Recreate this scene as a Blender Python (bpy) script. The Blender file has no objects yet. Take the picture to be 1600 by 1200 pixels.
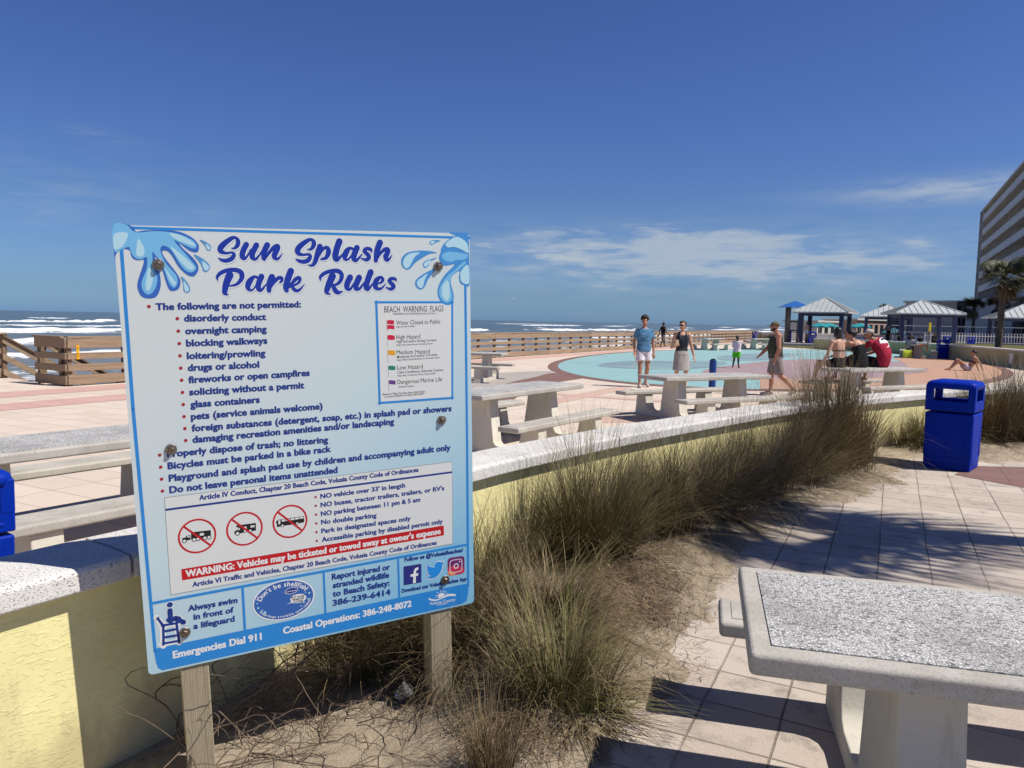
import bpy, bmesh, math, random
import numpy as np
from mathutils import Vector, Matrix, Quaternion
D = bpy.data; SC = bpy.context.scene; COL = SC.collection
R = math.radians
rnd = random.Random(7)

# ------------------------------------------------------------------ camera
cd = D.cameras.new('camera'); cam = D.objects.new('camera', cd); COL.objects.link(cam); SC.camera = cam
cd.sensor_fit = 'HORIZONTAL'; cd.sensor_width = 36.0; cd.lens = 1165.0 / 1600.0 * 36.0
cd.clip_start = 0.05; cd.clip_end = 80000
_p = math.atan(99.2 * math.cos(R(1.17)) / 1165.0); _r = R(1.17)
_f = Vector((0, math.cos(_p), -math.sin(_p))); _u0 = Vector((0, math.sin(_p), math.cos(_p))); _r0 = Vector((1, 0, 0))
_rt = _r0 * math.cos(_r) + _u0 * math.sin(_r); _up = _u0 * math.cos(_r) - _r0 * math.sin(_r)
cam.matrix_world = Matrix(((_rt.x, _up.x, -_f.x, 0), (_rt.y, _up.y, -_f.y, 0), (_rt.z, _up.z, -_f.z, 1.62), (0, 0, 0, 1)))

# ------------------------------------------------------------------ sun, sky, exposure
SUN_AZ, SUN_EL = -16.0, 55.5          # azimuth counted from +X towards +Y
sun_dir = Vector((math.cos(R(SUN_EL)) * math.cos(R(SUN_AZ)), math.cos(R(SUN_EL)) * math.sin(R(SUN_AZ)), math.sin(R(SUN_EL))))
sl = D.lights.new('sun', 'SUN'); sl.energy = 5.0; sl.angle = R(0.5); sl.color = (1.0, 0.95, 0.875)
so = D.objects.new('sun', sl); COL.objects.link(so); so.location = (20, -20, 40)
so.rotation_euler = sun_dir.to_track_quat('Z', 'Y').to_euler()
SC.view_settings.view_transform = 'Standard'; SC.view_settings.look = 'None'
SC.view_settings.exposure = 0.08; SC.view_settings.gamma = 1.0
SC.render.film_transparent = False
try:
    SC.cycles.max_bounces = 6; SC.cycles.diffuse_bounces = 3; SC.cycles.glossy_bounces = 3; SC.cycles.transmission_bounces = 6
    SC.cycles.caustics_reflective = False; SC.cycles.caustics_refractive = False
except Exception:
    pass

class NT:
    def __init__(s, tree): s.t = tree; s.N = tree.nodes; s.L = tree.links
    def node(s, typ, **kw):
        n = s.N.new(typ)
        for k, v in kw.items():
            if k == 'inp':
                for i, x in v.items():
                    if hasattr(x, 'is_output'): s.L.new(x, n.inputs[i])
                    else: n.inputs[i].default_value = x
            else: setattr(n, k, v)
        return n
    def math(s, op, a, b=0.0, c=None, clamp=False):
        d = {0: a, 1: b}
        if c is not None: d[2] = c
        return s.node('ShaderNodeMath', operation=op, use_clamp=clamp, inp=d).outputs[0]
    def noise(s, vec, scale, detail=4, rough=0.55, dist=0.0, out=0):
        return s.node('ShaderNodeTexNoise', inp={'Vector': vec, 'Scale': scale, 'Detail': detail, 'Roughness': rough, 'Distortion': dist}).outputs[out]
    def ramp(s, fac, stops, interp='LINEAR'):
        n = s.node('ShaderNodeValToRGB', inp={0: fac}); cr = n.color_ramp; cr.interpolation = interp
        while len(cr.elements) < len(stops): cr.elements.new(0.5)
        for e, (p, c) in zip(cr.elements, stops):
            e.position = p; e.color = (*c, 1) if not isinstance(c, (int, float)) else (c, c, c, 1)
        return n.outputs[0]
    def mix(s, fac, a, b, mode='MIX'):
        n = s.node('ShaderNodeMix', data_type='RGBA', blend_type=mode)
        for i, x in ((0, fac), (6, a), (7, b)):
            if hasattr(x, 'is_output'): s.L.new(x, n.inputs[i])
            else: n.inputs[i].default_value = x if i == 0 else (*x, 1) if len(x) == 3 else x
        return n.outputs[2]
    def mapr(s, v, a, b, c=0.0, d=1.0):
        return s.node('ShaderNodeMapRange', interpolation_type='SMOOTHSTEP', inp={0: v, 1: a, 2: b, 3: c, 4: d}).outputs[0]

W = D.worlds.new('World'); SC.world = W; W.use_nodes = True
nt = NT(W.node_tree); W.node_tree.nodes.clear()
sky = nt.node('ShaderNodeTexSky', sky_type='NISHITA', sun_disc=False)
sky.sun_elevation = R(SUN_EL); sky.sun_rotation = R(90 - SUN_AZ); sky.altitude = 0; sky.air_density = 1.0; sky.dust_density = 0.6; sky.ozone_density = 3.2
tc = nt.node('ShaderNodeTexCoord'); sep = nt.node('ShaderNodeSeparateXYZ', inp={0: tc.outputs['Generated']})
az = nt.math('ARCTAN2', sep.outputs[0], sep.outputs[1]); el = nt.math('ARCSINE', sep.outputs[2])
cv = nt.node('ShaderNodeCombineXYZ', inp={0: nt.math('MULTIPLY', az, 5.0), 1: nt.math('MULTIPLY', el, 30.0), 2: 0.0}).outputs[0]
n1 = nt.noise(cv, 2.3, 10, 0.60, 0.35); n2 = nt.noise(cv, 0.6, 3, 0.5)
def blob(a0, e0, wa, we):
    x = nt.math('DIVIDE', nt.math('SUBTRACT', az, a0), wa); y = nt.math('DIVIDE', nt.math('SUBTRACT', el, e0), we)
    r2 = nt.math('ADD', nt.math('POWER', nt.math('ABSOLUTE', x), 2.2), nt.math('POWER', nt.math('ABSOLUTE', y), 2.0))
    return nt.math('EXPONENT', nt.math('MULTIPLY', r2, -1.0))
b1 = blob(0.245, 0.082, 0.32, 0.036)        # broad cloud bank low over the sea
b1c = blob(0.19, 0.107, 0.14, 0.017)
b2 = blob(0.545, 0.158, 0.135, 0.013)       # streak beside the hotel
b3 = blob(-0.62, 0.13, 0.25, 0.035)
b4 = blob(0.05, 0.085, 0.07, 0.02)
b5 = blob(-0.50, 0.20, 0.035, 0.007)
m1 = nt.mapr(nt.math('ADD', n1, nt.math('MULTIPLY', nt.math('ADD', b1, nt.math('MULTIPLY', b1c, 0.5)), 0.36)), 0.60, 0.92)
m1 = nt.math('MULTIPLY', m1, nt.math('MINIMUM', nt.math('MULTIPLY', nt.math('ADD', b1, b1c), 2.2), 0.72))
m1 = nt.math('MAXIMUM', m1, nt.math('MULTIPLY', nt.math('MULTIPLY', b1, nt.mapr(n1, 0.28, 0.62)), 0.52))
m2 = nt.math('MULTIPLY', nt.mapr(n1, 0.25, 0.62), nt.math('MULTIPLY', b2, 0.70))
m3 = nt.math('MULTIPLY', nt.mapr(n1, 0.40, 0.8), nt.math('ADD', nt.math('ADD', nt.math('MULTIPLY', b3, 0.22), nt.math('MULTIPLY', b4, 0.35)), nt.math('MULTIPLY', b5, 0.30)))
cm = nt.math('MINIMUM', nt.math('ADD', nt.math('ADD', m1, m2), m3), 0.85)
skc = nt.node('ShaderNodeHueSaturation', inp={'Hue': 0.515, 'Saturation': 1.12, 'Value': 1.0, 'Color': sky.outputs[0]}).outputs[0]
# bluer, clearer air than the default sky: tint by height above the horizon, deepest overhead
tint = nt.ramp(el, [(0.0, (0.235, 0.405, 0.80)), (0.035, (0.228, 0.34, 0.565)), (0.13, (0.285, 0.375, 0.50)), (0.25, (0.30, 0.38, 0.52)), (0.42, (0.30, 0.375, 0.50)), (0.75, (0.17, 0.215, 0.30))])
skc = nt.node('ShaderNodeVectorMath', operation='MULTIPLY', inp={0: skc, 1: tint}).outputs[0]
skc = nt.node('ShaderNodeVectorMath', operation='SCALE', inp={0: skc, 3: 2.0}).outputs[0]
colr = nt.mix(cm, skc, (5.3, 6.0, 6.7))
bg = nt.node('ShaderNodeBackground', inp={0: colr, 1: 0.085})
nt.node('ShaderNodeOutputWorld', inp={0: bg.outputs[0]})

# ------------------------------------------------------------------ materials
MATS = {}
def newmat(name):
    m = D.materials.new(name); m.use_nodes = True; m.node_tree.nodes.clear(); MATS[name] = m
    n = NT(m.node_tree); b = n.node('ShaderNodeBsdfPrincipled'); n.node('ShaderNodeOutputMaterial', inp={0: b.outputs[0]})
    return m, n, b
def setb(n, b, **kw):
    for k, v in kw.items():
        k = {'col': 'Base Color', 'rough': 'Roughness', 'spec': 'Specular IOR Level', 'norm': 'Normal', 'metal': 'Metallic', 'alpha': 'Alpha', 'trans': 'Transmission Weight'}[k]
        if hasattr(v, 'is_output'): n.L.new(v, b.inputs[k])
        elif k == 'Base Color': b.inputs[k].default_value = (*v, 1)
        else: b.inputs[k].default_value = v
def bump(n, h, dist=0.01, strength=1.0, prev=None):
    d = {'Height': h, 'Distance': dist, 'Strength': strength}
    if prev is not None: d['Normal'] = prev
    return n.node('ShaderNodeBump', inp=d).outputs[0]
def ocoord(n, scale=None, rotz=0.0):
    c = n.node('ShaderNodeTexCoord').outputs['Object']
    if scale or rotz:
        c = n.node('ShaderNodeMapping', inp={0: c, 2: (0, 0, rotz), 3: scale or (1, 1, 1)}).outputs[0]
    return c
def wcoord(n):
    return n.node('ShaderNodeNewGeometry').outputs['Position']
def plain(name, c, c2=None, scale=6.0, rough=0.6, spec=0.3, bmp=0.0, bscale=40.0, metal=0.0, world=False):
    m, n, b = newmat(name)
    v = wcoord(n) if world else ocoord(n)
    c2 = c2 or tuple(x * 0.82 for x in c)
    nz = n.noise(v, scale, 6, 0.6)
    setb(n, b, col=n.ramp(nz, [(0.32, c2), (0.68, c)]), rough=rough, spec=spec, metal=metal)
    if bmp: setb(n, b, norm=bump(n, n.noise(v, bscale, 5, 0.6), bmp))
    return m
def flat(name, c, rough=0.45, spec=0.3):
    m, n, b = newmat(name); setb(n, b, col=c, rough=rough, spec=spec); return m
def wood(name, c1, c2, axis=0, rough=0.75, fine=9.0):
    m, n, b = newmat(name)
    sc = [fine, fine, fine]; sc[axis] = 0.55
    v = ocoord(n, tuple(sc)); isl = n.node('ShaderNodeNewGeometry').outputs['Random Per Island']
    off = n.node('ShaderNodeVectorMath', operation='ADD', inp={0: v, 1: n.node('ShaderNodeCombineXYZ', inp={0: n.math('MULTIPLY', isl, 40.0), 1: n.math('MULTIPLY', isl, 17.0), 2: n.math('MULTIPLY', isl, 29.0)}).outputs[0]}).outputs[0]
    g = n.noise(off, 2.2, 8, 0.65, 0.8); g2 = n.noise(off, 9.0, 4, 0.7, 0.2)
    c = n.ramp(n.math('ADD', n.math('MULTIPLY', g, 0.65), n.math('MULTIPLY', g2, 0.35)), [(0.34, c2), (0.50, c1), (0.66, tuple(min(1, x * 1.2) for x in c1))])
    c = n.mix(n.math('MULTIPLY', isl, 0.45), c, c2)
    setb(n, b, col=c, rough=rough, spec=0.2, norm=bump(n, g2, 0.004))
    return m

def pavers(name, ca, cb, cj, size, rot, dark, row_h=None, mort=0.022, speck=0.25, worn=0.5):
    m, n, b = newmat(name)
    p = wcoord(n)
    v = n.node('ShaderNodeMapping', inp={0: p, 2: (0, 0, rot)}).outputs[0]
    wob = n.noise(p, 3.0, 3, 0.5, out=1)
    v2 = n.node('ShaderNodeVectorMath', operation='MULTIPLY_ADD', inp={0: wob, 1: (0.02, 0.02, 0), 2: v}).outputs[0]
    br = n.node('ShaderNodeTexBrick', offset=0.0, squash=1.0, inp={'Vector': v2, 'Color1': (0.12, 0.12, 0.12, 1), 'Color2': (0.88, 0.88, 0.88, 1), 'Mortar': (0.5, 0.5, 0.5, 1), 'Scale': 1.0, 'Mortar Size': mort * size * 0.5, 'Mortar Smooth': 0.35, 'Bias': 0.0, 'Brick Width': size, 'Row Height': row_h or size})
    tilev = n.node('ShaderNodeSeparateColor', inp={0: br.outputs[0]}).outputs[0]
    col = n.mix(tilev, ca, cb)
    big = n.noise(p, 0.55, 5, 0.6); mid = n.noise(p, 4.5, 7, 0.68); fine = n.noise(p, 190.0, 3, 0.7)
    col = n.mix(n.math('MULTIPLY', n.mapr(mid, 0.50, 0.72), worn), col, dark)
    col = n.mix(n.math('MULTIPLY', n.mapr(big, 0.52, 0.75), worn * 0.5), col, dark)
    spot = n.noise(p, 2.1, 8, 0.74); col = n.mix(n.math('MULTIPLY', n.mapr(spot, 0.60, 0.70), worn * 0.55), col, tuple(x * 0.55 for x in dark))
    jf = n.math('MULTIPLY', br.outputs[1], n.mapr(n.noise(p, 1.4, 4, 0.6), 0.30, 0.62, 0.25, 1.0))
    col = n.mix(n.math('MULTIPLY', jf, 0.9), col, cj)
    col = n.mix(n.math('MULTIPLY', n.mapr(fine, 0.56, 0.72), speck), col, tuple(x * 0.35 for x in dark))
    col = n.mix(n.math('MULTIPLY', n.mapr(fine, 0.44, 0.30), speck), col, tuple(min(1.0, x * 1.35) for x in ca))
    nb = bump(n, n.math('SUBTRACT', n.math('MULTIPLY', fine, 0.25), br.outputs[1]), 0.006)
    setb(n, b, col=col, rough=0.82, spec=0.2, norm=nb)
    return m
GR = R(27.0)
pavers('paver_walk', (0.58, 0.51, 0.43), (0.43, 0.355, 0.30), (0.15, 0.12, 0.09), 0.315, GR, (0.29, 0.25, 0.21), mort=0.036, speck=0.75, worn=1.0)
pavers('paver_plaza', (0.69, 0.585, 0.49), (0.60, 0.50, 0.41), (0.37, 0.29, 0.235), 0.61, GR, (0.47, 0.37, 0.29), row_h=0.405, mort=0.02, speck=0.2, worn=0.30)
pavers('paver_pink', (0.60, 0.385, 0.33), (0.55, 0.345, 0.295), (0.34, 0.21, 0.18), 0.61, GR, (0.46, 0.31, 0.26), row_h=0.405, mort=0.02, speck=0.2, worn=0.4)
pavers('paver_red', (0.60, 0.40, 0.32), (0.57, 0.42, 0.34), (0.38, 0.27, 0.22), 0.61, GR, (0.52, 0.38, 0.30), row_h=0.405, mort=0.02, speck=0.2, worn=0.75)
pavers('paver_maroon', (0.235, 0.135, 0.115), (0.20, 0.115, 0.10), (0.13, 0.085, 0.075), 0.4, GR, (0.28, 0.19, 0.165), mort=0.02, speck=0.25, worn=0.4)
pavers('paver_grey', (0.43, 0.385, 0.35), (0.38, 0.345, 0.31), (0.27, 0.235, 0.21), 0.4, GR, (0.33, 0.30, 0.27), mort=0.02, speck=0.25, worn=0.4)

def padmat(name, ca, cb, cs):
    m, n, b = newmat(name); p = wcoord(n)
    st = n.node('ShaderNodeMapping', inp={0: p, 2: (0, 0, R(-62)), 3: (0.28, 1.1, 1)}).outputs[0]
    a = n.noise(st, 0.8, 6, 0.62, 0.5); f = n.noise(p, 2.4, 7, 0.65)
    c = n.mix(n.mapr(a, 0.36, 0.64), ca, cb); c = n.mix(n.math('MULTIPLY', n.mapr(f, 0.52, 0.70), 0.6), c, cs)
    g = n.noise(p, 0.9, 7, 0.7, 0.6); c = n.mix(n.math('MULTIPLY', n.mapr(g, 0.55, 0.68), 0.5), c, tuple(x * 0.72 for x in cb))
    setb(n, b, col=c, rough=n.ramp(a, [(0.4, 0.35), (0.6, 0.75)]), spec=0.3)
padmat('pad_turquoise', (0.315, 0.50, 0.48), (0.255, 0.44, 0.435), (0.40, 0.53, 0.50))
padmat('pad_wet', (0.215, 0.30, 0.315), (0.25, 0.37, 0.375), (0.33, 0.30, 0.30))
padmat('pad_mauve', (0.40, 0.285, 0.275), (0.335, 0.23, 0.235), (0.47, 0.37, 0.34))
padmat('pad_orange', (0.56, 0.345, 0.215), (0.47, 0.27, 0.175), (0.59, 0.43, 0.31))
padmat('pad_pale', (0.60, 0.585, 0.55), (0.54, 0.53, 0.50), (0.50, 0.49, 0.46))

# sand
m, n, b = newmat('sand'); p = wcoord(n)
f = n.noise(p, 320.0, 3, 0.75); md = n.noise(p, 9.0, 7, 0.65); bgz = n.noise(p, 1.6, 5, 0.6)
c = n.mix(n.mapr(md, 0.38, 0.66), (0.50, 0.415, 0.30), (0.41, 0.335, 0.24))
c = n.mix(n.math('MULTIPLY', n.mapr(bgz, 0.50, 0.68), 0.55), c, (0.25, 0.20, 0.14))
c = n.mix(n.math('MULTIPLY', n.mapr(f, 0.58, 0.70), 0.5), c, (0.13, 0.10, 0.075))
c = n.mix(n.math('MULTIPLY', n.mapr(f, 0.42, 0.30), 0.45), c, (0.64, 0.56, 0.45))
setb(n, b, col=c, rough=0.95, spec=0.1, norm=bump(n, f, 0.005, 1.0, bump(n, md, 0.05)))
plain('beach_sand', (0.45, 0.37, 0.27), (0.33, 0.27, 0.20), 0.3, 0.9, 0.1, world=True)
plain('earth', (0.42, 0.36, 0.27), (0.32, 0.27, 0.20), 0.4, 0.95, 0.1, world=True)
plain('lawn', (0.17, 0.145, 0.06), (0.10, 0.10, 0.035), 2.5, 0.95, 0.1, 0.05, 30, world=True)

# concrete of the tables
m, n, b = newmat('concrete'); v = ocoord(n)
a = n.noise(v, 3.0, 7, 0.65); f = n.noise(v, 130.0, 4, 0.7); l = n.noise(v, 14.0, 6, 0.7)
c = n.mix(n.mapr(a, 0.36, 0.68), (0.50, 0.468, 0.415), (0.385, 0.36, 0.315)); c = n.mix(n.math('MULTIPLY', n.mapr(l, 0.55, 0.72), 0.55), c, (0.25, 0.23, 0.20))
c = n.mix(n.math('MULTIPLY', n.mapr(f, 0.54, 0.66), 0.6), c, (0.24, 0.22, 0.19)); c = n.mix(n.math('MULTIPLY', n.mapr(f, 0.44, 0.34), 0.4), c, (0.62, 0.59, 0.53))
setb(n, b, col=c, rough=0.85, spec=0.2, norm=bump(n, f, 0.002))
m, n, b = newmat('concrete_leg'); v = ocoord(n)
a = n.noise(v, 2.2, 6, 0.6); l = n.noise(n.node('ShaderNodeMapping', inp={0: v, 3: (9, 9, 1.0)}).outputs[0], 1.5, 5, 0.65)
c = n.mix(n.mapr(a, 0.35, 0.7), (0.64, 0.605, 0.515), (0.54, 0.505, 0.425)); c = n.mix(n.math('MULTIPLY', n.mapr(l, 0.55, 0.8), 0.5), c, (0.36, 0.32, 0.25))
setb(n, b, col=c, rough=0.8, spec=0.2, norm=bump(n, n.noise(v, 60, 4, 0.6), 0.0015))
m, n, b = newmat('terrazzo'); v = ocoord(n)
vs = n.node('ShaderNodeMapping', inp={0: v, 3: (1, 1.35, 1)}).outputs[0]
vo = n.node('ShaderNodeTexVoronoi', feature='F1', inp={'Vector': vs, 'Scale': 105.0, 'Randomness': 1.0})
ed = n.node('ShaderNodeTexVoronoi', feature='DISTANCE_TO_EDGE', inp={'Vector': vs, 'Scale': 105.0, 'Randomness': 1.0}).outputs['Distance']
chip = n.node('ShaderNodeSeparateColor', inp={0: vo.outputs['Color']}).outputs[0]
big = n.noise(v, 3.2, 6, 0.65); fn_ = n.noise(vs, 260.0, 2, 0.6)
c = n.ramp(chip, [(0.0, (0.15, 0.145, 0.14)), (0.09, (0.26, 0.255, 0.245)), (0.16, (0.62, 0.61, 0.59)), (0.60, (0.74, 0.73, 0.71)), (0.86, (0.52, 0.51, 0.49)), (1.0, (0.66, 0.63, 0.59))], 'CONSTANT')
c = n.mix(n.mapr(ed, 0.14, 0.04), c, (0.26, 0.255, 0.245))
c = n.mix(n.math('MULTIPLY', n.mapr(big, 0.46, 0.66), 0.42), c, (0.20, 0.195, 0.185)); c = n.mix(n.math('MULTIPLY', n.mapr(big, 0.46, 0.32), 0.35), c, (0.70, 0.69, 0.67))
setb(n, b, col=c, rough=0.75, spec=0.25, norm=bump(n, n.mapr(ed, 0.0, 0.2), 0.0012))

# wall
m, n, b = newmat('stucco_yellow'); p = wcoord(n)
pm = n.node('ShaderNodeMapping', inp={0: p, 2: (0, 0, R(-57)), 3: (1, 1, 2.6)}).outputs[0]
t = n.noise(pm, 30.0, 4, 0.55, 0.7); k = n.mapr(t, 0.535, 0.62); f = n.noise(p, 120, 3, 0.6); d = n.noise(p, 2.5, 6, 0.65)
c = n.mix(n.mapr(d, 0.38, 0.7), (0.84, 0.77, 0.385), (0.77, 0.69, 0.335))
hz = n.node('ShaderNodeSeparateXYZ', inp={0: p}).outputs[2]; dirtn = n.noise(n.node('ShaderNodeMapping', inp={0: p, 3: (6, 6, 2.2)}).outputs[0], 1.0, 6, 0.65)
c = n.mix(n.math('MULTIPLY', n.mapr(n.math('SUBTRACT', dirtn, n.math('MULTIPLY', hz, 0.9)), 0.22, 0.55), 0.55), c, (0.40, 0.33, 0.20))
c = n.mix(n.math('MULTIPLY', n.mapr(dirtn, 0.60, 0.75), 0.35), c, (0.52, 0.45, 0.25))
setb(n, b, col=c, rough=0.85, spec=0.15, norm=bump(n, n.math('ADD', k, n.math('MULTIPLY', f, 0.4)), 0.0009))
plain('stucco_olive', (0.47, 0.43, 0.235), (0.40, 0.365, 0.20), 1.2, 0.9, 0.15, 0.006, 30, world=True)
m, n, b = newmat('cap_coral'); p = wcoord(n)
pm = n.node('ShaderNodeMapping', inp={0: p, 2: (0, 0, R(-57)), 3: (1, 1, 1.25)}).outputs[0]
f = n.noise(pm, 140.0, 4, 0.7, 0.2); g = n.noise(p, 190, 3, 0.7); a = n.noise(p, 2.0, 5, 0.6)
c = n.mix(n.mapr(a, 0.38, 0.7), (0.72, 0.70, 0.66), (0.62, 0.60, 0.56))
pit = n.mapr(f, 0.58, 0.68); st2 = n.noise(p, 7.0, 6, 0.7); c = n.mix(n.math('MULTIPLY', n.mapr(st2, 0.54, 0.72), 0.45), c, (0.40, 0.37, 0.32))
c = n.mix(n.math('MULTIPLY', pit, 0.5), c, (0.30, 0.275, 0.235))
setb(n, b, col=c, rough=0.9, spec=0.1, norm=bump(n, n.math('SUBTRACT', n.math('MULTIPLY', g, 0.3), pit), 0.008))

wood('wood_rail', (0.385, 0.275, 0.18), (0.19, 0.135, 0.09), 0)
wood('wood_post_dark', (0.24, 0.165, 0.105), (0.13, 0.09, 0.06), 2)
wood('wood_sign_post', (0.50, 0.43, 0.30), (0.20, 0.165, 0.105), 2, 0.8, 34.0)
wood('wood_pile', (0.25, 0.205, 0.15), (0.14, 0.115, 0.085), 2)
flat('plastic_blue', (0.003, 0.026, 0.34), 0.38, 0.4)
m, n, b = newmat('bin_blue'); v = ocoord(n); a = n.noise(v, 3.0, 6, 0.6); f = n.noise(v, 300, 2, 0.6)
sc_ = n.noise(n.node('ShaderNodeMapping', inp={0: v, 3: (5, 5, 3)}).outputs[0], 2.0, 6, 0.7); bc = n.mix(n.mapr(a, 0.35, 0.7), (0.001, 0.024, 0.36), (0.002, 0.028, 0.31)); bc = n.mix(n.math('MULTIPLY', n.mapr(sc_, 0.56, 0.72), 0.22), bc, (0.03, 0.065, 0.33))
setb(n, b, col=bc, rough=n.ramp(a, [(0.3, 0.42), (0.7, 0.55)]), spec=0.10, norm=bump(n, f, 0.0006))
flat('bin_inside', (0.02, 0.02, 0.035), 0.8)
plain('post_blue', (0.006, 0.045, 0.26), (0.010, 0.06, 0.24), 4, 0.45)
plain('navy_steel', (0.030, 0.048, 0.125), (0.022, 0.036, 0.10), 1.5, 0.55)
plain('roof_white', (0.53, 0.56, 0.56), (0.45, 0.48, 0.48), 1.2, 0.4)
plain('roof_seam', (0.24, 0.25, 0.255), None, 1.2, 0.5)
plain('roof_blue', (0.02, 0.12, 0.42), (0.015, 0.10, 0.36), 1.2, 0.5)
plain('white_paint', (0.78, 0.78, 0.76), (0.68, 0.68, 0.66), 3.0, 0.5)
plain('hotel_band', (0.52, 0.57, 0.62), (0.47, 0.52, 0.57), 0.3, 0.7)
plain('hotel_wall', (0.56, 0.52, 0.46), (0.50, 0.46, 0.41), 0.3, 0.8)
plain('hotel_trim', (0.50, 0.50, 0.49), None, 0.5, 0.6)
m, n, b = newmat('dark_glass'); setb(n, b, col=(0.02, 0.03, 0.04), rough=0.12, spec=0.5)
plain('teal_canvas', (0.03, 0.30, 0.34), (0.02, 0.24, 0.29), 1.0, 0.8)
plain('teal_awning', (0.05, 0.16, 0.20), (0.04, 0.13, 0.17), 1.0, 0.7)
plain('far_cream', (0.55, 0.50, 0.42), (0.48, 0.44, 0.37), 0.2, 0.8)
plain('far_pink', (0.50, 0.36, 0.31), (0.44, 0.32, 0.28), 0.2, 0.8)
plain('far_white', (0.62, 0.61, 0.59), (0.55, 0.54, 0.53), 0.2, 0.8)
plain('metal_bolt', (0.26, 0.21, 0.175), (0.13, 0.09, 0.065), 90, 0.42, 0.5, metal=0.85)
plain('metal_washer', (0.30, 0.28, 0.26), (0.14, 0.115, 0.095), 120, 0.4, 0.5, metal=0.85)
flat('metal_edge', (0.55, 0.57, 0.58), 0.4, 0.5)
flat('yellow_tag', (0.85, 0.42, 0.01), 0.5)
flat('yellow_sign', (0.86, 0.62, 0.05), 0.5)
flat('ink_black', (0.015, 0.015, 0.017), 0.5)
flat('orange_cloth', (0.90, 0.22, 0.06), 0.8); flat('lime_cloth', (0.42, 0.52, 0.03), 0.8)

# sea
m, n, b = newmat('sea'); p = ocoord(n)
att = n.node('ShaderNodeAttribute', attribute_name='foam').outputs['Fac']
pf = n.node('ShaderNodeMapping', inp={0: p, 3: (0.10, 0.34, 0.2)}).outputs[0]
pf2 = n.node('ShaderNodeMapping', inp={0: p, 3: (0.5, 1.1, 0.5)}).outputs[0]
w1 = n.noise(pf, 1.0, 10, 0.68, 0.8); w2 = n.noise(pf2, 1.0, 8, 0.7, 0.5)
wn = n.math('ADD', n.math('MULTIPLY', w1, 0.6), n.math('MULTIPLY', w2, 0.4))
fo = n.mapr(n.math('ADD', att, n.math('MULTIPLY', n.math('SUBTRACT', wn, 0.5), 2.4)), 0.52, 0.72)
blue = n.mix(n.mapr(n.noise(n.node('ShaderNodeMapping', inp={0: p, 3: (0.01, 0.05, 0.1)}).outputs[0], 1.0, 5, 0.6), 0.35, 0.65), (0.075, 0.118, 0.135), (0.105, 0.142, 0.148))
att2 = n.node('ShaderNodeAttribute', attribute_name='shallow').outputs['Fac']
blue = n.mix(att2, blue, (0.185, 0.195, 0.185))
chop = n.node('ShaderNodeMapping', inp={0: p, 3: (0.35, 0.8, 0.5)}).outputs[0]
nb = bump(n, n.noise(chop, 1.0, 7, 0.65), 0.55, 0.8); nb = bump(n, wn, 0.5, 0.6, nb)
setb(n, b, col=n.mix(fo, blue, (0.80, 0.82, 0.83)), rough=n.math('ADD', 0.30, n.math('MULTIPLY', fo, 0.5)), spec=0.3, norm=nb)

# grass blades
def blademat(name, cols, base):
    m, n, b = newmat(name)
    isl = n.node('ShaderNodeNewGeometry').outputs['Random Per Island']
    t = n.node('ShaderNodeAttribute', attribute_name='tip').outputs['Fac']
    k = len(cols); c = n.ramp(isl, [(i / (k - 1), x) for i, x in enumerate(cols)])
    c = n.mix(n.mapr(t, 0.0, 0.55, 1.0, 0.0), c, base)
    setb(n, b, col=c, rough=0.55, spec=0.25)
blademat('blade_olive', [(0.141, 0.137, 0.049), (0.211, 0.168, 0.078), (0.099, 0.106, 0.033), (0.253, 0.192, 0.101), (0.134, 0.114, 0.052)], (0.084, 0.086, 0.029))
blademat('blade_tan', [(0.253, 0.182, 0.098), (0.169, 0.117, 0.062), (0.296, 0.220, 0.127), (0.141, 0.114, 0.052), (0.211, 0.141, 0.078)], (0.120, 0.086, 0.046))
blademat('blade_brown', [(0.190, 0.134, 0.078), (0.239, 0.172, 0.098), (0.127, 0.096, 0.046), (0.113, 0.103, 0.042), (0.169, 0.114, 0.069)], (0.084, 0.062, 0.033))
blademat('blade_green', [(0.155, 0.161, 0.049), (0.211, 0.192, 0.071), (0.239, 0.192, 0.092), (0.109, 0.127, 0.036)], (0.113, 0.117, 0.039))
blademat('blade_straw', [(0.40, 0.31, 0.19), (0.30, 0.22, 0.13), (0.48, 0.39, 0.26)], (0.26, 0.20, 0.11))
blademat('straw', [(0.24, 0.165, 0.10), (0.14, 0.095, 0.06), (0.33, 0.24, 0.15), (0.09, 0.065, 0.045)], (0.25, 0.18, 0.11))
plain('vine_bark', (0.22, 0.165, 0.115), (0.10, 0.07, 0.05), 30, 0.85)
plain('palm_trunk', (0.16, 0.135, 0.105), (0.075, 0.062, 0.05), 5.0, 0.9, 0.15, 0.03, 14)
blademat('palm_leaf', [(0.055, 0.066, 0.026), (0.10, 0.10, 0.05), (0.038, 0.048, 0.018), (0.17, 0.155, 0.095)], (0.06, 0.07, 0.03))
blademat('palm_dead', [(0.17, 0.12, 0.07), (0.23, 0.17, 0.105), (0.11, 0.08, 0.05)], (0.12, 0.09, 0.055))

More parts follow.
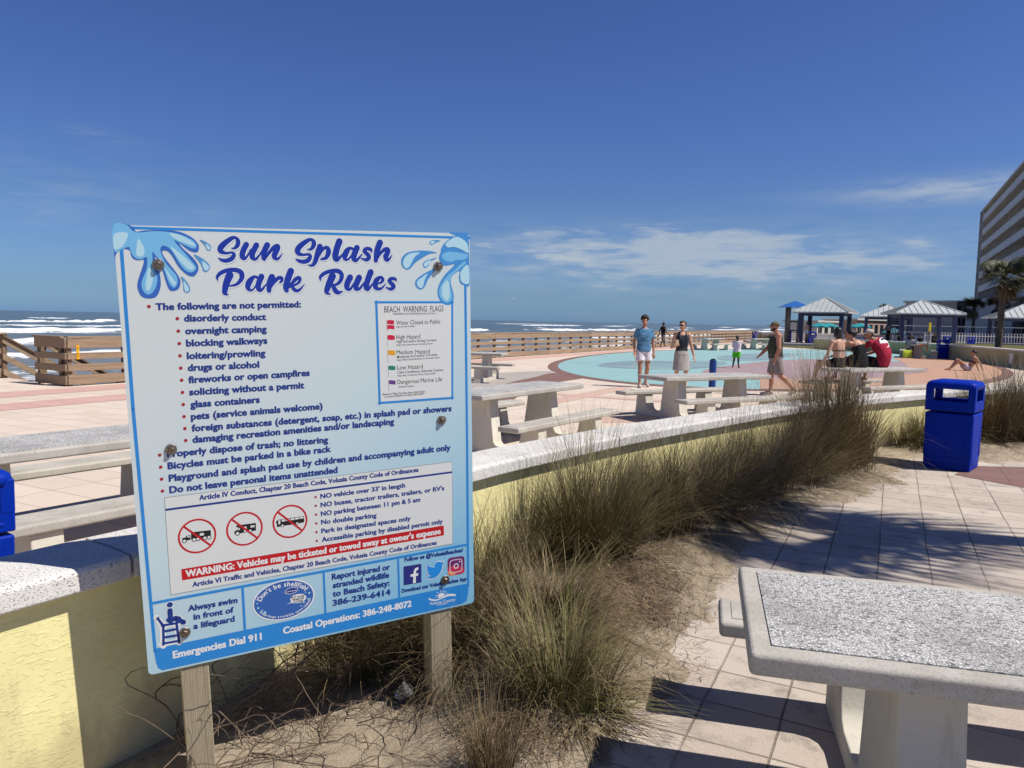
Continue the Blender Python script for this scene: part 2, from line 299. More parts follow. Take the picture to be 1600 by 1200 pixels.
# ------------------------------------------------------------------ builders
class MB:
    def __init__(s): s.V = []; s.F = []; s.I = []; s.mats = []
    def mi(s, m):
        m = MATS[m] if isinstance(m, str) else m
        if m not in s.mats: s.mats.append(m)
        return s.mats.index(m)
    def add(s, vs, fs, m):
        o = len(s.V); k = s.mi(m); s.V += [tuple(v) for v in vs]
        for f in fs: s.F.append(tuple(o + i for i in f)); s.I.append(k)
        return s
    def box(s, c, size, m, rot=None):
        hx, hy, hz = size[0] / 2, size[1] / 2, size[2] / 2
        vs = [Vector((x, y, z)) for z in (-hz, hz) for x, y in ((-hx, -hy), (hx, -hy), (hx, hy), (-hx, hy))]
        if rot is not None: vs = [rot @ v for v in vs]
        c = Vector(c)
        return s.add([v + c for v in vs], [(3, 2, 1, 0), (4, 5, 6, 7), (0, 1, 5, 4), (1, 2, 6, 5), (2, 3, 7, 6), (3, 0, 4, 7)], m)
    def loft(s, rings, m, cap=True, closed=True):
        n = len(rings[0]); vs = [p for r in rings for p in r]; fs = []
        for i in range(len(rings) - 1):
            for j in range(n if closed else n - 1):
                a = i * n + j; b2 = i * n + (j + 1) % n
                fs.append((a, b2, b2 + n, a + n))
        if cap and closed: fs.append(tuple(range(n - 1, -1, -1))); fs.append(tuple((len(rings) - 1) * n + j for j in range(n)))
        return s.add(vs, fs, m)
    def tube(s, pts, rad, m, n=8, cap=True):
        pts = [Vector(p) for p in pts]; rad = rad if isinstance(rad, (list, tuple)) else [rad] * len(pts)
        rings = []; ref = None
        for i, p in enumerate(pts):
            t = (pts[min(i + 1, len(pts) - 1)] - pts[max(i - 1, 0)]).normalized()
            if ref is None: ref = Vector((1, 0, 0)) if abs(t.x) < 0.9 else Vector((0, 1, 0))
            a = (ref - t * ref.dot(t)).normalized(); ref = a; b2 = t.cross(a)
            rings.append([p + (a * math.cos(2 * math.pi * j / n) + b2 * math.sin(2 * math.pi * j / n)) * rad[i] for j in range(n)])
        return s.loft(rings, m, cap)
    def ell(s, c, r, m, rot=None, nu=14, nv=9):
        c = Vector(c); rings = []
        for i in range(nv):
            a = math.pi * (i + 0.5) / nv - math.pi / 2
            ring = []
            for j in range(nu):
                t = 2 * math.pi * j / nu
                v = Vector((r[0] * math.cos(a) * math.cos(t), r[1] * math.cos(a) * math.sin(t), r[2] * math.sin(a)))
                ring.append(c + (rot @ v if rot is not None else v))
            rings.append(ring)
        return s.loft(rings, m)
    def cone(s, p0, p1, r0, r1, m, rnd_=True, n=14):
        s.tube([p0, p1], [r0, r1], m, n)
        if rnd_:
            s.ell(p0, (r0,) * 3, m, None, n, 8); s.ell(p1, (r1,) * 3, m, None, n, 8)
        return s
    def prism(s, poly, z0, z1, m):
        k = len(poly); vs = [(x, y, z0) for x, y in poly] + [(x, y, z1) for x, y in poly]
        fs = [tuple(range(k - 1, -1, -1)), tuple(range(k, 2 * k))] + [(i, (i + 1) % k, k + (i + 1) % k, k + i) for i in range(k)]
        return s.add(vs, fs, m)
    def sheet(s, poly, z, m):
        return s.add([(x, y, z) for x, y in poly], [tuple(range(len(poly)))], m)
    def build(s, name, parent=None, smooth=False, bevel=0.0, seg=2, loc=None, rotz=0.0, sharp=None):
        me = D.meshes.new(name); me.from_pydata(s.V, [], s.F); me.update()
        for m in s.mats: me.materials.append(m)
        me.polygons.foreach_set('material_index', s.I)
        if smooth: me.polygons.foreach_set('use_smooth', [True] * len(s.F))
        o = D.objects.new(name, me); COL.objects.link(o)
        if parent is not None: o.parent = parent
        if loc is not None: o.location = loc
        o.rotation_euler = (0, 0, rotz)
        if bevel:
            md = o.modifiers.new('bevel', 'BEVEL'); md.width = bevel; md.segments = seg; md.limit_method = 'ANGLE'; md.angle_limit = R(35)
            if seg > 1:
                me.polygons.foreach_set('use_smooth', [True] * len(s.F)); md.harden_normals = True
        return o
def tag(o, label, cat, group=None):
    o['label'] = label; o['category'] = cat
    if group: o['group'] = group
    return o
def thing(name, label, cat, loc=(0, 0, 0), rotz=0.0, group=None):
    o = D.objects.new(name, None); COL.objects.link(o); o.location = loc; o.rotation_euler = (0, 0, rotz); o.empty_display_size = 0.2
    return tag(o, label, cat, group)
def struct(o): o['kind'] = 'structure'; return o
def dup(root, label, loc, rotz=0.0, scale=1.0, group=None):
    def cp(o, par):
        c = o.copy(); COL.objects.link(c)
        if par is not None: c.parent = par
        for ch in list(o.children): cp(ch, c)
        return c
    r = cp(root, None); r.location = loc; r.rotation_euler = (0, 0, rotz); r.scale = (scale,) * 3; r['label'] = label
    if group: r['group'] = group
    return r
def catmull(pts, k=8, closed=False):
    P = [Vector(p) for p in pts]; out = []; n = len(P)
    for i in range(n if closed else n - 1):
        g = (lambda j: P[j % n]) if closed else (lambda j: P[min(max(j, 0), n - 1)])
        a, b, c, d = g(i - 1), g(i), g(i + 1), g(i + 2)
        for t in [x / k for x in range(k)]:
            out.append(0.5 * ((2 * b) + (c - a) * t + (2 * a - 5 * b + 4 * c - d) * t * t + (3 * b - a - 3 * c + d) * t ** 3))
    if not closed: out.append(P[-1])
    return out
# 2-D value noise on arrays
_rs = np.random.RandomState(11); _tab = _rs.rand(256, 256)
def vnoise(x, y):
    xi = np.floor(x).astype(int); yi = np.floor(y).astype(int); fx = x - xi; fy = y - yi
    fx = fx * fx * (3 - 2 * fx); fy = fy * fy * (3 - 2 * fy)
    g = lambda a, b: _tab[a % 256, b % 256]
    return (g(xi, yi) * (1 - fx) + g(xi + 1, yi) * fx) * (1 - fy) + (g(xi, yi + 1) * (1 - fx) + g(xi + 1, yi + 1) * fx) * fy
def fbm(x, y, o=4):
    s = 0; a = 0.5; t = 0
    for i in range(o): s = s + a * vnoise(x * 2 ** i + 17 * i, y * 2 ** i + 31 * i); t += a; a *= 0.5
    return s / t
def npmesh(name, V, F, mats, attrs=None, smooth=False, parent=None):
    """V (n,3) array, F (m,4) array of quads"""
    me = D.meshes.new(name); me.vertices.add(len(V)); me.vertices.foreach_set('co', np.asarray(V, dtype=np.float32).ravel())
    F = np.asarray(F, dtype=np.int32); m, k = F.shape
    me.loops.add(m * k); me.loops.foreach_set('vertex_index', F.ravel())
    me.polygons.add(m); me.polygons.foreach_set('loop_start', np.arange(m, dtype=np.int32) * k); me.polygons.foreach_set('loop_total', np.full(m, k, dtype=np.int32))
    for mm in mats: me.materials.append(MATS[mm])
    me.update(calc_edges=True)
    if smooth: me.polygons.foreach_set('use_smooth', np.ones(m, dtype=bool))
    for an, arr in (attrs or {}).items():
        at = me.attributes.new(an, 'FLOAT', 'POINT'); at.data.foreach_set('value', np.asarray(arr, dtype=np.float32).ravel())
    me.validate()
    o = D.objects.new(name, me); COL.objects.link(o)
    if parent is not None: o.parent = parent
    return o
def gridfaces(nx, ny):
    i = np.arange(nx - 1)[None, :] + np.arange(ny - 1)[:, None] * nx; i = i.ravel()
    return np.stack([i, i + 1, i + 1 + nx, i + nx], 1)
SH = Vector((0.4871, 0.8733, 0)); SEA = Vector((-0.8733, 0.4871, 0)); SANG = math.atan2(SH.y, SH.x)
def sd(s_, d_, z=0.0): return SH * s_ + SEA * d_ + Vector((0, 0, z))

# ---- lettering and artwork of the rules board, in millimetres on its face
SIGN_TEXT=[["The following are not permitted:",105.4,269.6,571.2,271.3,21.2,"B","navy","rules"],["disorderly conduct",188.3,309.7,449.9,312.3,21.6,"B","navy","rules"],["overnight camping",189.1,351.7,449.9,354.6,21.7,"B","navy","rules"],["blocking walkways",189.4,392.7,449.9,394.9,21.8,"B","navy","rules"],["loitering/prowling",189.1,435.2,441.2,438.3,21.9,"B","navy","rules"],["drugs or alcohol",189.4,475.5,418.7,477.6,22.0,"B","navy","rules"],["fireworks or open campfires",188.8,516.6,591.2,517.6,22.1,"B","navy","rules"],["soliciting without a permit",188.7,558.0,569.8,561.7,22.2,"B","navy","rules"],["glass containers",189.4,600.3,413.9,601.5,22.3,"B","navy","rules"],["pets (service animals welcome)",188.8,642.0,632.4,643.5,22.4,"B","navy","rules"],["foreign substances (detergent, soap, etc.) in splash pad or showers",188.6,682.6,1141.6,695.7,22.5,"B","navy","rules"],["damaging recreation amenities and/or landscaping",188.9,721.9,902.9,726.0,22.6,"B","navy","rules"],["Properly dispose of trash; no littering",107.2,762.6,647.8,770.1,22.3,"B","navy","rules"],["Bicycles must be parked in a bike rack",106.8,803.8,657.2,806.1,22.4,"B","navy","rules"],["Playground and splash pad use by children and accompanying adult only",107.3,846.5,1135.1,853.9,22.5,"B","navy","rules"],["Do not leave personal items unattended",106.8,887.1,678.0,889.0,22.6,"B","navy","rules"],["Article IV Conduct, Chapter 20 Beach Code, Volusia County Code of Ordinances",197.4,924.9,997.1,925.6,17.2,"B","navy","notice"],["NO vehicle over 33' in length",610.8,979.2,940.7,981.2,17.1,"B","navy","notice"],["NO buses, tractor trailers, trailers, or RV's",610.3,1012.4,1104.2,1015.0,17.2,"B","navy","notice"],["NO parking between 11 pm & 5 am",609.8,1046.6,1001.6,1047.4,17.2,"B","navy","notice"],["No double parking",609.4,1078.8,821.6,1084.2,17.3,"B","navy","notice"],["Park in designated spaces only",608.6,1113.0,959.5,1118.2,17.3,"B","navy","notice"],["Accessible parking by disabled permit only",608.6,1146.5,1095.3,1152.5,17.4,"B","navy","notice"],["WARNING: Vehicles may be ticketed or towed away at owner's expense",138.1,1192.0,1085.5,1194.6,23.5,"C","white","notice"],["Article VI Traffic and Vehicles, Chapter 20 Beach Code, Volusia County Code of Ordinances",156.9,1231.3,1067.1,1236.6,16.9,"B","navy","notice"],["Always swim",137.7,1317.0,300.5,1319.4,20.1,"B","navy","band"],["in front of",153.6,1351.1,286.0,1353.2,20.2,"B","navy","band"],["a lifeguard",151.5,1385.4,287.1,1387.3,20.3,"B","navy","band"],["Report injured or",641.0,1301.0,869.6,1303.7,21.8,"B","navy","band"],["stranded wildlife",643.8,1335.4,864.6,1335.9,21.9,"B","navy","band"],["to Beach Safety:",641.7,1369.6,865.5,1369.3,22.0,"B","navy","band"],["386-239-6414",640.2,1405.4,868.0,1407.2,22.0,"B","navy","band"],["Follow us @VolusiaBeaches!",930.2,1283.5,1180.9,1287.9,15.9,"B","navy","band"],["Download our Volusia Beaches App",915.0,1410.2,1196.3,1414.1,15.5,"B","navy","band"],["Emergencies Dial 911",80.0,1477.4,375.8,1478.2,25.4,"B","white","band"],["Coastal Operations: 386-248-8072",453.2,1475.5,954.2,1476.0,25.0,"B","white","band"],["BEACH  WARNING  FLAGS",877.1,297.9,1115.1,299.9,22.2,"R","black","flags"],["BANDERAS DE ADVERTENCIA EN LA PLAYA",912.3,307.5,1082.8,310.3,6.2,"S","black","flags"],["Water Closed to Public",922.0,345.9,1100.7,346.7,15.9,"R","black","flags"],["High Hazard",920.9,400.4,1016.9,400.9,16.0,"R","black","flags"],["Medium Hazard",920.5,458.1,1054.3,460.3,16.1,"R","black","flags"],["Low Hazard",920.8,516.5,1024.6,518.0,16.2,"R","black","flags"],["Dangerous Marine Life",921.0,572.0,1103.7,573.3,16.3,"R","black","flags"],["High Surf and/or Strong Currents",921.8,414.3,1082.7,414.6,9.7,"S","black","flags"],["Moderate Surf and/or Currents",921.3,472.8,1085.5,471.1,9.8,"S","black","flags"],["Calm Conditions, Exercise Caution",921.7,531.8,1109.1,533.0,9.8,"S","black","flags"],["Agua Cerrada al Publico",921.7,356.0,997.2,355.9,5.8,"S","black","flags"],["Peligro Alto, Resaca Alta y/o Corrientes Fuertes",921.4,425.2,1068.3,426.0,5.8,"S","black","flags"],["Peligro Medio, Resaca Moderada y/o Corrientes Fuertes",921.1,482.6,1095.3,481.7,5.9,"S","black","flags"],["Peligro Bajo, Condiciones Calmas, Tenga Cuidado",920.6,542.8,1076.5,543.2,5.9,"S","black","flags"],["Vida Marina Peligrosa",921.9,586.2,988.0,585.8,5.9,"S","black","flags"],["Absence of Flags Does Not Assure Safe Waters",859.0,610.8,1031.6,612.8,7.9,"S","black","flags"],["La Ausencia de Banderas No Asegura Aguas Seguras",868.2,620.6,1026.7,620.0,6.9,"S","black","flags"],["PUT YOUR",488.4,1344.6,535.5,1346.6,6.7,"B","black","band2"],["TRASH IN",490.8,1353.9,533.9,1355.1,6.7,"B","black","band2"],["A CAN!",495.3,1362.8,529.3,1363.9,6.7,"B","black","band2"],["Volusia County",1031.0,1488.0,1144.8,1492.6,12.6,"S","white","band"],["FLORIDA",1063.9,1497.4,1110.0,1498.7,6.4,"S","white","band"]]
SIGN_POLY=[["splash","deep",2,[[0.5,-1.7],[39.6,-3.0],[59.5,8.8],[64.4,19.1],[87.5,15.3],[122.3,13.2],[161.3,13.1],[196.6,18.5],[229.6,35.8],[246.5,57.0],[246.5,74.3],[238.8,83.1],[216.9,77.0],[190.3,53.9],[197.3,68.7],[225.6,98.5],[240.4,122.2],[241.2,141.8],[229.9,159.3],[217.6,161.5],[201.9,152.9],[181.4,129.2],[162.0,90.7],[149.0,79.2],[137.2,79.4],[136.7,86.9],[145.3,105.9],[172.3,146.5],[184.4,174.6],[178.7,200.6],[160.1,209.2],[148.6,202.6],[140.5,176.7],[133.0,142.3],[123.2,112.6],[114.5,97.8],[115.1,116.9],[121.8,133.9],[125.5,165.9],[123.3,198.1],[109.6,226.0],[85.8,232.1],[65.1,223.3],[56.4,197.7],[58.9,176.5],[68.5,149.0],[78.0,123.6],[80.0,107.7],[65.5,110.0],[50.7,104.9],[44.9,92.4],[43.0,79.9],[32.1,74.9],[13.1,78.4],[0.5,97.2],[-1.5,111.8],[-2.7,80.7]]],["splash","mid",3,[[0.8,-0.6],[37.7,-1.9],[62.4,21.2],[122.1,16.4],[180.4,22.1],[225.3,40.2],[240.3,59.3],[235.5,70.2],[217.6,66.2],[178.9,45.6],[174.9,45.7],[182.0,58.3],[211.6,96.5],[233.9,128.8],[231.0,141.9],[218.4,148.5],[202.6,142.0],[185.9,120.5],[163.0,75.8],[142.3,62.3],[132.0,70.0],[132.8,86.9],[146.2,120.9],[171.7,155.1],[176.4,174.6],[171.3,191.9],[162.9,198.3],[153.5,189.6],[146.7,172.4],[138.9,142.3],[127.2,112.5],[107.8,83.1],[106.6,100.0],[106.2,134.0],[116.0,161.6],[113.2,187.3],[100.9,210.8],[86.7,219.3],[73.7,210.6],[68.5,189.3],[72.7,170.2],[86.5,138.3],[90.2,112.9],[89.3,99.2],[67.7,106.8],[51.3,96.5],[43.3,75.8],[40.1,67.5],[18.9,76.2],[-1.6,80.7]]],["splash","pale",4,[[80.1,189.3],[84.8,163.8],[92.6,134.1],[101.7,142.5],[105.3,161.7],[98.6,187.3],[89.5,206.5],[81.8,205.3]]],["splash","pale",4,[[139.4,133.8],[148.4,146.6],[162.7,170.2],[170.0,181.0],[166.3,190.8],[157.9,183.2],[149.3,163.8]]],["splash","pale",4,[[161.8,65.1],[186.3,83.9],[214.7,111.6],[228.6,131.0],[220.9,140.8],[203.3,131.2],[179.4,99.1]]],["splash","pale",4,[[160.7,22.7],[190.1,26.1],[219.1,42.5],[236.4,57.2],[231.9,62.7],[208.3,53.5],[179.2,41.3]]],["splash","pale",4,[[68.5,41.9],[80.5,60.4],[84.9,79.2],[80.0,94.0],[70.2,98.4],[61.0,93.3],[60.3,81.7]]],["splash","pale",4,[[-0.6,33.3],[17.2,22.5],[39.5,23.9],[38.5,38.4],[23.4,65.7],[-0.6,75.5]]],["splash","deep2",3,[[251.6,41.7],[269.6,47.8],[285.2,62.7],[282.7,75.9],[272.1,75.0],[266.7,60.9]]],["splash","pale",4,[[269.2,54.4],[282.9,66.1],[280.4,73.7],[273.3,71.7]]],["splash","deep2",3,[[230.2,89.8],[256.0,102.4],[275.4,121.9],[276.5,137.3],[265.6,147.2],[255.6,141.8],[250.6,122.1]]],["splash","pale",4,[[255.4,111.2],[273.0,126.3],[273.4,137.3],[264.8,142.8],[258.1,135.2]]],["splash","deep2",3,[[187.3,161.6],[202.4,176.8],[212.2,198.6],[210.3,211.7],[200.0,214.9],[192.4,207.2],[191.8,185.5]]],["splash","pale",4,[[194.3,176.8],[208.1,198.6],[206.4,209.5],[198.1,211.6],[194.8,200.7]]],["splash","mid2",2,[[1145.0,-1.4],[1215.1,-2.0],[1224.8,6.3],[1227.0,82.5],[1227.5,196.8],[1206.5,199.1],[1190.2,194.1],[1182.3,171.8],[1185.5,144.6],[1163.6,157.0],[1149.8,171.7],[1148.1,193.9],[1156.9,226.1],[1159.2,251.0],[1150.7,270.7],[1134.4,276.7],[1113.0,270.1],[1094.8,245.2],[1092.8,215.7],[1104.0,186.4],[1125.9,157.0],[1153.2,132.4],[1164.3,118.8],[1142.7,122.7],[1121.3,124.0],[1108.1,115.6],[1100.6,93.9],[1109.1,69.5],[1109.2,62.3],[1122.9,40.2],[1152.6,17.8],[1171.6,10.0]]],["splash","mid",3,[[1114.1,84.0],[1127.6,74.1],[1154.3,71.2],[1205.7,77.8],[1223.4,85.0],[1208.1,100.0],[1172.7,102.8],[1150.9,110.4],[1126.9,105.7],[1115.2,96.1]]],["splash","mid",3,[[1163.9,142.2],[1185.9,122.4],[1207.9,107.4],[1210.5,117.2],[1191.2,132.2],[1163.6,154.5],[1147.1,174.2],[1144.4,201.3],[1151.9,233.5],[1149.6,255.8],[1131.8,267.9],[1113.2,260.2],[1099.0,235.4],[1100.9,210.9],[1114.7,186.4],[1136.6,161.9]]],["splash","pale",4,[[1128.2,42.6],[1152.6,22.6],[1182.3,14.6],[1214.6,33.5],[1223.8,57.9],[1222.1,75.1],[1192.3,60.9],[1165.4,52.8],[1138.6,54.5]]],["splash","pale",4,[[1114.4,198.7],[1130.8,181.5],[1140.0,191.4],[1142.5,218.6],[1142.0,243.3],[1129.3,260.5],[1113.5,245.4],[1108.7,220.7]]],["splash","pale",4,[[1190.9,147.0],[1213.2,122.2],[1225.4,132.0],[1225.4,189.3],[1206.6,194.2],[1191.7,184.2],[1187.9,164.3]]],["splash","mid2",3,[[1093.1,75.8],[1059.2,69.1],[1020.4,68.5],[982.0,73.9],[958.9,86.1],[948.3,105.1],[952.7,128.8],[970.1,139.4],[985.5,133.3],[1006.5,111.7],[1037.9,92.2],[1064.2,79.8]]],["splash","pale",4,[[955.7,109.8],[966.3,90.7],[987.0,78.6],[1022.8,75.7],[1001.9,92.6],[983.2,123.8],[970.2,134.6],[957.8,126.4]]],["splash","mid2",3,[[1109.9,30.9],[1091.5,27.7],[1073.2,29.3],[1062.6,36.7],[1070.2,46.1],[1080.7,42.3],[1094.0,34.8]]],["splash","pale",4,[[1086.2,31.4],[1073.1,32.1],[1065.7,37.8],[1071.5,43.7],[1079.5,39.9]]],["splash","mid2",3,[[1092.7,93.9],[1069.0,99.0],[1045.4,106.5],[1033.4,118.6],[1042.1,133.0],[1055.3,125.7],[1066.2,108.7]]],["splash","pale",4,[[1068.9,102.7],[1047.9,108.9],[1036.7,119.8],[1043.5,129.4],[1052.8,123.3]]],["splash","mid2",3,[[1083.9,136.4],[1057.5,145.0],[1025.9,162.0],[1004.8,178.8],[1001.8,195.7],[1011.8,210.2],[1027.2,214.0],[1040.5,203.2],[1054.2,176.5],[1073.0,154.7]]],["splash","pale",4,[[1052.0,154.7],[1028.3,169.2],[1009.9,183.7],[1009.5,198.1],[1022.1,209.1],[1032.7,203.1],[1041.1,176.5]]],["band","blue",1,[[21.8,1428.5],[1203.4,1428.7],[1204.3,1466.4],[1195.0,1504.0],[1174.4,1512.3],[43.5,1512.5],[30.3,1499.5],[25.2,1472.2]]],["notice","offwhite",1,[[90.4,902.0],[1140.0,903.6],[1135.8,1244.4],[88.1,1245.0]]],["notice","red",2,[[125.3,1160.9],[1099.3,1162.0],[1099.9,1203.5],[125.5,1201.8]]],["flags","offwhite",1.5,[[849.1,261.0],[1150.8,267.0],[1145.3,641.7],[849.3,637.6]]],["flags","flagred",2.5,[[886.5,328.3],[898.6,326.3],[914.0,329.0],[913.6,343.9],[898.1,342.8],[886.7,342.5]]],["flags","flagred",2.5,[[886.6,346.4],[898.0,345.1],[914.5,347.6],[914.8,362.6],[899.2,360.4],[886.5,361.7]]],["flags","flagred",2.5,[[886.4,384.5],[896.8,382.6],[914.8,386.6],[914.7,401.6],[899.7,402.7],[886.7,399.5]]],["flags","orange",2.5,[[886.4,441.1],[898.5,441.0],[915.2,443.4],[914.6,461.2],[901.4,460.6],[886.6,457.2]]],["flags","green",2.5,[[886.3,500.7],[898.5,499.7],[914.1,502.9],[913.7,517.4],[899.7,517.3],[886.6,514.2]]],["flags","purple",2.5,[[886.4,556.3],[896.9,554.6],[913.5,559.1],[913.1,572.7],[899.8,571.8],[887.0,568.9]]],["notice","black",2,[[164.4,1034.9],[227.6,1037.3],[226.9,1062.8],[228.4,1062.1],[162.8,1060.5]]],["notice","black",2,[[134.7,1051.4],[145.8,1050.1],[149.0,1044.9],[161.6,1043.9],[161.0,1061.2],[135.4,1061.6]]],["notice","offwhite",2.4,[[191.7,1043.2],[205.3,1043.5],[204.7,1052.4],[191.1,1052.0]]],["notice","offwhite",2.4,[[150.0,1050.8],[153.1,1046.3],[159.5,1046.1],[159.4,1052.4]]],["notice","black",2,[[312.3,1034.0],[378.4,1035.7],[377.5,1063.5],[360.3,1064.6],[331.9,1065.1],[309.6,1066.0],[304.1,1063.8],[304.5,1056.4],[316.5,1048.6],[319.8,1042.6],[311.9,1041.4]]],["notice","offwhite",2.4,[[318.6,1047.3],[324.1,1045.0],[323.7,1052.0],[314.8,1052.5]]],["notice","offwhite",2.4,[[337.5,1043.2],[346.5,1043.4],[345.4,1062.8],[336.5,1062.6]]],["notice","offwhite",2.4,[[359.4,1042.5],[373.5,1043.1],[373.1,1050.3],[359.0,1050.0]]],["notice","black",2,[[446.7,1043.3],[454.8,1036.2],[547.6,1036.6],[548.1,1060.3],[528.9,1061.3],[450.4,1062.8],[449.8,1048.7]]],["notice","offwhite",2.4,[[456.2,1038.5],[463.4,1038.5],[462.6,1053.7],[455.5,1053.6]]],["notice","offwhite",2.4,[[468.4,1037.7],[481.5,1037.8],[481.1,1045.7],[468.0,1045.6]]],["notice","offwhite",2.4,[[484.6,1038.2],[497.8,1038.3],[497.4,1045.6],[484.2,1045.5]]],["notice","offwhite",2.4,[[500.3,1038.3],[513.5,1038.4],[513.2,1045.4],[499.9,1045.3]]],["notice","offwhite",2.4,[[516.1,1038.1],[529.4,1038.2],[529.0,1045.2],[515.7,1045.1]]],["notice","offwhite",2.4,[[531.9,1038.2],[545.9,1038.3],[545.6,1045.0],[531.6,1044.9]]],["band","white",3.2,[[470.1,1364.0],[486.6,1357.4],[484.0,1345.0],[491.8,1334.8],[512.3,1331.2],[532.7,1335.4],[543.7,1348.8],[537.7,1360.8],[518.9,1367.0],[498.5,1364.8],[486.4,1360.9]]],["band","navy",3.2,[[464.4,1314.7],[472.9,1304.7],[493.4,1300.1],[513.5,1307.2],[515.1,1316.4],[504.4,1325.2],[484.0,1327.5],[468.0,1322.9]]],["band","fb",1.5,[[925.1,1304.8],[926.9,1303.2],[997.8,1305.7],[1000.2,1307.8],[998.9,1382.0],[996.6,1383.4],[927.0,1381.1],[924.0,1378.9]]],["band","white",2,[[963.0,1380.5],[964.9,1352.7],[953.0,1350.8],[953.7,1341.6],[965.8,1341.7],[967.7,1328.6],[973.6,1319.6],[987.3,1316.6],[987.0,1327.8],[980.2,1328.7],[977.4,1332.7],[976.7,1342.7],[986.7,1342.3],[984.6,1352.1],[975.5,1352.6],[974.8,1381.0]]],["band","white",1.5,[[1020.6,1309.3],[1030.6,1321.4],[1051.2,1329.3],[1057.0,1328.6],[1057.3,1317.3],[1064.4,1308.4],[1077.3,1306.9],[1088.9,1311.8],[1099.4,1310.3],[1095.8,1316.5],[1101.7,1316.5],[1092.8,1325.1],[1092.5,1339.9],[1083.2,1358.7],[1068.9,1373.1],[1050.1,1379.7],[1029.3,1377.8],[1014.5,1370.4],[1029.5,1369.9],[1038.8,1366.1],[1027.4,1359.3],[1023.1,1349.4],[1028.8,1348.2],[1019.9,1338.6],[1017.8,1329.1],[1023.5,1331.3],[1020.3,1319.4]]],["band","twit",2,[[1023.3,1312.3],[1032.6,1323.4],[1051.7,1330.7],[1057.1,1330.1],[1057.3,1319.7],[1063.9,1311.5],[1075.8,1310.2],[1086.5,1314.7],[1096.3,1313.3],[1092.9,1319.0],[1098.4,1319.0],[1090.2,1326.9],[1089.9,1340.5],[1081.3,1357.8],[1068.1,1371.0],[1050.7,1377.0],[1031.5,1375.3],[1017.8,1368.5],[1031.6,1368.1],[1040.2,1364.5],[1029.7,1358.3],[1025.7,1349.1],[1031.0,1348.1],[1022.7,1339.2],[1020.8,1330.5],[1026.0,1332.5],[1023.1,1321.6]]],["band","insta1",1.5,[[1113.5,1314.1],[1118.4,1305.8],[1129.1,1303.2],[1174.4,1305.0],[1185.1,1310.0],[1188.6,1318.7],[1188.3,1372.0],[1182.8,1380.2],[1173.1,1381.9],[1127.6,1380.7],[1117.0,1376.7],[1113.0,1366.7]]],["band","insta2",1.8,[[1112.9,1343.8],[1123.7,1338.9],[1156.9,1345.2],[1185.6,1357.5],[1188.0,1373.1],[1182.8,1380.2],[1173.1,1381.9],[1127.6,1380.7],[1117.0,1376.7],[1113.0,1366.7]]],["band","insta3",1.9,[[1112.9,1359.8],[1123.3,1359.5],[1144.5,1370.5],[1149.1,1381.1],[1127.6,1380.7],[1117.0,1376.7],[1113.0,1366.7]]],["band","white",2,[[1027.5,1456.2],[1041.3,1463.7],[1059.8,1470.0],[1073.9,1468.3],[1092.9,1463.1],[1111.9,1457.8],[1131.0,1459.4],[1146.4,1464.9],[1146.3,1473.1],[1128.4,1468.2],[1111.8,1466.3],[1092.8,1469.3],[1073.8,1473.6],[1059.7,1475.2],[1041.1,1470.6],[1029.7,1464.7]]],["band","white",2.3,[[1068.1,1464.8],[1069.5,1454.7],[1074.4,1447.6],[1083.8,1445.5],[1093.2,1449.2],[1097.7,1457.1],[1096.5,1460.3],[1085.8,1463.9]]]]
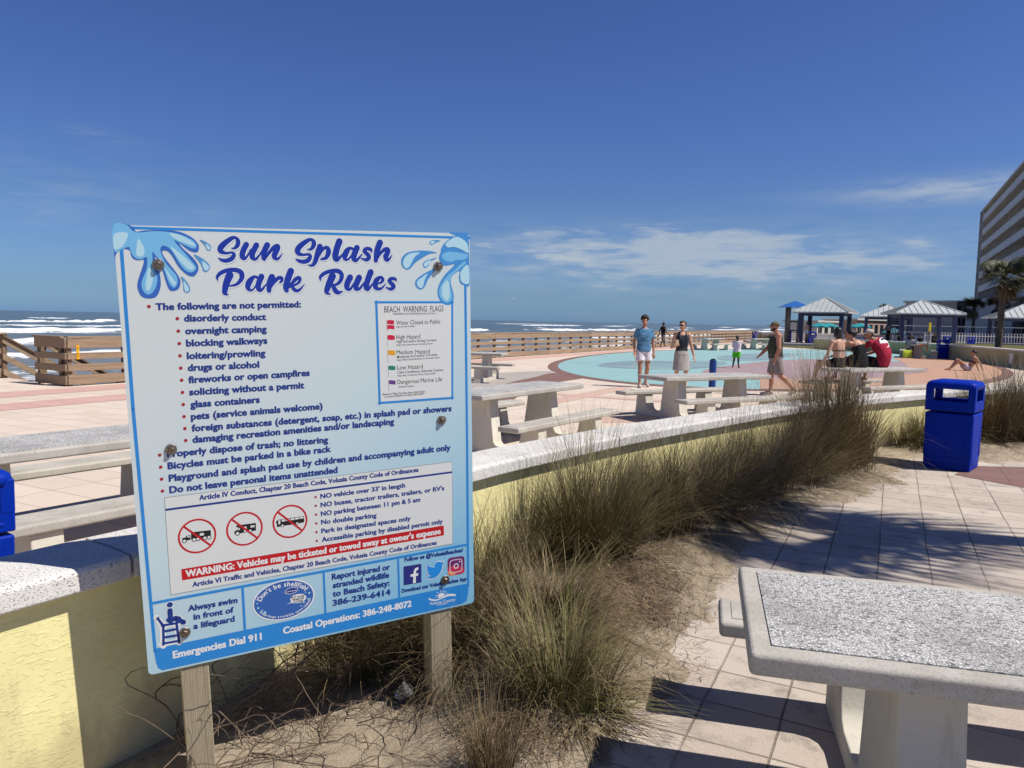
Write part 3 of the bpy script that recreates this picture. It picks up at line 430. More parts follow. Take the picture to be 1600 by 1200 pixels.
SIGN_LINE=[["border","blue",1,8.5,[[44.1,7.5],[1234.0,17.1]]],["border","blue",1,10.5,[[19.1,66.7],[16.5,592.9],[25.8,1434.6]]],["border","blue",1,10,[[1209.3,194.2],[1207.7,850.5],[1203.3,1438.0]]],["border","blue",1,10,[[22.7,1264.0],[1204.5,1261.0]]],["band","blue",1.2,9,[[320.5,1262.3],[320.2,1433.2]]],["band","blue",1.2,8.5,[[610.9,1262.5],[611.1,1431.3]]],["band","blue",1.2,8,[[903.8,1260.3],[904.1,1434.1]]],["notice","grey",0.8,2,[[89.5,900.7],[1140.9,902.3],[1136.9,1245.7],[87.4,1246.2],[89.5,900.7]]],["notice","navy",2,7.5,[[89.8,943.5],[1139.3,945.7]]],["flags","blue",2,8.5,[[847.4,259.8],[1152.2,265.8],[1146.1,643.0],[848.8,638.8],[847.4,259.8]]],["flags","grey",2.2,1.8,[[884.8,325.9],[885.2,368.9]]],["flags","grey",2.2,1.8,[[885.8,382.2],[885.1,427.0]]],["flags","grey",2.2,1.8,[[885.5,438.7],[885.7,486.6]]],["flags","grey",2.2,1.8,[[885.4,497.3],[886.1,541.1]]],["flags","grey",2.2,1.8,[[885.4,552.9],[885.5,595.9]]],["band","white",1.5,20,[[41.3,1323.7],[55.1,1352.2],[52.4,1417.3]]],["band","white",1.5,20,[[80.7,1309.3],[80.9,1333.5],[100.3,1335.0],[117.1,1349.9]]],["band","white",1.5,18,[[55.1,1352.2],[97.3,1353.7],[101.9,1419.0],[52.4,1417.3]]],["band","navy",2,8.5,[[42.3,1324.0],[56.8,1351.8],[53.2,1416.7]]],["band","navy",2.2,8.5,[[56.2,1350.4],[98.4,1351.9],[101.9,1419.0]]],["band","navy",2.4,8.5,[[56.1,1372.5],[99.5,1373.2]]],["band","navy",2.4,8.5,[[54.7,1394.4],[100.9,1396.3]]],["band","navy",2.4,8.5,[[53.2,1415.9],[102.0,1417.7]]],["band","navy",2,17,[[80.9,1307.6],[80.5,1334.6],[100.2,1336.2],[116.4,1350.2]]],["band","white",3.5,1.8,[[466.4,1314.2],[473.7,1305.7],[493.3,1301.4],[511.8,1307.8],[513.0,1315.9],[503.7,1323.7],[484.1,1325.8],[468.9,1321.3],[466.4,1314.2]]],["band","white",3.5,2,[[472.4,1316.3],[486.6,1314.9],[506.9,1316.0]]],["band","white",2.2,2.6,[[1123.9,1325.2],[1127.6,1317.8],[1136.0,1315.9],[1167.0,1316.6],[1174.1,1319.5],[1176.9,1327.0],[1176.4,1360.4],[1173.3,1368.0],[1164.9,1369.8],[1135.0,1369.8],[1126.7,1365.9],[1123.3,1357.2],[1123.9,1325.2]]],["band","white",2.1,2.4,[[1061.2,1461.0],[1056.5,1462.3]]],["band","white",2.1,2.4,[[1067.2,1454.2],[1056.7,1451.6]]],["band","white",2.1,2.4,[[1070.8,1446.9],[1065.6,1438.2]]],["band","white",2.1,2.4,[[1080.3,1442.0],[1079.8,1432.0]]],["band","white",2.1,2.4,[[1090.4,1444.1],[1093.9,1434.4]]],["band","white",2.1,2.4,[[1098.3,1450.3],[1104.0,1441.1]]],["band","white",2.1,2.4,[[1101.3,1457.2],[1113.2,1453.6]]]]
SIGN_DISC=[[183.2,1051.4,61.8],[339.3,1050.9,62.2],[497.5,1049.0,62.6],[141.7,1062.6,6.6,"wheel"],[172.4,1062.8,6.6,"wheel"],[184.8,1062.4,6.6,"wheel"],[207.5,1062.4,6.6,"wheel"],[220.6,1062.7,6.6,"wheel"],[314.7,1064.2,7,"wheel"],[357.4,1062.1,6.5,"wheel"],[469.7,1060.6,5.2,"wheel"],[522.6,1060.3,5.2,"wheel"],[81.9,1280.9,12.6,"whitedot"],[81.9,1280.9,9.8,"dot"],[1151.0,1343.6,11.2,"whitering"],[1166.3,1327.5,3,"whitedot"]]
SIGN_DOTS=[[85.6,257.8,5.6,"rules"],[85.1,752.8,5.6,"rules"],[85.2,794.1,5.6,"rules"],[85.3,835.7,5.6,"rules"],[85.3,877.0,5.6,"rules"],[167.6,299.6,5.6,"rules"],[167.9,340.8,5.6,"rules"],[168.1,382.2,5.6,"rules"],[167.9,423.2,5.6,"rules"],[167.6,464.6,5.6,"rules"],[167.8,505.5,5.6,"rules"],[167.7,546.7,5.6,"rules"],[167.6,588.0,5.6,"rules"],[167.5,629.3,5.6,"rules"],[167.6,670.4,5.6,"rules"],[167.6,711.5,5.6,"rules"],[593.1,971.0,4.6,"notice"],[592.5,1004.3,4.6,"notice"],[591.9,1038.2,4.6,"notice"],[591.4,1071.7,4.6,"notice"],[590.8,1105.4,4.6,"notice"],[590.7,1139.2,4.6,"notice"]]
SIGN_OVAL=[462.4,1344.0,111.4,77.4]
SIGN_STROKE=[[[348.3,68.0,2.9],[359.8,67.8,9.6],[370.0,56.7,14.4],[371.8,41.7,13.5],[362.7,32.6,10.5],[350.1,36.2,14.3],[328.3,52.6,18.0],[315.1,67.6,18.9],[316.3,79.5,16.0],[332.1,84.8,9.5],[350.3,82.5,8.6],[356.2,89.8,13.4],[348.2,102.9,15.3],[330.6,109.7,14.3],[315.6,107.2,10.4],[305.7,99.4,2.3]],[[398.0,55.1,18.5],[386.1,78.4,18.4],[383.2,96.4,17.4],[390.6,102.4,10.7],[403.0,88.1,6.8],[411.7,71.9,5.9]],[[431.1,56.4,18.7],[416.9,83.9,18.6],[416.2,98.0,17.6],[425.6,104.0,10.8],[438.1,91.7,6.9],[448.9,75.3,5.9]],[[466.7,55.7,19.9],[454.5,81.3,18.9],[453.4,101.6,14.9],[455.1,106.7,8.0]],[[455.3,104.7,8.0],[470.3,83.1,11.0],[489.4,62.4,13.1],[501.6,58.5,15.1],[500.1,68.3,18.2],[490.1,86.9,19.1],[490.5,99.2,16.1],[501.5,102.1,9.1],[517.7,81.4,2.0]],[[301.1,177.0,2.3],[299.0,165.0,9.4],[309.2,152.0,13.2],[330.6,142.6,14.3],[357.5,140.8,15.4],[375.4,148.8,17.4],[377.7,167.0,15.5],[364.6,185.2,11.6],[350.7,192.2,8.7],[335.3,194.1,5.7]],[[339.3,158.0,24.9],[327.2,185.0,21.9],[321.0,209.1,18.1],[320.8,219.2,14.3],[331.6,225.3,2.9]],[[432.0,169.0,9.9],[418.5,163.9,10.8],[404.0,177.1,19.6],[396.3,193.4,18.6],[398.5,206.6,12.7],[410.2,208.8,6.9],[425.0,189.4,5.9],[433.8,173.1,8.9]],[[442.3,162.9,19.9],[430.9,189.5,18.8],[431.1,205.9,16.9],[439.8,209.0,10.9],[456.8,189.6,4.4]],[[477.1,164.9,22.1],[466.8,189.6,20.1],[465.3,212.3,15.1]],[[470.2,202.0,7.0],[485.5,179.4,13.1],[500.2,168.0,13.2],[510.3,169.0,11.2],[508.8,179.4,10.2],[502.4,185.6,4.1]],[[542.2,144.1,22.6],[530.5,173.2,22.6],[523.1,200.2,20.5],[524.9,212.8,14.4]],[[533.2,202.4,7.2],[550.8,179.5,13.4],[565.9,168.0,13.5],[572.9,172.2,11.4],[566.1,185.8,10.4],[543.7,198.3,7.2]],[[541.8,196.2,11.3],[553.5,210.9,13.5],[568.0,211.0,10.4],[588.9,189.0,1.7]],[[601.3,68.2,3.0],[613.8,68.7,10.1],[624.4,57.0,15.2],[626.3,42.7,15.2],[616.6,34.7,11.3],[602.6,39.5,15.0],[580.6,55.4,18.7],[568.7,71.3,19.8],[571.9,83.6,16.2],[586.6,87.9,10.0],[606.2,86.4,10.1],[611.4,93.8,13.9],[603.3,107.0,16.4],[586.8,112.2,15.0],[570.7,108.6,11.9],[559.9,101.2,2.5]],[[647.2,58.6,20.4],[637.1,86.5,19.1],[628.3,111.8,15.7],[617.6,124.5,11.4],[602.5,124.6,3.0]],[[644.7,86.3,8.2],[660.9,64.6,11.5],[673.8,63.7,15.4],[677.1,78.3,18.0],[667.3,97.4,14.1],[651.7,102.7,9.0]],[[717.5,39.5,23.5],[707.4,65.1,22.1],[701.0,93.2,22.1],[707.1,104.6,15.6],[727.5,85.2,5.8]],[[767.7,66.6,10.6],[754.6,63.0,11.9],[742.3,74.7,20.6],[735.0,92.8,19.7],[738.6,103.5,11.9],[750.6,100.3,7.4],[764.5,82.1,6.6],[773.1,66.5,10.1]],[[781.2,61.2,21.4],[769.6,87.2,21.3],[769.6,102.6,18.7],[779.6,105.1,12.0],[799.2,84.2,4.8]],[[835.9,78.4,2.7],[832.2,66.8,13.6],[816.0,63.7,13.0],[808.2,72.4,14.0],[818.1,82.6,16.2],[825.3,94.2,15.7],[814.6,104.2,13.5],[794.6,98.5,4.0]],[[868.5,41.4,23.3],[856.6,70.3,21.9],[850.5,107.0,15.9]],[[852.8,101.7,8.2],[872.9,75.3,12.4],[891.2,64.0,15.2],[898.5,70.9,18.9],[889.5,90.8,20.8],[891.9,103.9,15.3],[902.6,99.9,9.8],[914.2,85.2,2.2]],[[645.8,178.9,3.1],[644.3,166.1,11.5],[659.8,152.6,14.1],[683.4,144.9,14.3],[708.1,144.8,17.0],[721.5,157.1,15.8],[717.3,177.7,14.5],[702.3,191.9,11.0],[681.2,196.9,5.7]],[[687.8,162.3,26.0],[673.6,193.0,23.3],[664.9,216.1,18.1],[669.2,225.1,9.8],[680.0,227.8,2.6]],[[687.8,195.6,14.3],[696.2,213.7,18.3],[706.3,221.6,15.7],[723.6,217.8,3.2]],[[752.0,167.4,22.6],[740.5,190.7,21.2],[740.7,206.3,18.6],[751.8,209.0,10.7],[768.7,185.6,7.0]],[[785.4,168.7,22.9],[773.7,193.5,21.5],[773.8,207.8,18.8],[786.7,207.9,10.8],[803.6,187.0,6.0]],[[829.4,149.0,23.2],[817.5,177.9,21.8],[810.7,201.5,21.2],[817.7,210.8,14.2],[836.2,191.1,6.0]],[[852.6,192.5,3.3],[868.0,186.5,10.5],[875.2,175.4,13.3],[865.8,167.9,12.4],[850.3,179.3,19.8],[845.5,199.1,20.6],[852.6,209.7,13.8],[868.7,208.5,9.7],[885.8,192.6,3.3]],[[928.2,183.5,2.3],[923.3,175.4,12.7],[908.8,172.7,13.5],[899.6,180.7,14.5],[908.2,190.9,16.8],[916.3,202.1,16.3],[904.8,211.7,13.5],[885.4,204.6,4.2]]]
SIGN_BOLT=[[121.4,123.8],[1096.0,127.9],[120.3,737.0],[1098.4,728.2],[122.7,1390.6],[1100.4,1392.4]]

# ================================================================== THE SETTING
WALL = [(-5.592, -3.969), (-3.383, -0.271), (-2.228, 1.533), (-1.606, 2.508), (-1.38, 2.85), (-0.235, 4.564), (0.334, 5.322), (0.956, 6.079), (1.777, 6.981), (3.328, 8.569), (5.259, 10.148), (8.407, 12.231), (12.808, 14.793), (18.491, 17.318)]
wpts = catmull([(x, y, 0) for x, y in WALL], 10)
# even spacing along the wall
def resample(pts, step):
    out = [pts[0].copy()]; acc = 0
    for a, b in zip(pts, pts[1:]):
        L = (b - a).length; t = step - acc
        while t <= L: out.append(a + (b - a) * (t / L)); t += step
        acc = (acc + L) % step if L else acc
    return out
wpts = resample(wpts, 0.22)
def offs(pts, d):
    o = []
    for i, p in enumerate(pts):
        t = (pts[min(i + 1, len(pts) - 1)] - pts[max(i - 1, 0)]).normalized(); o.append(p + Vector((t.y, -t.x, 0)) * d)   # +d = towards the walkway
    return o
EDGE = [(-0.9, -0.6), (-0.1, 1.3), (0.32, 2.3), (0.68, 3.05), (0.98, 3.7), (1.35, 4.6), (1.66, 5.2), (2.3, 5.95), (3.15, 6.9), (4.1, 7.9), (4.75, 8.75), (5.3, 9.25), (5.9, 9.05), (6.8, 9.15), (8.2, 10.0), (11, 11.6), (16, 14.2)]
mb = MB()
e = [sd(-300, 15.9), sd(40000, 15.9), sd(40000, -9000), sd(-300, -9000)]
mb.sheet([(p.x, p.y) for p in e], -0.30, 'earth')
mb.add([sd(-300, 15.9, -0.30), sd(40000, 15.9, -0.30), sd(40000, 15.9, -5), sd(-300, 15.9, -5)], [(0, 1, 2, 3)], 'earth')
struct(mb.build('ground'))
mb = MB()
pl = [sd(-40, 19.4), sd(9.65, 19.4), sd(9.65, 16.4), sd(95, 16.4), sd(95, -45), Vector((60, 30, 0))] + offs(wpts, -0.2)[::-1] + [Vector((-20, -24, 0))]
mb.prism([(p.x, p.y) for p in pl][::-1], -0.30, 0.0, 'paver_plaza')
struct(mb.build('plaza'))
def sheet(name, poly, z, mat, smooth=0):
    if smooth: poly = [(p.x, p.y) for p in catmull([(x, y, 0) for x, y in poly], smooth, True)]
    a = sum(poly[i][0] * poly[(i + 1) % len(poly)][1] - poly[(i + 1) % len(poly)][0] * poly[i][1] for i in range(len(poly)))
    if a < 0: poly = poly[::-1]
    b = MB(); b.sheet(poly, z, mat); return struct(b.build(name))
xy = lambda s_, d_: tuple(sd(s_, d_)[:2])
sheet('pink_band', [xy(-30, 15.95), xy(94, 15.95), xy(94, 14.95), xy(-30, 14.95)], 0.004, 'paver_pink')
sheet('pink_band', [xy(-30, 13.95), xy(20.5, 13.95), xy(20.5, 13.0), xy(-30, 13.0)], 0.004, 'paver_pink')
sheet('red_band', [(0.39, 14.88), (2.7, 18.9), (3.0, 18.5), (1.0, 14.8), (0.5, 13.8)], 0.004, 'paver_red')
sheet('red_band', [(-0.55, 17.6), (3.9, 15.4), (4.0, 14.9), (-0.55, 17.1)], 0.006, 'paver_red')
sheet('red_band', [(1.0, 12.6), (1.0, 11.9), (4.4, 12.6), (4.4, 13.4)], 0.004, 'paver_red')
sheet('maroon_band', [(1.33, 23.4), (2.2, 22.0), (1.23, 19.9), (0.45, 17.9), (0.1, 15.6), (-0.3, 12.8), (-0.5, 9.5), (-1.5, 9.9), (-1.2, 13.2), (-0.75, 16.2), (-0.05, 19.4), (0.64, 21.4)], 0.008, 'paver_maroon', 4)
sheet('grey_paving', [(-1.3, 19.4), (-0.7, 22.8), (1.5, 24.6), (1.31, 22.55), (0.64, 20.65), (0.0, 19.03), (-0.94, 16.76)], 0.004, 'paver_grey')
def ell_pts(k, c=(12.96, 35.3), a=18.16, b=8.44, ang=61.8, n=96, add=0.0):
    o = []
    for i in range(n):
        t = 2 * math.pi * i / n; x = (a * k + add) * math.cos(t); y = (b * k + add) * math.sin(t)
        o.append((c[0] + x * math.cos(R(ang)) - y * math.sin(R(ang)), c[1] + x * math.sin(R(ang)) + y * math.cos(R(ang))))
    return o
sheet('splash_pad_rim', ell_pts(1.0, add=0.38), 0.012, 'paver_maroon')
sheet('splash_pad', ell_pts(1.0), 0.016, 'pad_turquoise')
sheet('splash_pad_patch', [(3.19, 28.0), (4.82, 31.4), (7.16, 32.4), (9.3, 32.8), (7.9, 28.6), (5.55, 26.2), (3.79, 26.4)], 0.020, 'pad_wet', 5)
sheet('splash_pad_patch', [(9.5, 34), (11, 39), (15, 44), (16.5, 43), (13.5, 37.5), (11, 34)], 0.020, 'pad_wet', 5)
sheet('splash_pad_patch', [(6.62, 25.87), (8.18, 28.91), (10.55, 32.4), (13.06, 35.46), (15.54, 37.0), (18.76, 36.46), (20.2, 34.2), (17, 28.5), (14.2, 25.25), (11.5, 22.9), (9.24, 21.92), (7.88, 21.81), (6.9, 22.27), (6.23, 23.37)], 0.020, 'pad_mauve', 5)
EP = ell_pts(1.0, n=192)
i0 = min(range(192), key=lambda i: math.dist(EP[i], (6.4, 20.6))); i1 = min(range(192), key=lambda i: math.dist(EP[i], (22.0, 41.5)))
arc = [EP[(i0 + k) % 192] for k in range((i1 - i0) % 192 + 1)]
sheet('splash_pad_patch', arc + [(20.6, 40.6), (19.2, 37.0), (18.0, 34.2), (16.2, 30.5), (13.8, 26.6), (11.4, 24.0), (9.0, 22.6), (7.4, 22.2)], 0.024, 'pad_orange')
sheet('splash_pad_patch', [(11.4, 23.9), (13.4, 25.6), (15.6, 28.0), (17.0, 30.6), (16.2, 29.9), (14.2, 27.6), (12.4, 25.4)], 0.028, 'pad_mauve', 5)
sheet('pale_paving', [(17.8, 54.6), (22.0, 58.5), (22.3, 56.6), (21.6, 52.4), (18.4, 51.2)], 0.020, 'pad_pale', 3)
sheet('lawn', [(20.6, 57.8), (24.5, 67), (32, 66), (31, 58), (27.2, 52), (22.6, 49.6), (22.0, 53.5)], 0.030, 'lawn', 4)
# raised slab in front of the playground
mb = MB(); mb.prism([(21.4, 62.6), (24.7, 60.6), (27, 72), (22.2, 72)], 0.0, 0.22, 'pad_pale'); struct(mb.build('playground_slab'))

# ---- the near walkway and its maroon corner
walk = [(p.x, p.y) for p in offs(catmull([(x, y, 0) for x, y in EDGE], 4), -0.32)] + [(30, 18), (30, -10), (-2, -10)]
sheet('walkway', walk[::-1], 0.006, 'paver_walk')
sheet('maroon_corner', [(4.95, 8.2), (5.45, 8.75), (6.1, 8.75), (9, 8.0), (12, 6.2), (11.4, 5.3), (8.2, 6.9), (5.9, 7.42), (5.3, 7.6)], 0.010, 'paver_maroon')

# ---- sand bed between wall and walkway
ep = np.array([(p.x, p.y) for p in catmull([(x, y, 0) for x, y in EDGE], 10)])
wp = np.array([(p.x, p.y) for p in wpts])
def sdist(X, Y, pl):
    """distance to a polyline, positive on its left"""
    best = np.full(X.shape, 1e9); sg = np.ones(X.shape)
    for (ax, ay), (bx, by) in zip(pl[:-1], pl[1:]):
        dx, dy = bx - ax, by - ay; L = dx * dx + dy * dy + 1e-9
        t = np.clip(((X - ax) * dx + (Y - ay) * dy) / L, 0, 1); qx = ax + t * dx; qy = ay + t * dy
        d = np.hypot(X - qx, Y - qy); c = dx * (Y - ay) - dy * (X - ax)
        u = d < best; best = np.where(u, d, best); sg = np.where(u, np.sign(c), sg)
    return best * sg
def sand_h(X, Y):
    X = np.asarray(X, float); Y = np.asarray(Y, float)
    de = sdist(X, Y, ep)                         # + = on the bed side
    de = de + (fbm(X * 2.2, Y * 2.2, 4) - 0.5) * 0.55
    dw = -sdist(X, Y, wp)                        # distance from the wall face
    h = 0.058 * (1 - np.exp(-np.clip(de, 0, 9) / 0.42)) * (0.45 + 0.55 * np.clip(dw / 0.65, 0, 1) ** 1.3) + np.where(de < 0, de * 0.10 + (fbm(X * 9 + 3, Y * 9, 4) - 0.52) * 0.045 * np.exp(de / 0.35), 0)
    h = h + (fbm(X * 3.1 + 9, Y * 3.1, 4) - 0.5) * 0.055 * np.clip(de * 3, 0, 1) + (fbm(X * 13, Y * 13, 3) - 0.5) * 0.016 * np.clip(de * 5, 0, 1)
    h = h - 0.15 * np.clip((0.02 - X) / 0.45, 0, 1) * np.clip((3.75 - Y) / 0.8, 0, 1) * np.clip(de / 0.25, 0, 1)
    return h + 0.006
U = np.arange(0, 2.62, 0.03); cols = []
dense = resample([p.copy() for p in catmull([(x, y, 0) for x, y in WALL], 10)], 0.035)
dense = [p for p in dense if p.y < 16 and p.y > -0.5]
nrm = offs(dense, 1.0)
PX = np.array([[p.x + (q.x - p.x) * (u - 0.15) for u in U] for p, q in zip(dense, nrm)]); PY = np.array([[p.y + (q.y - p.y) * (u - 0.15) for u in U] for p, q in zip(dense, nrm)])
PZ = sand_h(PX, PY)
Vs = np.stack([PX.ravel(), PY.ravel(), PZ.ravel()], 1); ny, nx = PX.shape
struct(npmesh('sand_bed', Vs, gridfaces(nx, ny)[:, ::-1], ['sand'], smooth=True))

# ---- beach and sea
sx = np.concatenate([np.arange(-260, 700, 8.0), np.geomspace(720, 40000, 20)]); dy = np.linspace(15.5, 75, 22)
SX, DY = np.meshgrid(sx, dy); BZ = -2.9 - (DY - 15.5) * 0.043 + (fbm(SX * 0.05, DY * 0.2) - 0.5) * 0.25
P3 = np.stack([SX * SH.x + DY * SEA.x, SX * SH.y + DY * SEA.y, BZ], 2).reshape(-1, 3)
struct(npmesh('beach', P3, gridfaces(len(sx), len(dy)), ['beach_sand'], smooth=True))
sx = np.concatenate([-np.geomspace(3000, 320, 10), np.arange(-300, 760, 3.2), np.geomspace(765, 45000, 34)])
dy = np.concatenate([np.arange(45, 330, 1.0), np.arange(330, 900, 4.0), np.geomspace(905, 45000, 40)])
SX, DY = np.meshgrid(sx, dy); SZ = np.full(SX.shape, -4.55); FO = np.zeros(SX.shape)
wob = (fbm(SX * 0.012, DY * 0.0 + 3.3, 4) - 0.5)
ROWS = [(80, 0.22, 9, 8, 0.70, 0.75), (108, 0.35, 13, 12, 0.85, 0.95), (150, 0.75, 20, 20, 0.80, 1.0), (225, 1.0, 30, 20, 0.62, 1.0), (310, 0.6, 30, 12, 0.34, 0.9), (450, 0.95, 55, 16, 0.50, 1.0), (660, 0.8, 70, 16, 0.36, 0.95)]
for k, (d0, hgt, wb, fw, cover, amp) in enumerate(ROWS):
    c = d0 + (fbm(SX * 0.011 + 7.7 * k, SX * 0 + 1.7 * k, 4) - 0.5) * wb * 2.4
    a = np.clip((fbm(SX * 0.016 + 3.1 * k, SX * 0 + 9.2 * k, 3) - (0.62 - 0.42 * cover)) * 5.0, 0, 1)
    t = DY - c + (fbm(SX * 0.045 + 5 * k, DY * 0.03, 3) - 0.5) * 16 + (fbm(SX * 0.22 + 3 * k, DY * 0.1, 3) - 0.5) * 6   # + = seaward of the crest
    prof = np.where(t > 0, np.exp(-(t / 9.0) ** 2), np.exp(-(t / 3.2) ** 2))
    SZ += hgt * prof * (0.35 + 0.55 * a + 0.7 * a * vnoise(SX * 0.22 + 11 * k, SX * 0))
    front = np.where(t > 0, np.exp(-(t / 2.2) ** 2), np.exp(-np.clip(-t - 1.5, 0, None) / (fw * 0.55)))
    FO = np.maximum(FO, front * a * amp)
wash = np.clip((120 - DY) / 45.0, 0, 1) * 0.34 + np.clip((185 - DY) / 60, 0, 1) * 0.10
FO = np.maximum(FO, wash * (0.55 + 0.9 * fbm(SX * 0.03, DY * 0.16, 4)))
SZ += (fbm(SX * 0.06, DY * 0.11, 4) - 0.5) * np.clip((900 - DY) / 300, 0, 1) * 0.5
SZ += (fbm(SX * 0.25, DY * 0.4, 3) - 0.5) * np.clip(FO * 1.6, 0, 1) * 0.35 * (DY < 500)
P3 = np.stack([SX, DY, SZ], 2).reshape(-1, 3)
sea = npmesh('sea', P3, gridfaces(len(sx), len(dy)), ['sea'], {'foam': FO, 'shallow': np.clip((260 - DY) / 190, 0, 0.85)}, smooth=True)
sea.rotation_euler = (0, 0, SANG); struct(sea)

# ================================================================== THINGS OF THE SETTING
# ---- low yellow wall with its pale cap
wall = thing('low_wall', 'low yellow stucco wall with a rough white cap curving behind the grasses', 'wall', (WALL[5][0], WALL[5][1], 0))
def along(pts, prof, mb, mat, wx):
    nr = offs(pts, 1.0); rings = []
    for p, q in zip(pts, nr):
        d = q - p; rings.append([Vector((p.x + d.x * u - WALL[5][0], p.y + d.y * u - WALL[5][1], z)) for u, z in prof])
    mb.loft(rings, mat)
mb = MB(); along(wpts, [(-0.045, -0.25), (-0.045, 0.614), (-0.345, 0.614), (-0.345, -0.25)], mb, 'stucco_yellow', 0)
mb.build('wall_body', wall)
mb = MB(); per = 9
for i in range(0, len(wpts) - 1, per):
    seg = [p.copy() for p in wpts[i:i + per + 1]]
    if len(seg) < 2: continue
    seg[0] = seg[0] + (seg[1] - seg[0]) * 0.03; seg[-1] = seg[-1] + (seg[-2] - seg[-1]) * 0.03
    prof = [(0.0, 0.610), (0.012, 0.618), (0.010, 0.686), (-0.006, 0.703), (-0.18, 0.709), (-0.355, 0.703), (-0.365, 0.690), (-0.365, 0.610)]
    along(seg, prof, mb, 'cap_coral', 0)
mb.build('wall_cap', wall, bevel=0.007, seg=2)

# ---- boardwalk fence
def board(mb, x0, x1, y, z0, z1, mat='wood_rail', th=0.04):
    mb.box(((x0 + x1) / 2, y + th / 2, (z0 + z1) / 2), (x1 - x0, th, z1 - z0), mat)
ZB = [(0.03, 0.23), (0.325, 0.475), (0.585, 0.725), (0.83, 1.045)]
fence = thing('boardwalk_fence', 'long weathered wooden fence of four wide boards along the beach edge', 'fence', (-9.6, 16.07, 0), SANG)
LEN = 74.0
for z0, z1 in ZB:
    mb = MB(); x = 0.0
    while x < LEN:
        x2 = min(LEN, x + 2.6 * rnd.choice([1, 1, 2])); dz = rnd.uniform(-0.008, 0.008)
        board(mb, x + 0.003, x2 - 0.003, rnd.uniform(-0.004, 0.004), z0 + dz, z1 + dz); x = x2
    mb.build('rail_board', fence, bevel=0.004, seg=1)
mb = MB(); x = 0
while x < LEN: mb.box((x + 1.95, 0.06, 1.066), (3.89, 0.15, 0.038), 'wood_rail'); x += 3.9
mb.build('cap_rail', fence, bevel=0.004, seg=1)
for k in range(int(LEN / 1.3) + 1):
    mb = MB(); mb.box((0.06 + 1.3 * k, 0.096, 0.02), (0.10, 0.10, 2.04), 'wood_post_dark'); mb.build('post', fence)
for z0, z1 in ZB:                                                    # short return board towards the stair opening
    mb = MB(); mb.box((-0.022, 0.62, (z0 + z1) / 2), (0.04, 1.18, z1 - z0), 'wood_rail'); mb.build('return_board', fence, bevel=0.004, seg=1)
mb = MB(); mb.box((0.0, 0.7, 1.066), (0.14, 1.1, 0.038), 'wood_rail'); mb.build('return_cap', fence)
for y in (0.30, 1.12):
    mb = MB(); mb.box((0.05, y, 0.1), (0.10, 0.10, 1.85), 'wood_post_dark'); mb.build('return_post', fence)
tg = thing('depth_tag', 'narrow yellow marker strip nailed to the corner of the wooden fence', 'marker', (-9.6, 16.07, 0), SANG)
mb = MB(); mb.box((0.215, -0.012, 0.74), (0.062, 0.006, 0.31), 'yellow_tag'); mb.build('plate', tg)
mb = MB()
for z in (0.85, 0.825, 0.80, 0.71, 0.685, 0.66, 0.635): mb.box((0.215, -0.0165, z), (0.026, 0.002, 0.013), 'ink_black')
mb.build('marking', tg)
f2 = thing('boardwalk_fence', 'end of the wooden fence at the far left edge with bolted boards', 'fence', (-12.17, 17.88, 0), SANG + math.pi * 0.985)
for z0, z1 in ZB:
    mb = MB(); board(mb, -0.02, 3.2, 0.0, z0, z1); mb.build('rail_board', f2, bevel=0.004, seg=1)
mb = MB()
for z0, z1 in ZB:
    for zz in (z0 + 0.04, z1 - 0.04): mb.ell((0.06, 0.043, zz), (0.012, 0.008, 0.012), 'ink_black', None, 8, 5)
mb.build('bolt', f2)
mb = MB(); mb.box((1.6, 0.0, 1.066), (3.3, 0.15, 0.038), 'wood_rail'); mb.build('cap_rail', f2)
for x in (0.05, 1.6, 3.0):
    mb = MB(); mb.box((x, -0.055, 0.0), (0.10, 0.10, 2.06), 'wood_post_dark'); mb.build('post', f2)
st = thing('beach_stairs', 'wooden stairs with sloping handrails going down to the beach', 'stairs', (-10.62, 16.88, 0), SANG)
sl_ = math.tan(R(31))
for y in (0.05, 1.72):
    for zt in (1.0, 0.60, 0.24):
        mb = MB(); h2 = 0.15
        vs = []
        for yy in (y, y + 0.04):
            for x in (0.0, 6.2): vs += [(x, yy, zt - x * sl_ - h2), (x, yy, zt - x * sl_)]
        mb.add(vs, [(0, 2, 3, 1), (4, 5, 7, 6), (0, 4, 6, 2), (1, 3, 7, 5), (0, 1, 5, 4), (2, 6, 7, 3)], 'wood_rail'); mb.build('stair_rail', st)
    mb = MB(); vs = []
    for yy in (y - 0.05, y + 0.09):
        for x in (0.0, 6.2): vs += [(x, yy, 1.005 - x * sl_), (x, yy, 1.043 - x * sl_)]
    mb.add(vs, [(0, 2, 3, 1), (4, 5, 7, 6), (0, 4, 6, 2), (1, 3, 7, 5), (0, 1, 5, 4), (2, 6, 7, 3)], 'wood_post_dark'); mb.build('stair_handrail', st)
    for x in (0.06, 2.2, 4.4, 6.1):
        mb = MB(); mb.box((x, y + 0.09, 0.95 - x * sl_ - 0.9), (0.09, 0.09, 1.8), 'wood_post_dark'); mb.build('post', st)
for k in range(20):
    mb = MB(); mb.box((0.15 + 0.30 * k, 0.9, -0.20 - 0.18 * k), (0.30, 1.6, 0.045), 'wood_rail'); mb.build('tread', st)

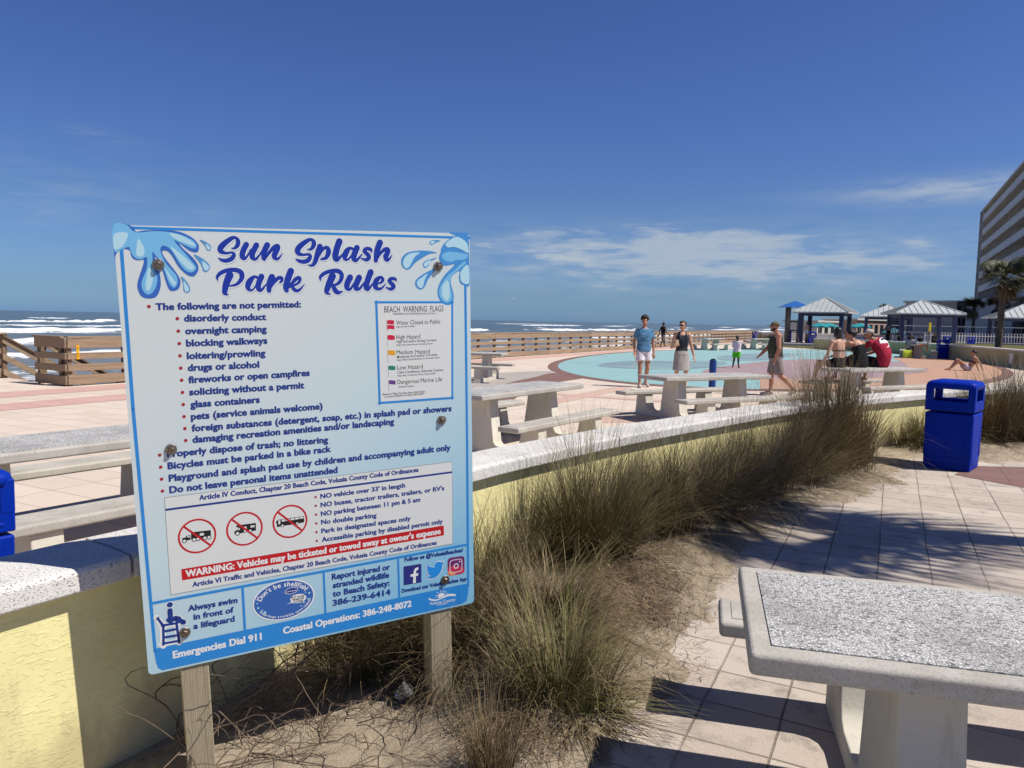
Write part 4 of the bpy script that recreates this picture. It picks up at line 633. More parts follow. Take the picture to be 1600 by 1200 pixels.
# ---- olive wall beyond the pad
OW = [(18.0, 56.4), (21.93, 54.0), (24.2, 50.2), (24.9, 46.5), (24.39, 42.55), (23.58, 37.67), (22.47, 32.72), (20.9, 27.5), (19, 23.5)]
ow = resample(catmull([(x, y, 0) for x, y in OW[1:]], 8), 0.5)
w2 = thing('low_wall', 'low olive wall with a pale cap curving beyond the far side of the splash pad', 'wall', (24.39, 42.55, 0))
def along2(pts, prof, mb, mat):
    nr = offs(pts, -1.0); mb.loft([[Vector((p.x - (q.x - p.x) * u - 24.39, p.y - (q.y - p.y) * u - 42.55, z)) for u, z in prof] for p, q in zip(pts, nr)], mat)
mb = MB(); along2(ow, [(0.0, -0.2), (0.0, 0.73), (0.3, 0.73), (0.3, -0.2)], mb, 'stucco_olive'); mb.build('wall_body', w2)
mb = MB(); along2(ow, [(-0.05, 0.727), (-0.05, 0.80), (0.35, 0.80), (0.35, 0.727)], mb, 'cap_coral'); mb.build('wall_cap', w2)
sg = thing('wall_notice', 'small pale notice with faint lines fixed to the olive wall', 'sign', (22.10, 32.9, 0.4), R(-105))
mb = MB(); mb.box((0, -0.11, 0), (0.40, 0.012, 0.42), 'white_paint'); mb.build('plate', sg)
mb = MB()
for k in range(5): mb.box((0, -0.119, 0.14 - 0.07 * k), (0.28, 0.003, 0.018), 'roof_seam')
mb.build('text_lines', sg)
# raised planter sand behind the olive wall
sheet('raised_bed', [(24.75, 42.6), (23.95, 37.7), (22.9, 32.75), (30, 29), (40, 33), (36, 47), (28, 52), (25.3, 46.5)], 0.68, 'lawn')

# ================================================================== PARK RULES SIGN
SW, SHT = 1.23, 1.52
SR = Matrix(((0.88624, -0.46254, -0.02505), (0.46060, 0.88569, -0.05839), (0.04920, 0.04021, 0.99798))).to_3x3()
TL = Vector((-1.268, 2.3811, 1.8946))
sign = thing('park_rules_sign', 'large white and blue park rules board bolted to two wooden posts', 'sign')
BOT = 0.50
sign.rotation_mode = 'QUATERNION'; sign.rotation_quaternion = SR.to_quaternion(); sign.scale = (1.04,) * 3; sign.location = Vector((0, 0, 1.62)) + (TL + SR @ Vector((SW / 2, 0, -SHT - BOT)) - Vector((0, 0, 1.62))) * 1.04
def SP(u, v, lay=0.0): return Vector((u / 1000.0 - SW / 2, -0.00014 * lay - 0.0003 if lay else 0.0, SHT + BOT - v / 1000.0))
INK = {'navy': (0.012, 0.040, 0.235), 'blue': (0.025, 0.235, 0.62), 'red': (0.50, 0.012, 0.018), 'white': (0.74, 0.75, 0.75), 'offwhite': (0.66, 0.68, 0.665), 'grey': (0.30, 0.31, 0.32), 'black': (0.012, 0.012, 0.014),
       'deep': (0.035, 0.13, 0.47), 'deep2': (0.09, 0.28, 0.56), 'mid': (0.17, 0.46, 0.72), 'mid2': (0.06, 0.26, 0.60), 'pale': (0.42, 0.66, 0.76), 'title': (0.010, 0.036, 0.33), 'titleshade': (0.10, 0.23, 0.45),
       'flagred': (0.55, 0.015, 0.055), 'orange': (0.72, 0.33, 0.025), 'green': (0.03, 0.20, 0.15), 'purple': (0.14, 0.05, 0.25), 'dotred': (0.36, 0.015, 0.03), 'oval': (0.035, 0.12, 0.40), 'fb': (0.025, 0.03, 0.20), 'twit': (0.02, 0.25, 0.68),
       'insta1': (0.15, 0.02, 0.14), 'insta2': (0.50, 0.04, 0.10), 'insta3': (0.72, 0.25, 0.10), 'bubble': (0.35, 0.60, 0.72)}
for k, c in INK.items(): flat('ink_' + k, c, 0.35, 0.3)
m, n, b = newmat('sign_print'); v = ocoord(n); s3 = n.node('ShaderNodeSeparateXYZ', inp={0: v})
t = n.math('ADD', n.math('MULTIPLY', s3.outputs[0], 0.42), n.math('MULTIPLY', n.math('SUBTRACT', BOT + SHT, s3.outputs[2]), 0.62))
dirt = n.noise(v, 60, 4, 0.7)
c = n.ramp(t, [(0.10, (0.60, 0.655, 0.655)), (0.45, (0.53, 0.65, 0.685)), (0.80, (0.37, 0.575, 0.68)), (1.05, (0.23, 0.49, 0.68))])
setb(n, b, col=n.mix(n.math('MULTIPLY', n.mapr(dirt, 0.66, 0.74), 0.4), c, (0.45, 0.47, 0.46)), rough=0.38, spec=0.3)
def rrect(w, h, r, n_=5):
    o = []
    for cx, cy, a0 in ((w - r, r, -90), (w - r, h - r, 0), (r, h - r, 90), (r, r, 180)):
        for i in range(n_ + 1): a = R(a0 + 90 * i / n_); o.append((cx + r * math.cos(a), cy + r * math.sin(a)))
    return o
mb = MB(); rr = rrect(SW * 1000, SHT * 1000, 16); k = len(rr)
fr = [SP(u, v) for u, v in rr]; bk = [p + Vector((0, 0.006, 0)) for p in fr]
mb.add(fr, [tuple(range(k))], 'sign_print'); mb.add(fr + bk, [(i, i + k, (i + 1) % k + k, (i + 1) % k) for i in range(k)], 'metal_edge'); mb.add(bk, [tuple(range(k - 1, -1, -1))], 'metal_edge')
panel = mb.build('panel', sign)
PARTS = {}
def part(g):
    if g not in PARTS: PARTS[g] = MB()
    return PARTS[g]
def flatpoly(g, col, lay, pts, smooth=0):
    if smooth: pts = [(p.x, p.y) for p in catmull([(x, y, 0) for x, y in pts], smooth, True)]
    a = sum(pts[i][0] * pts[(i + 1) % len(pts)][1] - pts[(i + 1) % len(pts)][0] * pts[i][1] for i in range(len(pts)))
    if a < 0: pts = pts[::-1]
    part(g).add([SP(u, v, lay) for u, v in pts], [tuple(range(len(pts)))], 'ink_' + col)
def stroke(g, col, lay, pts, dl=0.004, caps=True):
    """a brush stroke of varying width; each step lies a hair above the last so nothing is coplanar"""
    L = []; Rr = []; n_ = len(pts)
    for i, (x, y, w) in enumerate(pts):
        x0, y0, _ = pts[max(i - 1, 0)]; x1, y1, _ = pts[min(i + 1, n_ - 1)]
        d = math.hypot(x1 - x0, y1 - y0) or 1; nx_, ny_ = -(y1 - y0) / d, (x1 - x0) / d
        L.append((x + nx_ * w / 2, y + ny_ * w / 2)); Rr.append((x - nx_ * w / 2, y - ny_ * w / 2))
    q = part(g)
    for i in range(n_ - 1):
        l = lay + dl * i; q.add([SP(*L[i], l), SP(*Rr[i], l), SP(*Rr[i + 1], l + dl), SP(*L[i + 1], l + dl)], [(0, 1, 2, 3)], 'ink_' + col)
    if caps:
        for (x, y, w), l in ((pts[0], lay - dl), (pts[-1], lay + dl * n_)):
            if w > 3: q.add([SP(x + w / 2 * math.cos(2 * math.pi * j / 14), y - w / 2 * math.sin(2 * math.pi * j / 14), l) for j in range(14)][::-1], [tuple(range(14))], 'ink_' + col)
def disc(g, col, lay, x, y, r, r2=None, n_=36, ry=None):
    q = part(g)
    if r2 is None: q.add([SP(x + r * math.cos(2 * math.pi * j / n_), y + (ry or r) * math.sin(2 * math.pi * j / n_), lay) for j in range(n_)], [tuple(range(n_))], 'ink_' + col)
    else:
        vs = [SP(x + rr_ * math.cos(2 * math.pi * j / n_), y + rr_ * math.sin(2 * math.pi * j / n_), lay) for rr_ in (r, r2) for j in range(n_)]
        q.add(vs, [(j, (j + 1) % n_, n_ + (j + 1) % n_, n_ + j) for j in range(n_)], 'ink_' + col)
_tc = {}
def glyphs(s, bold):
    if (s, bold) in _tc: return _tc[(s, bold)]
    c = D.curves.new('lettering', 'FONT'); c.body = s; c.offset = bold; c.resolution_u = 3 if len(s) < 60 else 2; c.space_character = 1.0 + bold * 1.3
    o = D.objects.new('lettering', c); COL.objects.link(o); bpy.context.view_layer.update()
    dg = bpy.context.evaluated_depsgraph_get(); me = D.meshes.new_from_object(o.evaluated_get(dg))
    vs = [(v.co.x, v.co.y) for v in me.vertices]; fs = [tuple(p.vertices) for p in me.polygons]
    D.objects.remove(o); D.curves.remove(c); D.meshes.remove(me)
    _tc[(s, bold)] = (vs, fs); return vs, fs
GN = {'rules': 'rules_lettering', 'notice': 'vehicle_notice', 'flags': 'beach_flag_notice', 'band': 'contact_strip', 'band2': 'contact_strip', 'border': 'border_line', 'splash': 'splash_motif'}
capref = None
def write(s, x0, y0, x1, y1, cap, st_, col, g, lay=3.0):
    bold = {'B': 0.026, 'C': 0.024, 'R': 0.0, 'S': 0.006}[st_]
    vs, fs = glyphs(s, bold); ax = min(v[0] for v in vs); bx = max(v[0] for v in vs)
    L = math.hypot(x1 - x0, y1 - y0); sx_ = L / (bx - ax); sy_ = cap / CAPH; ux, uy = (x1 - x0) / L, (y1 - y0) / L
    part(g).add([SP(x0 + (vx - ax) * sx_ * ux + vy * sy_ * uy, y0 + (vx - ax) * sx_ * uy - vy * sy_ * ux, lay) for vx, vy in vs], fs, 'ink_' + col)
CAPH = max(v[1] for v in glyphs('H', 0.0)[0])
for s, x0, y0, x1, y1, cap, st_, col, g in SIGN_TEXT:
    if st_ in 'BC':
        dl_ = 0.032 * cap; write(s, x0 + dl_, y0, x1 + dl_, y1, cap, st_, col, GN[g], 3.3); x0 -= dl_; x1 -= dl_
    write(s, x0, y0, x1, y1, cap, st_, col, GN[g], 4.6 if g == 'band2' else 3.0)
for g, col, lay, pts in SIGN_POLY: flatpoly(GN[g] + ('_right' if g == 'splash' and pts[0][0] > 600 else ''), col, lay, pts, 4 if g == 'splash' else 0)
for g, col, lay, w, pts in SIGN_LINE:
    if len(pts) > 2 and pts[0] == pts[-1]: pts = pts + [pts[1]]
    for i in range(len(pts) - 1):
        (xa, ya), (xb, yb) = pts[i], pts[i + 1]; d = math.hypot(xb - xa, yb - ya) or 1; ex, ey = (xb - xa) / d * w * 0.35, (yb - ya) / d * w * 0.35
        if len(pts) == 2: ex = ey = 0
        stroke(GN[g], col, lay + 0.03 * i, [(xa - ex, ya - ey, w), (xb + ex, yb + ey, w)], 0.001, caps=(len(pts) > 2 and w < 25))
for x, y, r_, g in SIGN_DOTS: disc(GN[g], 'dotred', 2, x, y, r_, n_=14)
for d_ in SIGN_DISC:
    x, y, r_ = d_[:3]; kind = d_[3] if len(d_) > 3 else 'ring'
    if kind == 'ring':
        disc('vehicle_notice', 'red', 3.0, x, y, r_, r_ - 6.5, 48); q = r_ - 3; stroke('vehicle_notice', 'red', 3.4, [(x - q * 0.72, y - q * 0.72, 7), (x + q * 0.72, y + q * 0.72, 7)], 0.001, False)
    elif kind == 'wheel': disc('vehicle_notice', 'black', 2.5, x, y, r_ * 1.15, n_=18); disc('vehicle_notice', 'offwhite', 2.6, x, y, r_ * 0.78, n_=18)
    elif kind == 'whitedot': disc('contact_strip', 'white', 1.9, x, y, r_, n_=18)
    elif kind == 'dot': disc('contact_strip', 'navy', 2.3, x, y, r_, n_=18)
    elif kind == 'whitering': disc('contact_strip', 'white', 2.3, x, y, r_, r_ * 0.68, 24)
# oval badge
ox, oy, oa, ob = SIGN_OVAL
disc('contact_strip', 'white', 2.0, ox, oy, oa, None, 48, ob); disc('contact_strip', 'oval', 2.4, ox, oy, oa - 5, None, 48, ob - 5)
def arc_text(s, rx, ry, a0, a1, cap, below):
    ws = []
    for ch in s:
        if ch == ' ': ws.append(0.32)
        else:
            vs, _ = glyphs(ch, 0.022); ws.append(max(v[0] for v in vs) - min(v[0] for v in vs) + 0.09)
    tot = sum(ws); acc = 0
    for ch, w in zip(s, ws):
        a = R(a0 + (a1 - a0) * (acc + w / 2) / tot); acc += w
        if ch == ' ': continue
        vs, fs = glyphs(ch, 0.022); mx = (max(v[0] for v in vs) + min(v[0] for v in vs)) / 2
        px_, py_ = ox + rx * math.cos(a), oy - ry * math.sin(a); tx, ty = -rx * math.sin(a), -ry * math.cos(a)
        if not below: tx, ty = -tx, -ty
        d = math.hypot(tx, ty); tx, ty = tx / d, ty / d
        k_ = cap / CAPH
        part('contact_strip').add([SP(px_ + (vx - mx) * k_ * tx + vy * k_ * ty, py_ + (vx - mx) * k_ * ty - vy * k_ * tx, 4.0) for vx, vy in vs], fs, 'ink_white')
arc_text("Don't be shellfish!", oa * 0.74, ob * 0.66, 166, 22, 17, False)
arc_text("Trash bags available upon request.", oa * 0.89, ob * 0.86, 205, 350, 8.5, True)
for dx, dy_, r_ in [(-92, 12, 4), (-84, 30, 3), (-78, 22, 2.4), (-70, 34, 5), (84, -26, 3.4), (92, -8, 4), (78, -14, 2.4), (86, 14, 3), (70, 24, 4), (-95, -6, 2.6), (60, 36, 2.6), (38, -2, 3.6), (46, 8, 2.2)]: disc('contact_strip', 'bubble', 3.0, ox + dx, oy + dy_, r_, n_=12)
# title: brush lettering, drop line, white gap, navy face
for k, s in enumerate(SIGN_STROKE):
    pts = [(p.x, p.y, max(2.0, p.z)) for p in catmull(s, 5)]; b0 = 0.28 * k
    stroke('title_lettering', 'titleshade', 0.3 + b0 * 0.04, [(x + 3.0, y + 3.8, w + 1.4) for x, y, w in pts], 0.002)
    stroke('title_lettering', 'white', 1.3 + b0 * 0.04, [(x + 1.5, y + 2.0, w + 3.4) for x, y, w in pts], 0.002)
    stroke('title_lettering', 'title', 2.3 + b0 * 0.04, pts, 0.002)
for g, q in PARTS.items(): q.build(g[:-6] if g.endswith('_right') else g, panel)
# posts, bolts
for u in (147.0, 1083.0):
    mb = MB(); zc = SHT + BOT - 0.02
    mb.box((u / 1000 - SW / 2, 0.0065 + 0.046, (zc - 0.32) / 2), (0.092, 0.092, zc + 0.32), 'wood_sign_post')
    mb.build('post', sign, bevel=0.004, seg=2)
for u, v in SIGN_BOLT:
    mb = MB(); p = SP(u, v)
    rot = Matrix.Rotation(R(90), 3, 'X')
    def dsk(y0, y1, r_, n_, mat, ph=0.0):
        rings = [[p + Vector((r_ * math.cos(2 * math.pi * j / n_ + ph), -yy, r_ * math.sin(2 * math.pi * j / n_ + ph))) for j in range(n_)] for yy in (y0, y1)]
        mb.loft(rings, mat)
    dsk(0.0012, 0.0055, 0.0185, 20, 'metal_washer'); dsk(0.0055, 0.0135, 0.0105, 6, 'metal_bolt', rnd.random()); dsk(0.0135, 0.0155, 0.0080, 10, 'metal_bolt')
    mb.build('bolt', sign, bevel=0.0012, seg=1)

# ================================================================== PICNIC TABLES
def frame_profile():
    """half outline (v across, z up) of a cast end frame: pedestal, base bar, two seat supports"""
    return [(0.175, 0.685), (0.245, 0.15), (0.275, 0.115), (0.33, 0.10), (0.53, 0.10), (0.585, 0.12), (0.615, 0.16), (0.655, 0.365), (0.885, 0.365), (0.925, 0.0)]
def make_table(label, loc, ang, L=2.4, Wd=0.75):
    t = thing('picnic_table', label, 'picnic table', (loc[0], loc[1], 0), R(ang), 'concrete picnic tables')
    mb = MB(); mb.box((0, 0, 0.7175), (L, Wd, 0.065), 'concrete'); top = mb.build('tabletop', t, bevel=0.015, seg=3)
    mb = MB(); mb.box((0, 0, 0.7515), (L - 0.12, Wd - 0.12, 0.005), 'terrazzo'); mb.build('terrazzo_inlay', top)
    hp = frame_profile(); prof = hp + [(-v, z) for v, z in hp[::-1]]
    mb = MB(); k = len(prof)
    for x in (-0.10, 0.10): pass
    vs = [Vector((x, v, z)) for x in (-0.09, 0.09) for v, z in prof]
    mb.add(vs, [tuple(range(k - 1, -1, -1)), tuple(range(k, 2 * k))] + [(i, (i + 1) % k, k + (i + 1) % k, k + i) for i in range(k)], 'concrete_leg')
    fr_ = None
    for x in (-L / 2 + 0.50, L / 2 - 0.50):
        if fr_ is None: fr_ = mb.build('end_frame', t, bevel=0.012, seg=2); fr_.location = (x, 0, 0)
        else: f_ = fr_.copy(); COL.objects.link(f_); f_.parent = t; f_.location = (x, 0, 0)
    se = None
    for s_ in (-1, 1):
        if se is None:
            mb = MB(); mb.box((0, 0, 0.3975), (L * 1.04, 0.29, 0.065), 'concrete'); se = mb.build('bench_seat', t, bevel=0.018, seg=3); se.location = (0, s_ * 0.775, 0)
            mb = MB(); mb.box((0, 0, 0.4312), (L * 1.04 - 0.10, 0.19, 0.004), 'concrete'); il = mb.build('seat_inlay', se)
        else:
            c = se.copy(); COL.objects.link(c); c.parent = t; c.location = (0, s_ * 0.775, 0); d = il.copy(); COL.objects.link(d); d.parent = c
    return t
tA = make_table('nearest concrete picnic table, its speckled top in the lower right corner', (1.905, 1.985), -14.5)
def tcopy(label, loc, ang): return dup(tA, label, (loc[0], loc[1], 0), R(ang))
tcopy('concrete picnic table partly hidden behind the left side of the rules board', (-2.95, 5.25), 54.5)
tcopy('concrete picnic table just right of the rules board behind the capped wall', (0.03, 9.72), 55.6)
tcopy('concrete picnic table in front of the blue bollard and the couple', (3.36, 12.9), 29.0)
tcopy('small looking picnic table farther back beside the right edge of the rules board', (-1.36, 20.1), -14.0)
tcopy('concrete picnic table carrying the three people seen from behind', (7.85, 16.2), 27.0)
tcopy('far picnic table behind the child, left of the two standing near the fence', (12.6, 47.6), 47.0)
tcopy('far picnic table behind the man in the olive tank top', (16.6, 50.2), 40.0)
tcopy('picnic table by the olive wall with an orange cloth on it', (22.6, 41.6), 62.0)

# ================================================================== LITTER BINS
def make_bin(label, loc, rotz):
    t = thing('litter_bin', label, 'trash can', loc, rotz, 'blue plastic trash cans')
    w = 0.50; hb = 0.66
    mb = MB()
    def ring(z, w_): return [Vector((x * w_ / 2, y * w_ / 2, z)) for x, y in ((-1, -1), (1, -1), (1, 1), (-1, 1))]
    mb.loft([ring(0.0, w * 0.955), ring(0.10, w * 0.965), ring(hb, w)], 'bin_blue'); mb.build('body', t, bevel=0.02, seg=3)
    mb = MB()
    for ax in range(4):
        rot = Matrix.Rotation(R(90 * ax), 3, 'Z')
        # raised border round each recessed side panel
        for c, s in (((0, -w * 0.487, 0.605), (w * 0.84, 0.014, 0.055)), ((0, -w * 0.48, 0.115), (w * 0.82, 0.014, 0.075)), ((-w * 0.385, -w * 0.485, 0.36), (0.055, 0.014, 0.43)), ((w * 0.385, -w * 0.485, 0.36), (0.055, 0.014, 0.43))):
            mb.box(rot @ Vector(c), s, 'bin_blue', rot)
    mb.build('side_panel', t, bevel=0.006, seg=2)
    lid = MB(); z0 = hb + 0.018; zc = 0.80; zt = 0.965
    for ax in range(4):
        rot = Matrix.Rotation(R(90 * ax), 3, 'Z')
        lid.box(rot @ Vector((0, -w * 0.5 + 0.012, (z0 + zc) / 2)), (w * 0.99 + 0.012, 0.026, zc - z0), 'bin_blue', rot)
        lid.box(rot @ Vector((-w * 0.5 + 0.035, -w * 0.5 + 0.035, (zc + zt) / 2 - 0.004)), (0.078, 0.078, zt - zc + 0.03), 'bin_blue', rot)
        lid.box(rot @ Vector((0, -w * 0.5 + 0.006, z0 + 0.045)), (w * 0.80, 0.022, 0.028), 'bin_blue', rot)
    lb = lid.build('lid', t, bevel=0.012, seg=2)
    mb = MB(); rings = []
    for z, k in ((0.935, 1.02), (0.975, 1.03), (1.0, 1.0), (1.018, 0.90), (1.03, 0.70), (1.034, 0.35)):
        hw = w * k / 2; r_ = 0.06 * k; rr = []
        for cx, cy, a0 in ((hw - r_, -hw + r_, -90), (hw - r_, hw - r_, 0), (-hw + r_, hw - r_, 90), (-hw + r_, -hw + r_, 180)):
            for i in range(5): a = R(a0 + 22.5 * i); rr.append(Vector((cx + r_ * math.cos(a), cy + r_ * math.sin(a), z)))
        rings.append(rr)
    mb.loft(rings, 'bin_blue'); mb.build('dome', lb, smooth=True)
    mb = MB(); mb.box((0, 0, 0.70), (w * 0.9, w * 0.9, 0.01), 'bin_inside'); mb.build('liner', t)
    return t
bin0 = make_bin('blue plastic trash can with open lid standing alone by the walkway', (5.17, 8.66, 0.006), R(-42))
dup(bin0, 'blue plastic trash can cut off by the left edge behind the wall', (-2.64, 3.42, 0.0), R(-36), 0.85)
dup(bin0, 'small distant blue trash can by the end of the wooden fence', (24.2, 74.6, 0.0), R(20))
dup(bin0, 'distant blue trash can under the right side of the largest pavilion', (36.0, 62.0, 0.0), R(-15))
dup(bin0, 'distant blue trash can between the largest pavilion and the palm', (39.2, 64.0, 0.0), R(-15))
dup(bin0, 'blue trash can in front of the olive wall behind the orange cloth table', (23.6, 41.0, 0.0), R(-15), 1.0)
dup(bin0, 'distant blue trash can below the shirtless figure at the left pavilion', (25.0, 62.4, 0.0), R(-30), 1.15)

# ---- blue activator bollard
t = thing('splash_bollard', 'blue round bollard standing at the near rim of the splash pad', 'bollard', (4.94, 18.35, 0))
mb = MB(); mb.tube([(0, 0, -0.05), (0, 0, 0.74)], 0.085, 'post_blue', 20); mb.build('post', t, bevel=0.006, seg=1, smooth=False)
mb = MB(); mb.tube([(0, 0, 0.74), (0, 0, 0.765), (0, 0, 0.785)], [0.07, 0.065, 0.03], 'ink_black', 16); mb.build('cap', t)

# ================================================================== GRASSES
def blades(rs, n_, c, rad, hgt, spread, lean, droop, width, segs=6, z0=None):
    """arching ribbons rooted in a disc: returns V, F, tip attribute"""
    nb_ = max(6, n_ // 11); kb = rs.randint(0, nb_, n_)                      # blades grow in small tufts
    tb = rs.uniform(0, 2 * np.pi, nb_); rb = rad * np.sqrt(rs.uniform(0, 1, nb_))
    bx = c[0] + rb[kb] * np.cos(tb[kb]) + rs.normal(0, 0.012, n_) * (1 + rad * 3); by = c[1] + rb[kb] * np.sin(tb[kb]) + rs.normal(0, 0.012, n_) * (1 + rad * 3)
    bz = (sand_h(bx, by) - 0.01) if z0 is None else np.full(n_, z0)
    ab = np.abs(rs.normal(0, spread, nb_)) * (0.35 + 0.9 * rb / rad); pb = tb + rs.normal(0, 0.7, nb_); hb = rs.uniform(0.62, 1.12, nb_); db = rs.uniform(0.4, 1.3, nb_)
    ph = pb[kb] + rs.normal(0, 0.33, n_)
    a0 = ab[kb] + np.abs(rs.normal(0, 0.11, n_))
    L = hgt * hb[kb] * rs.uniform(0.55, 1.08, n_); bend = droop * db[kb] * rs.uniform(0.5, 1.3, n_)
    tw = rs.uniform(-0.5, 0.5, n_)
    V = np.zeros((n_, segs + 1, 2, 3)); T = np.zeros((n_, segs + 1, 2))
    px_, py_, pz_ = bx.copy(), by.copy(), bz.copy()
    lw = rs.uniform(0.3, 1.1, n_)
    for i in range(segs + 1):
        t = i / segs
        ang = a0 + bend * t ** 1.5
        w = width * (1 - 0.9 * t ** 1.4) * rs.uniform(0.95, 1.05, n_)
        p2 = ph + tw * t
        sxx, syy = -np.sin(p2) * w / 2, np.cos(p2) * w / 2
        V[:, i, 0] = np.stack([px_ - sxx, py_ - syy, pz_], 1); V[:, i, 1] = np.stack([px_ + sxx, py_ + syy, pz_], 1); T[:, i] = t
        s = L / segs
        px_ = px_ + (np.sin(ang) * np.cos(p2) + lean[0] * lw * t) * s; py_ = py_ + (np.sin(ang) * np.sin(p2) + lean[1] * lw * t) * s; pz_ = pz_ + np.cos(ang) * s
        pz_ = np.maximum(pz_, bz + 0.004)
    k = (segs + 1) * 2; base = (np.arange(n_) * k)[:, None, None]
    f = np.array([[2 * i, 2 * i + 1, 2 * i + 3, 2 * i + 2] for i in range(segs)])[None]
    return V.reshape(-1, 3), (base + f).reshape(-1, 4), T.ravel()
def tussock(label, c, layers, seed, group='clumps of dune grass in the sand bed'):
    c = np.array(c, float)
    for _ in range(6):
        g = lambda q: float(-sdist(np.array([q[0]]), np.array([q[1]]), wp)[0])
        d0 = g(c)
        if d0 >= 0.24: break
        gx, gy = g(c + (0.01, 0)) - d0, g(c + (0, 0.01)) - d0; m_ = math.hypot(gx, gy) or 1; c = c + np.array((gx, gy)) / m_ * (0.25 - d0)
    rs = np.random.RandomState(seed); o = thing('grass_clump', label, 'grass clump', (c[0], c[1], 0), 0, group)
    nm = {'blade_straw': 'seed_stalks', 'blade_olive': 'green_blades', 'blade_green': 'green_blades', 'blade_tan': 'dry_blades', 'blade_brown': 'dry_blades'}
    for mat, n_, rad, hgt, spread, droop, lean, width in layers:
        V, F, T = blades(rs, n_, c, rad, hgt, spread, lean, droop, width)
        kk = len(V) // (len(F) // 6); B = V.reshape(-1, kk, 3); ok = (np.hypot(B[:, :, 0] - 4.95, B[:, :, 1] - 8.40).min(1) > 0.78)   # nothing grows through the bin
        V = B[ok].reshape(-1, 3); T = T.reshape(-1, kk)[ok].ravel(); F = F[:len(F) // len(ok) * int(ok.sum())]
        V[:, 0] -= c[0]; V[:, 1] -= c[1]
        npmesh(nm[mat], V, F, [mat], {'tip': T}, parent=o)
def std(n_, r_, h, lean=(0.12, -0.05), w=0.004, g='blade_olive', sp=0.38, dr=1.0, mixd=0.55):
    sp = sp * 1.2; dr = dr * 1.1
    return [('blade_straw', max(20, n_ // 22), r_ * 0.8, h * (1.30 if h < 0.95 else 1.12), sp * 0.55, dr * 0.45, lean, w * 0.55), (g, int(n_ * (1 - mixd)), r_, h, sp, dr, lean, w), ('blade_tan', int(n_ * mixd * 0.5), r_ * 1.1, h * 0.98, sp * 1.3, dr * 1.35, lean, w * 0.85), ('blade_brown', int(n_ * mixd * 0.8), r_ * 1.2, h * 0.72, sp * 2.0, dr * 1.7, lean, w)]
wind = (0.16, -0.02)
tussock('thin reddish dry grass tuft at the bottom edge right of the rules board', (-0.04, 2.52), [('blade_brown', 170, 0.07, 0.40, 0.20, 0.5, (0.03, 0), 0.0034), ('blade_tan', 130, 0.08, 0.42, 0.25, 0.8, (0.03, 0), 0.0030)], 1)
tussock('low drooping grass clump with a green side nearest the walkway right of the board', (0.22, 3.02), std(1347, 0.20, 0.57, (0.10, -0.04), 0.0045, 'blade_green', 0.5, 1.25), 2)
tussock('dark brown grass clump just behind the right post of the rules board', (-0.22, 3.55), std(1140, 0.24, 0.64, (0.12, -0.02), 0.0045, 'blade_brown', 0.5, 1.3, 0.6), 3)
tussock('pale green airy grass clump against the yellow wall right of the rules board', (-0.17, 4.15), std(933, 0.24, 0.75, (0.06, 0), 0.0046, 'blade_green', 0.32, 0.8, 0.4), 4)
tussock('brown drooping grass clump between the pale clump and the sand', (0.20, 3.72), std(1347, 0.26, 0.63, (0.16, -0.03), 0.0048, 'blade_olive', 0.55, 1.4, 0.75), 5)
tussock('tall dark grass clump with a black shaded foot where the row of tall clumps begins', (0.56, 4.95), std(1971, 0.24, 1.11, (0.10, 0.02), 0.0051, 'blade_olive', 0.36, 0.85, 0.45), 6)
tussock('tangled brown grass clump right behind the first tall clump', (1.06, 5.62), std(1867, 0.31, 1.03, wind, 0.0036, 'blade_olive', 0.46, 1.1, 0.65), 7)
tussock('arching grass clump bending low over the palm shadow', (1.52, 6.15), std(1764, 0.31, 1.05, (0.26, -0.10), 0.0057, 'blade_olive', 0.48, 1.15, 0.6), 8)
tussock('dense brown grass clump in the middle of the tall row', (2.15, 6.85), std(1867, 0.35, 1.16, wind, 0.0042, 'blade_olive', 0.44, 1.0, 0.65), 9)
tussock('grass clump with reddish seed stalks before the walking man', (2.75, 7.55), std(1764, 0.35, 1.19, wind, 0.0045, 'blade_brown', 0.40, 0.9, 0.7), 10)
tussock('wide brown grass clump below the bench of the middle table', (3.20, 8.25), std(1659, 0.35, 1.27, wind, 0.0048, 'blade_olive', 0.38, 0.85, 0.65), 11)
tussock('tallest grass clump leaning right at the far end of the tall row', (3.72, 8.85), std(2179, 0.40, 1.55, (0.07, 0), 0.0075, 'blade_brown', 0.32, 0.7, 0.6), 12)
tussock('grass clump closing the tall row beside the bare patch of yellow wall', (4.10, 9.15), std(1077, 0.22, 1.36, (0.03, 0), 0.0075, 'blade_brown', 0.34, 0.8, 0.6), 13)
tussock('dark green grass clump under the lower edge of the rules board', (-0.92, 3.62), std(933, 0.20, 0.48, (0.1, 0), 0.0045, 'blade_olive', 0.5, 1.2, 0.5), 14)
tussock('dry tangled grass clump between the two posts of the rules board', (-0.56, 3.72), std(1245, 0.26, 0.57, (0.1, 0), 0.0045, 'blade_brown', 0.55, 1.3, 0.5), 15)
tussock('small green grass clump left of the blue trash can', (5.45, 10.35), std(933, 0.33, 0.78, (0.12, 0), 0.0083, 'blade_green', 0.50, 1.1, 0.55), 16)
tussock('low dry grass clump close behind the blue trash can', (6.15, 10.45), std(725, 0.33, 0.63, (0.14, 0), 0.0083, 'blade_brown', 0.5, 1.1, 0.6), 17)
tussock('tall stalky grass clump right of the blue trash can', (7.05, 10.75), std(1557, 0.40, 1.27, (0.10, 0), 0.0083, 'blade_brown', 0.36, 0.7, 0.6), 18)
tussock('dark grass clump at the right edge behind the blue trash can', (7.75, 11.1), std(1557, 0.42, 1.31, (0.10, 0), 0.0083, 'blade_olive', 0.38, 0.8, 0.6), 19)
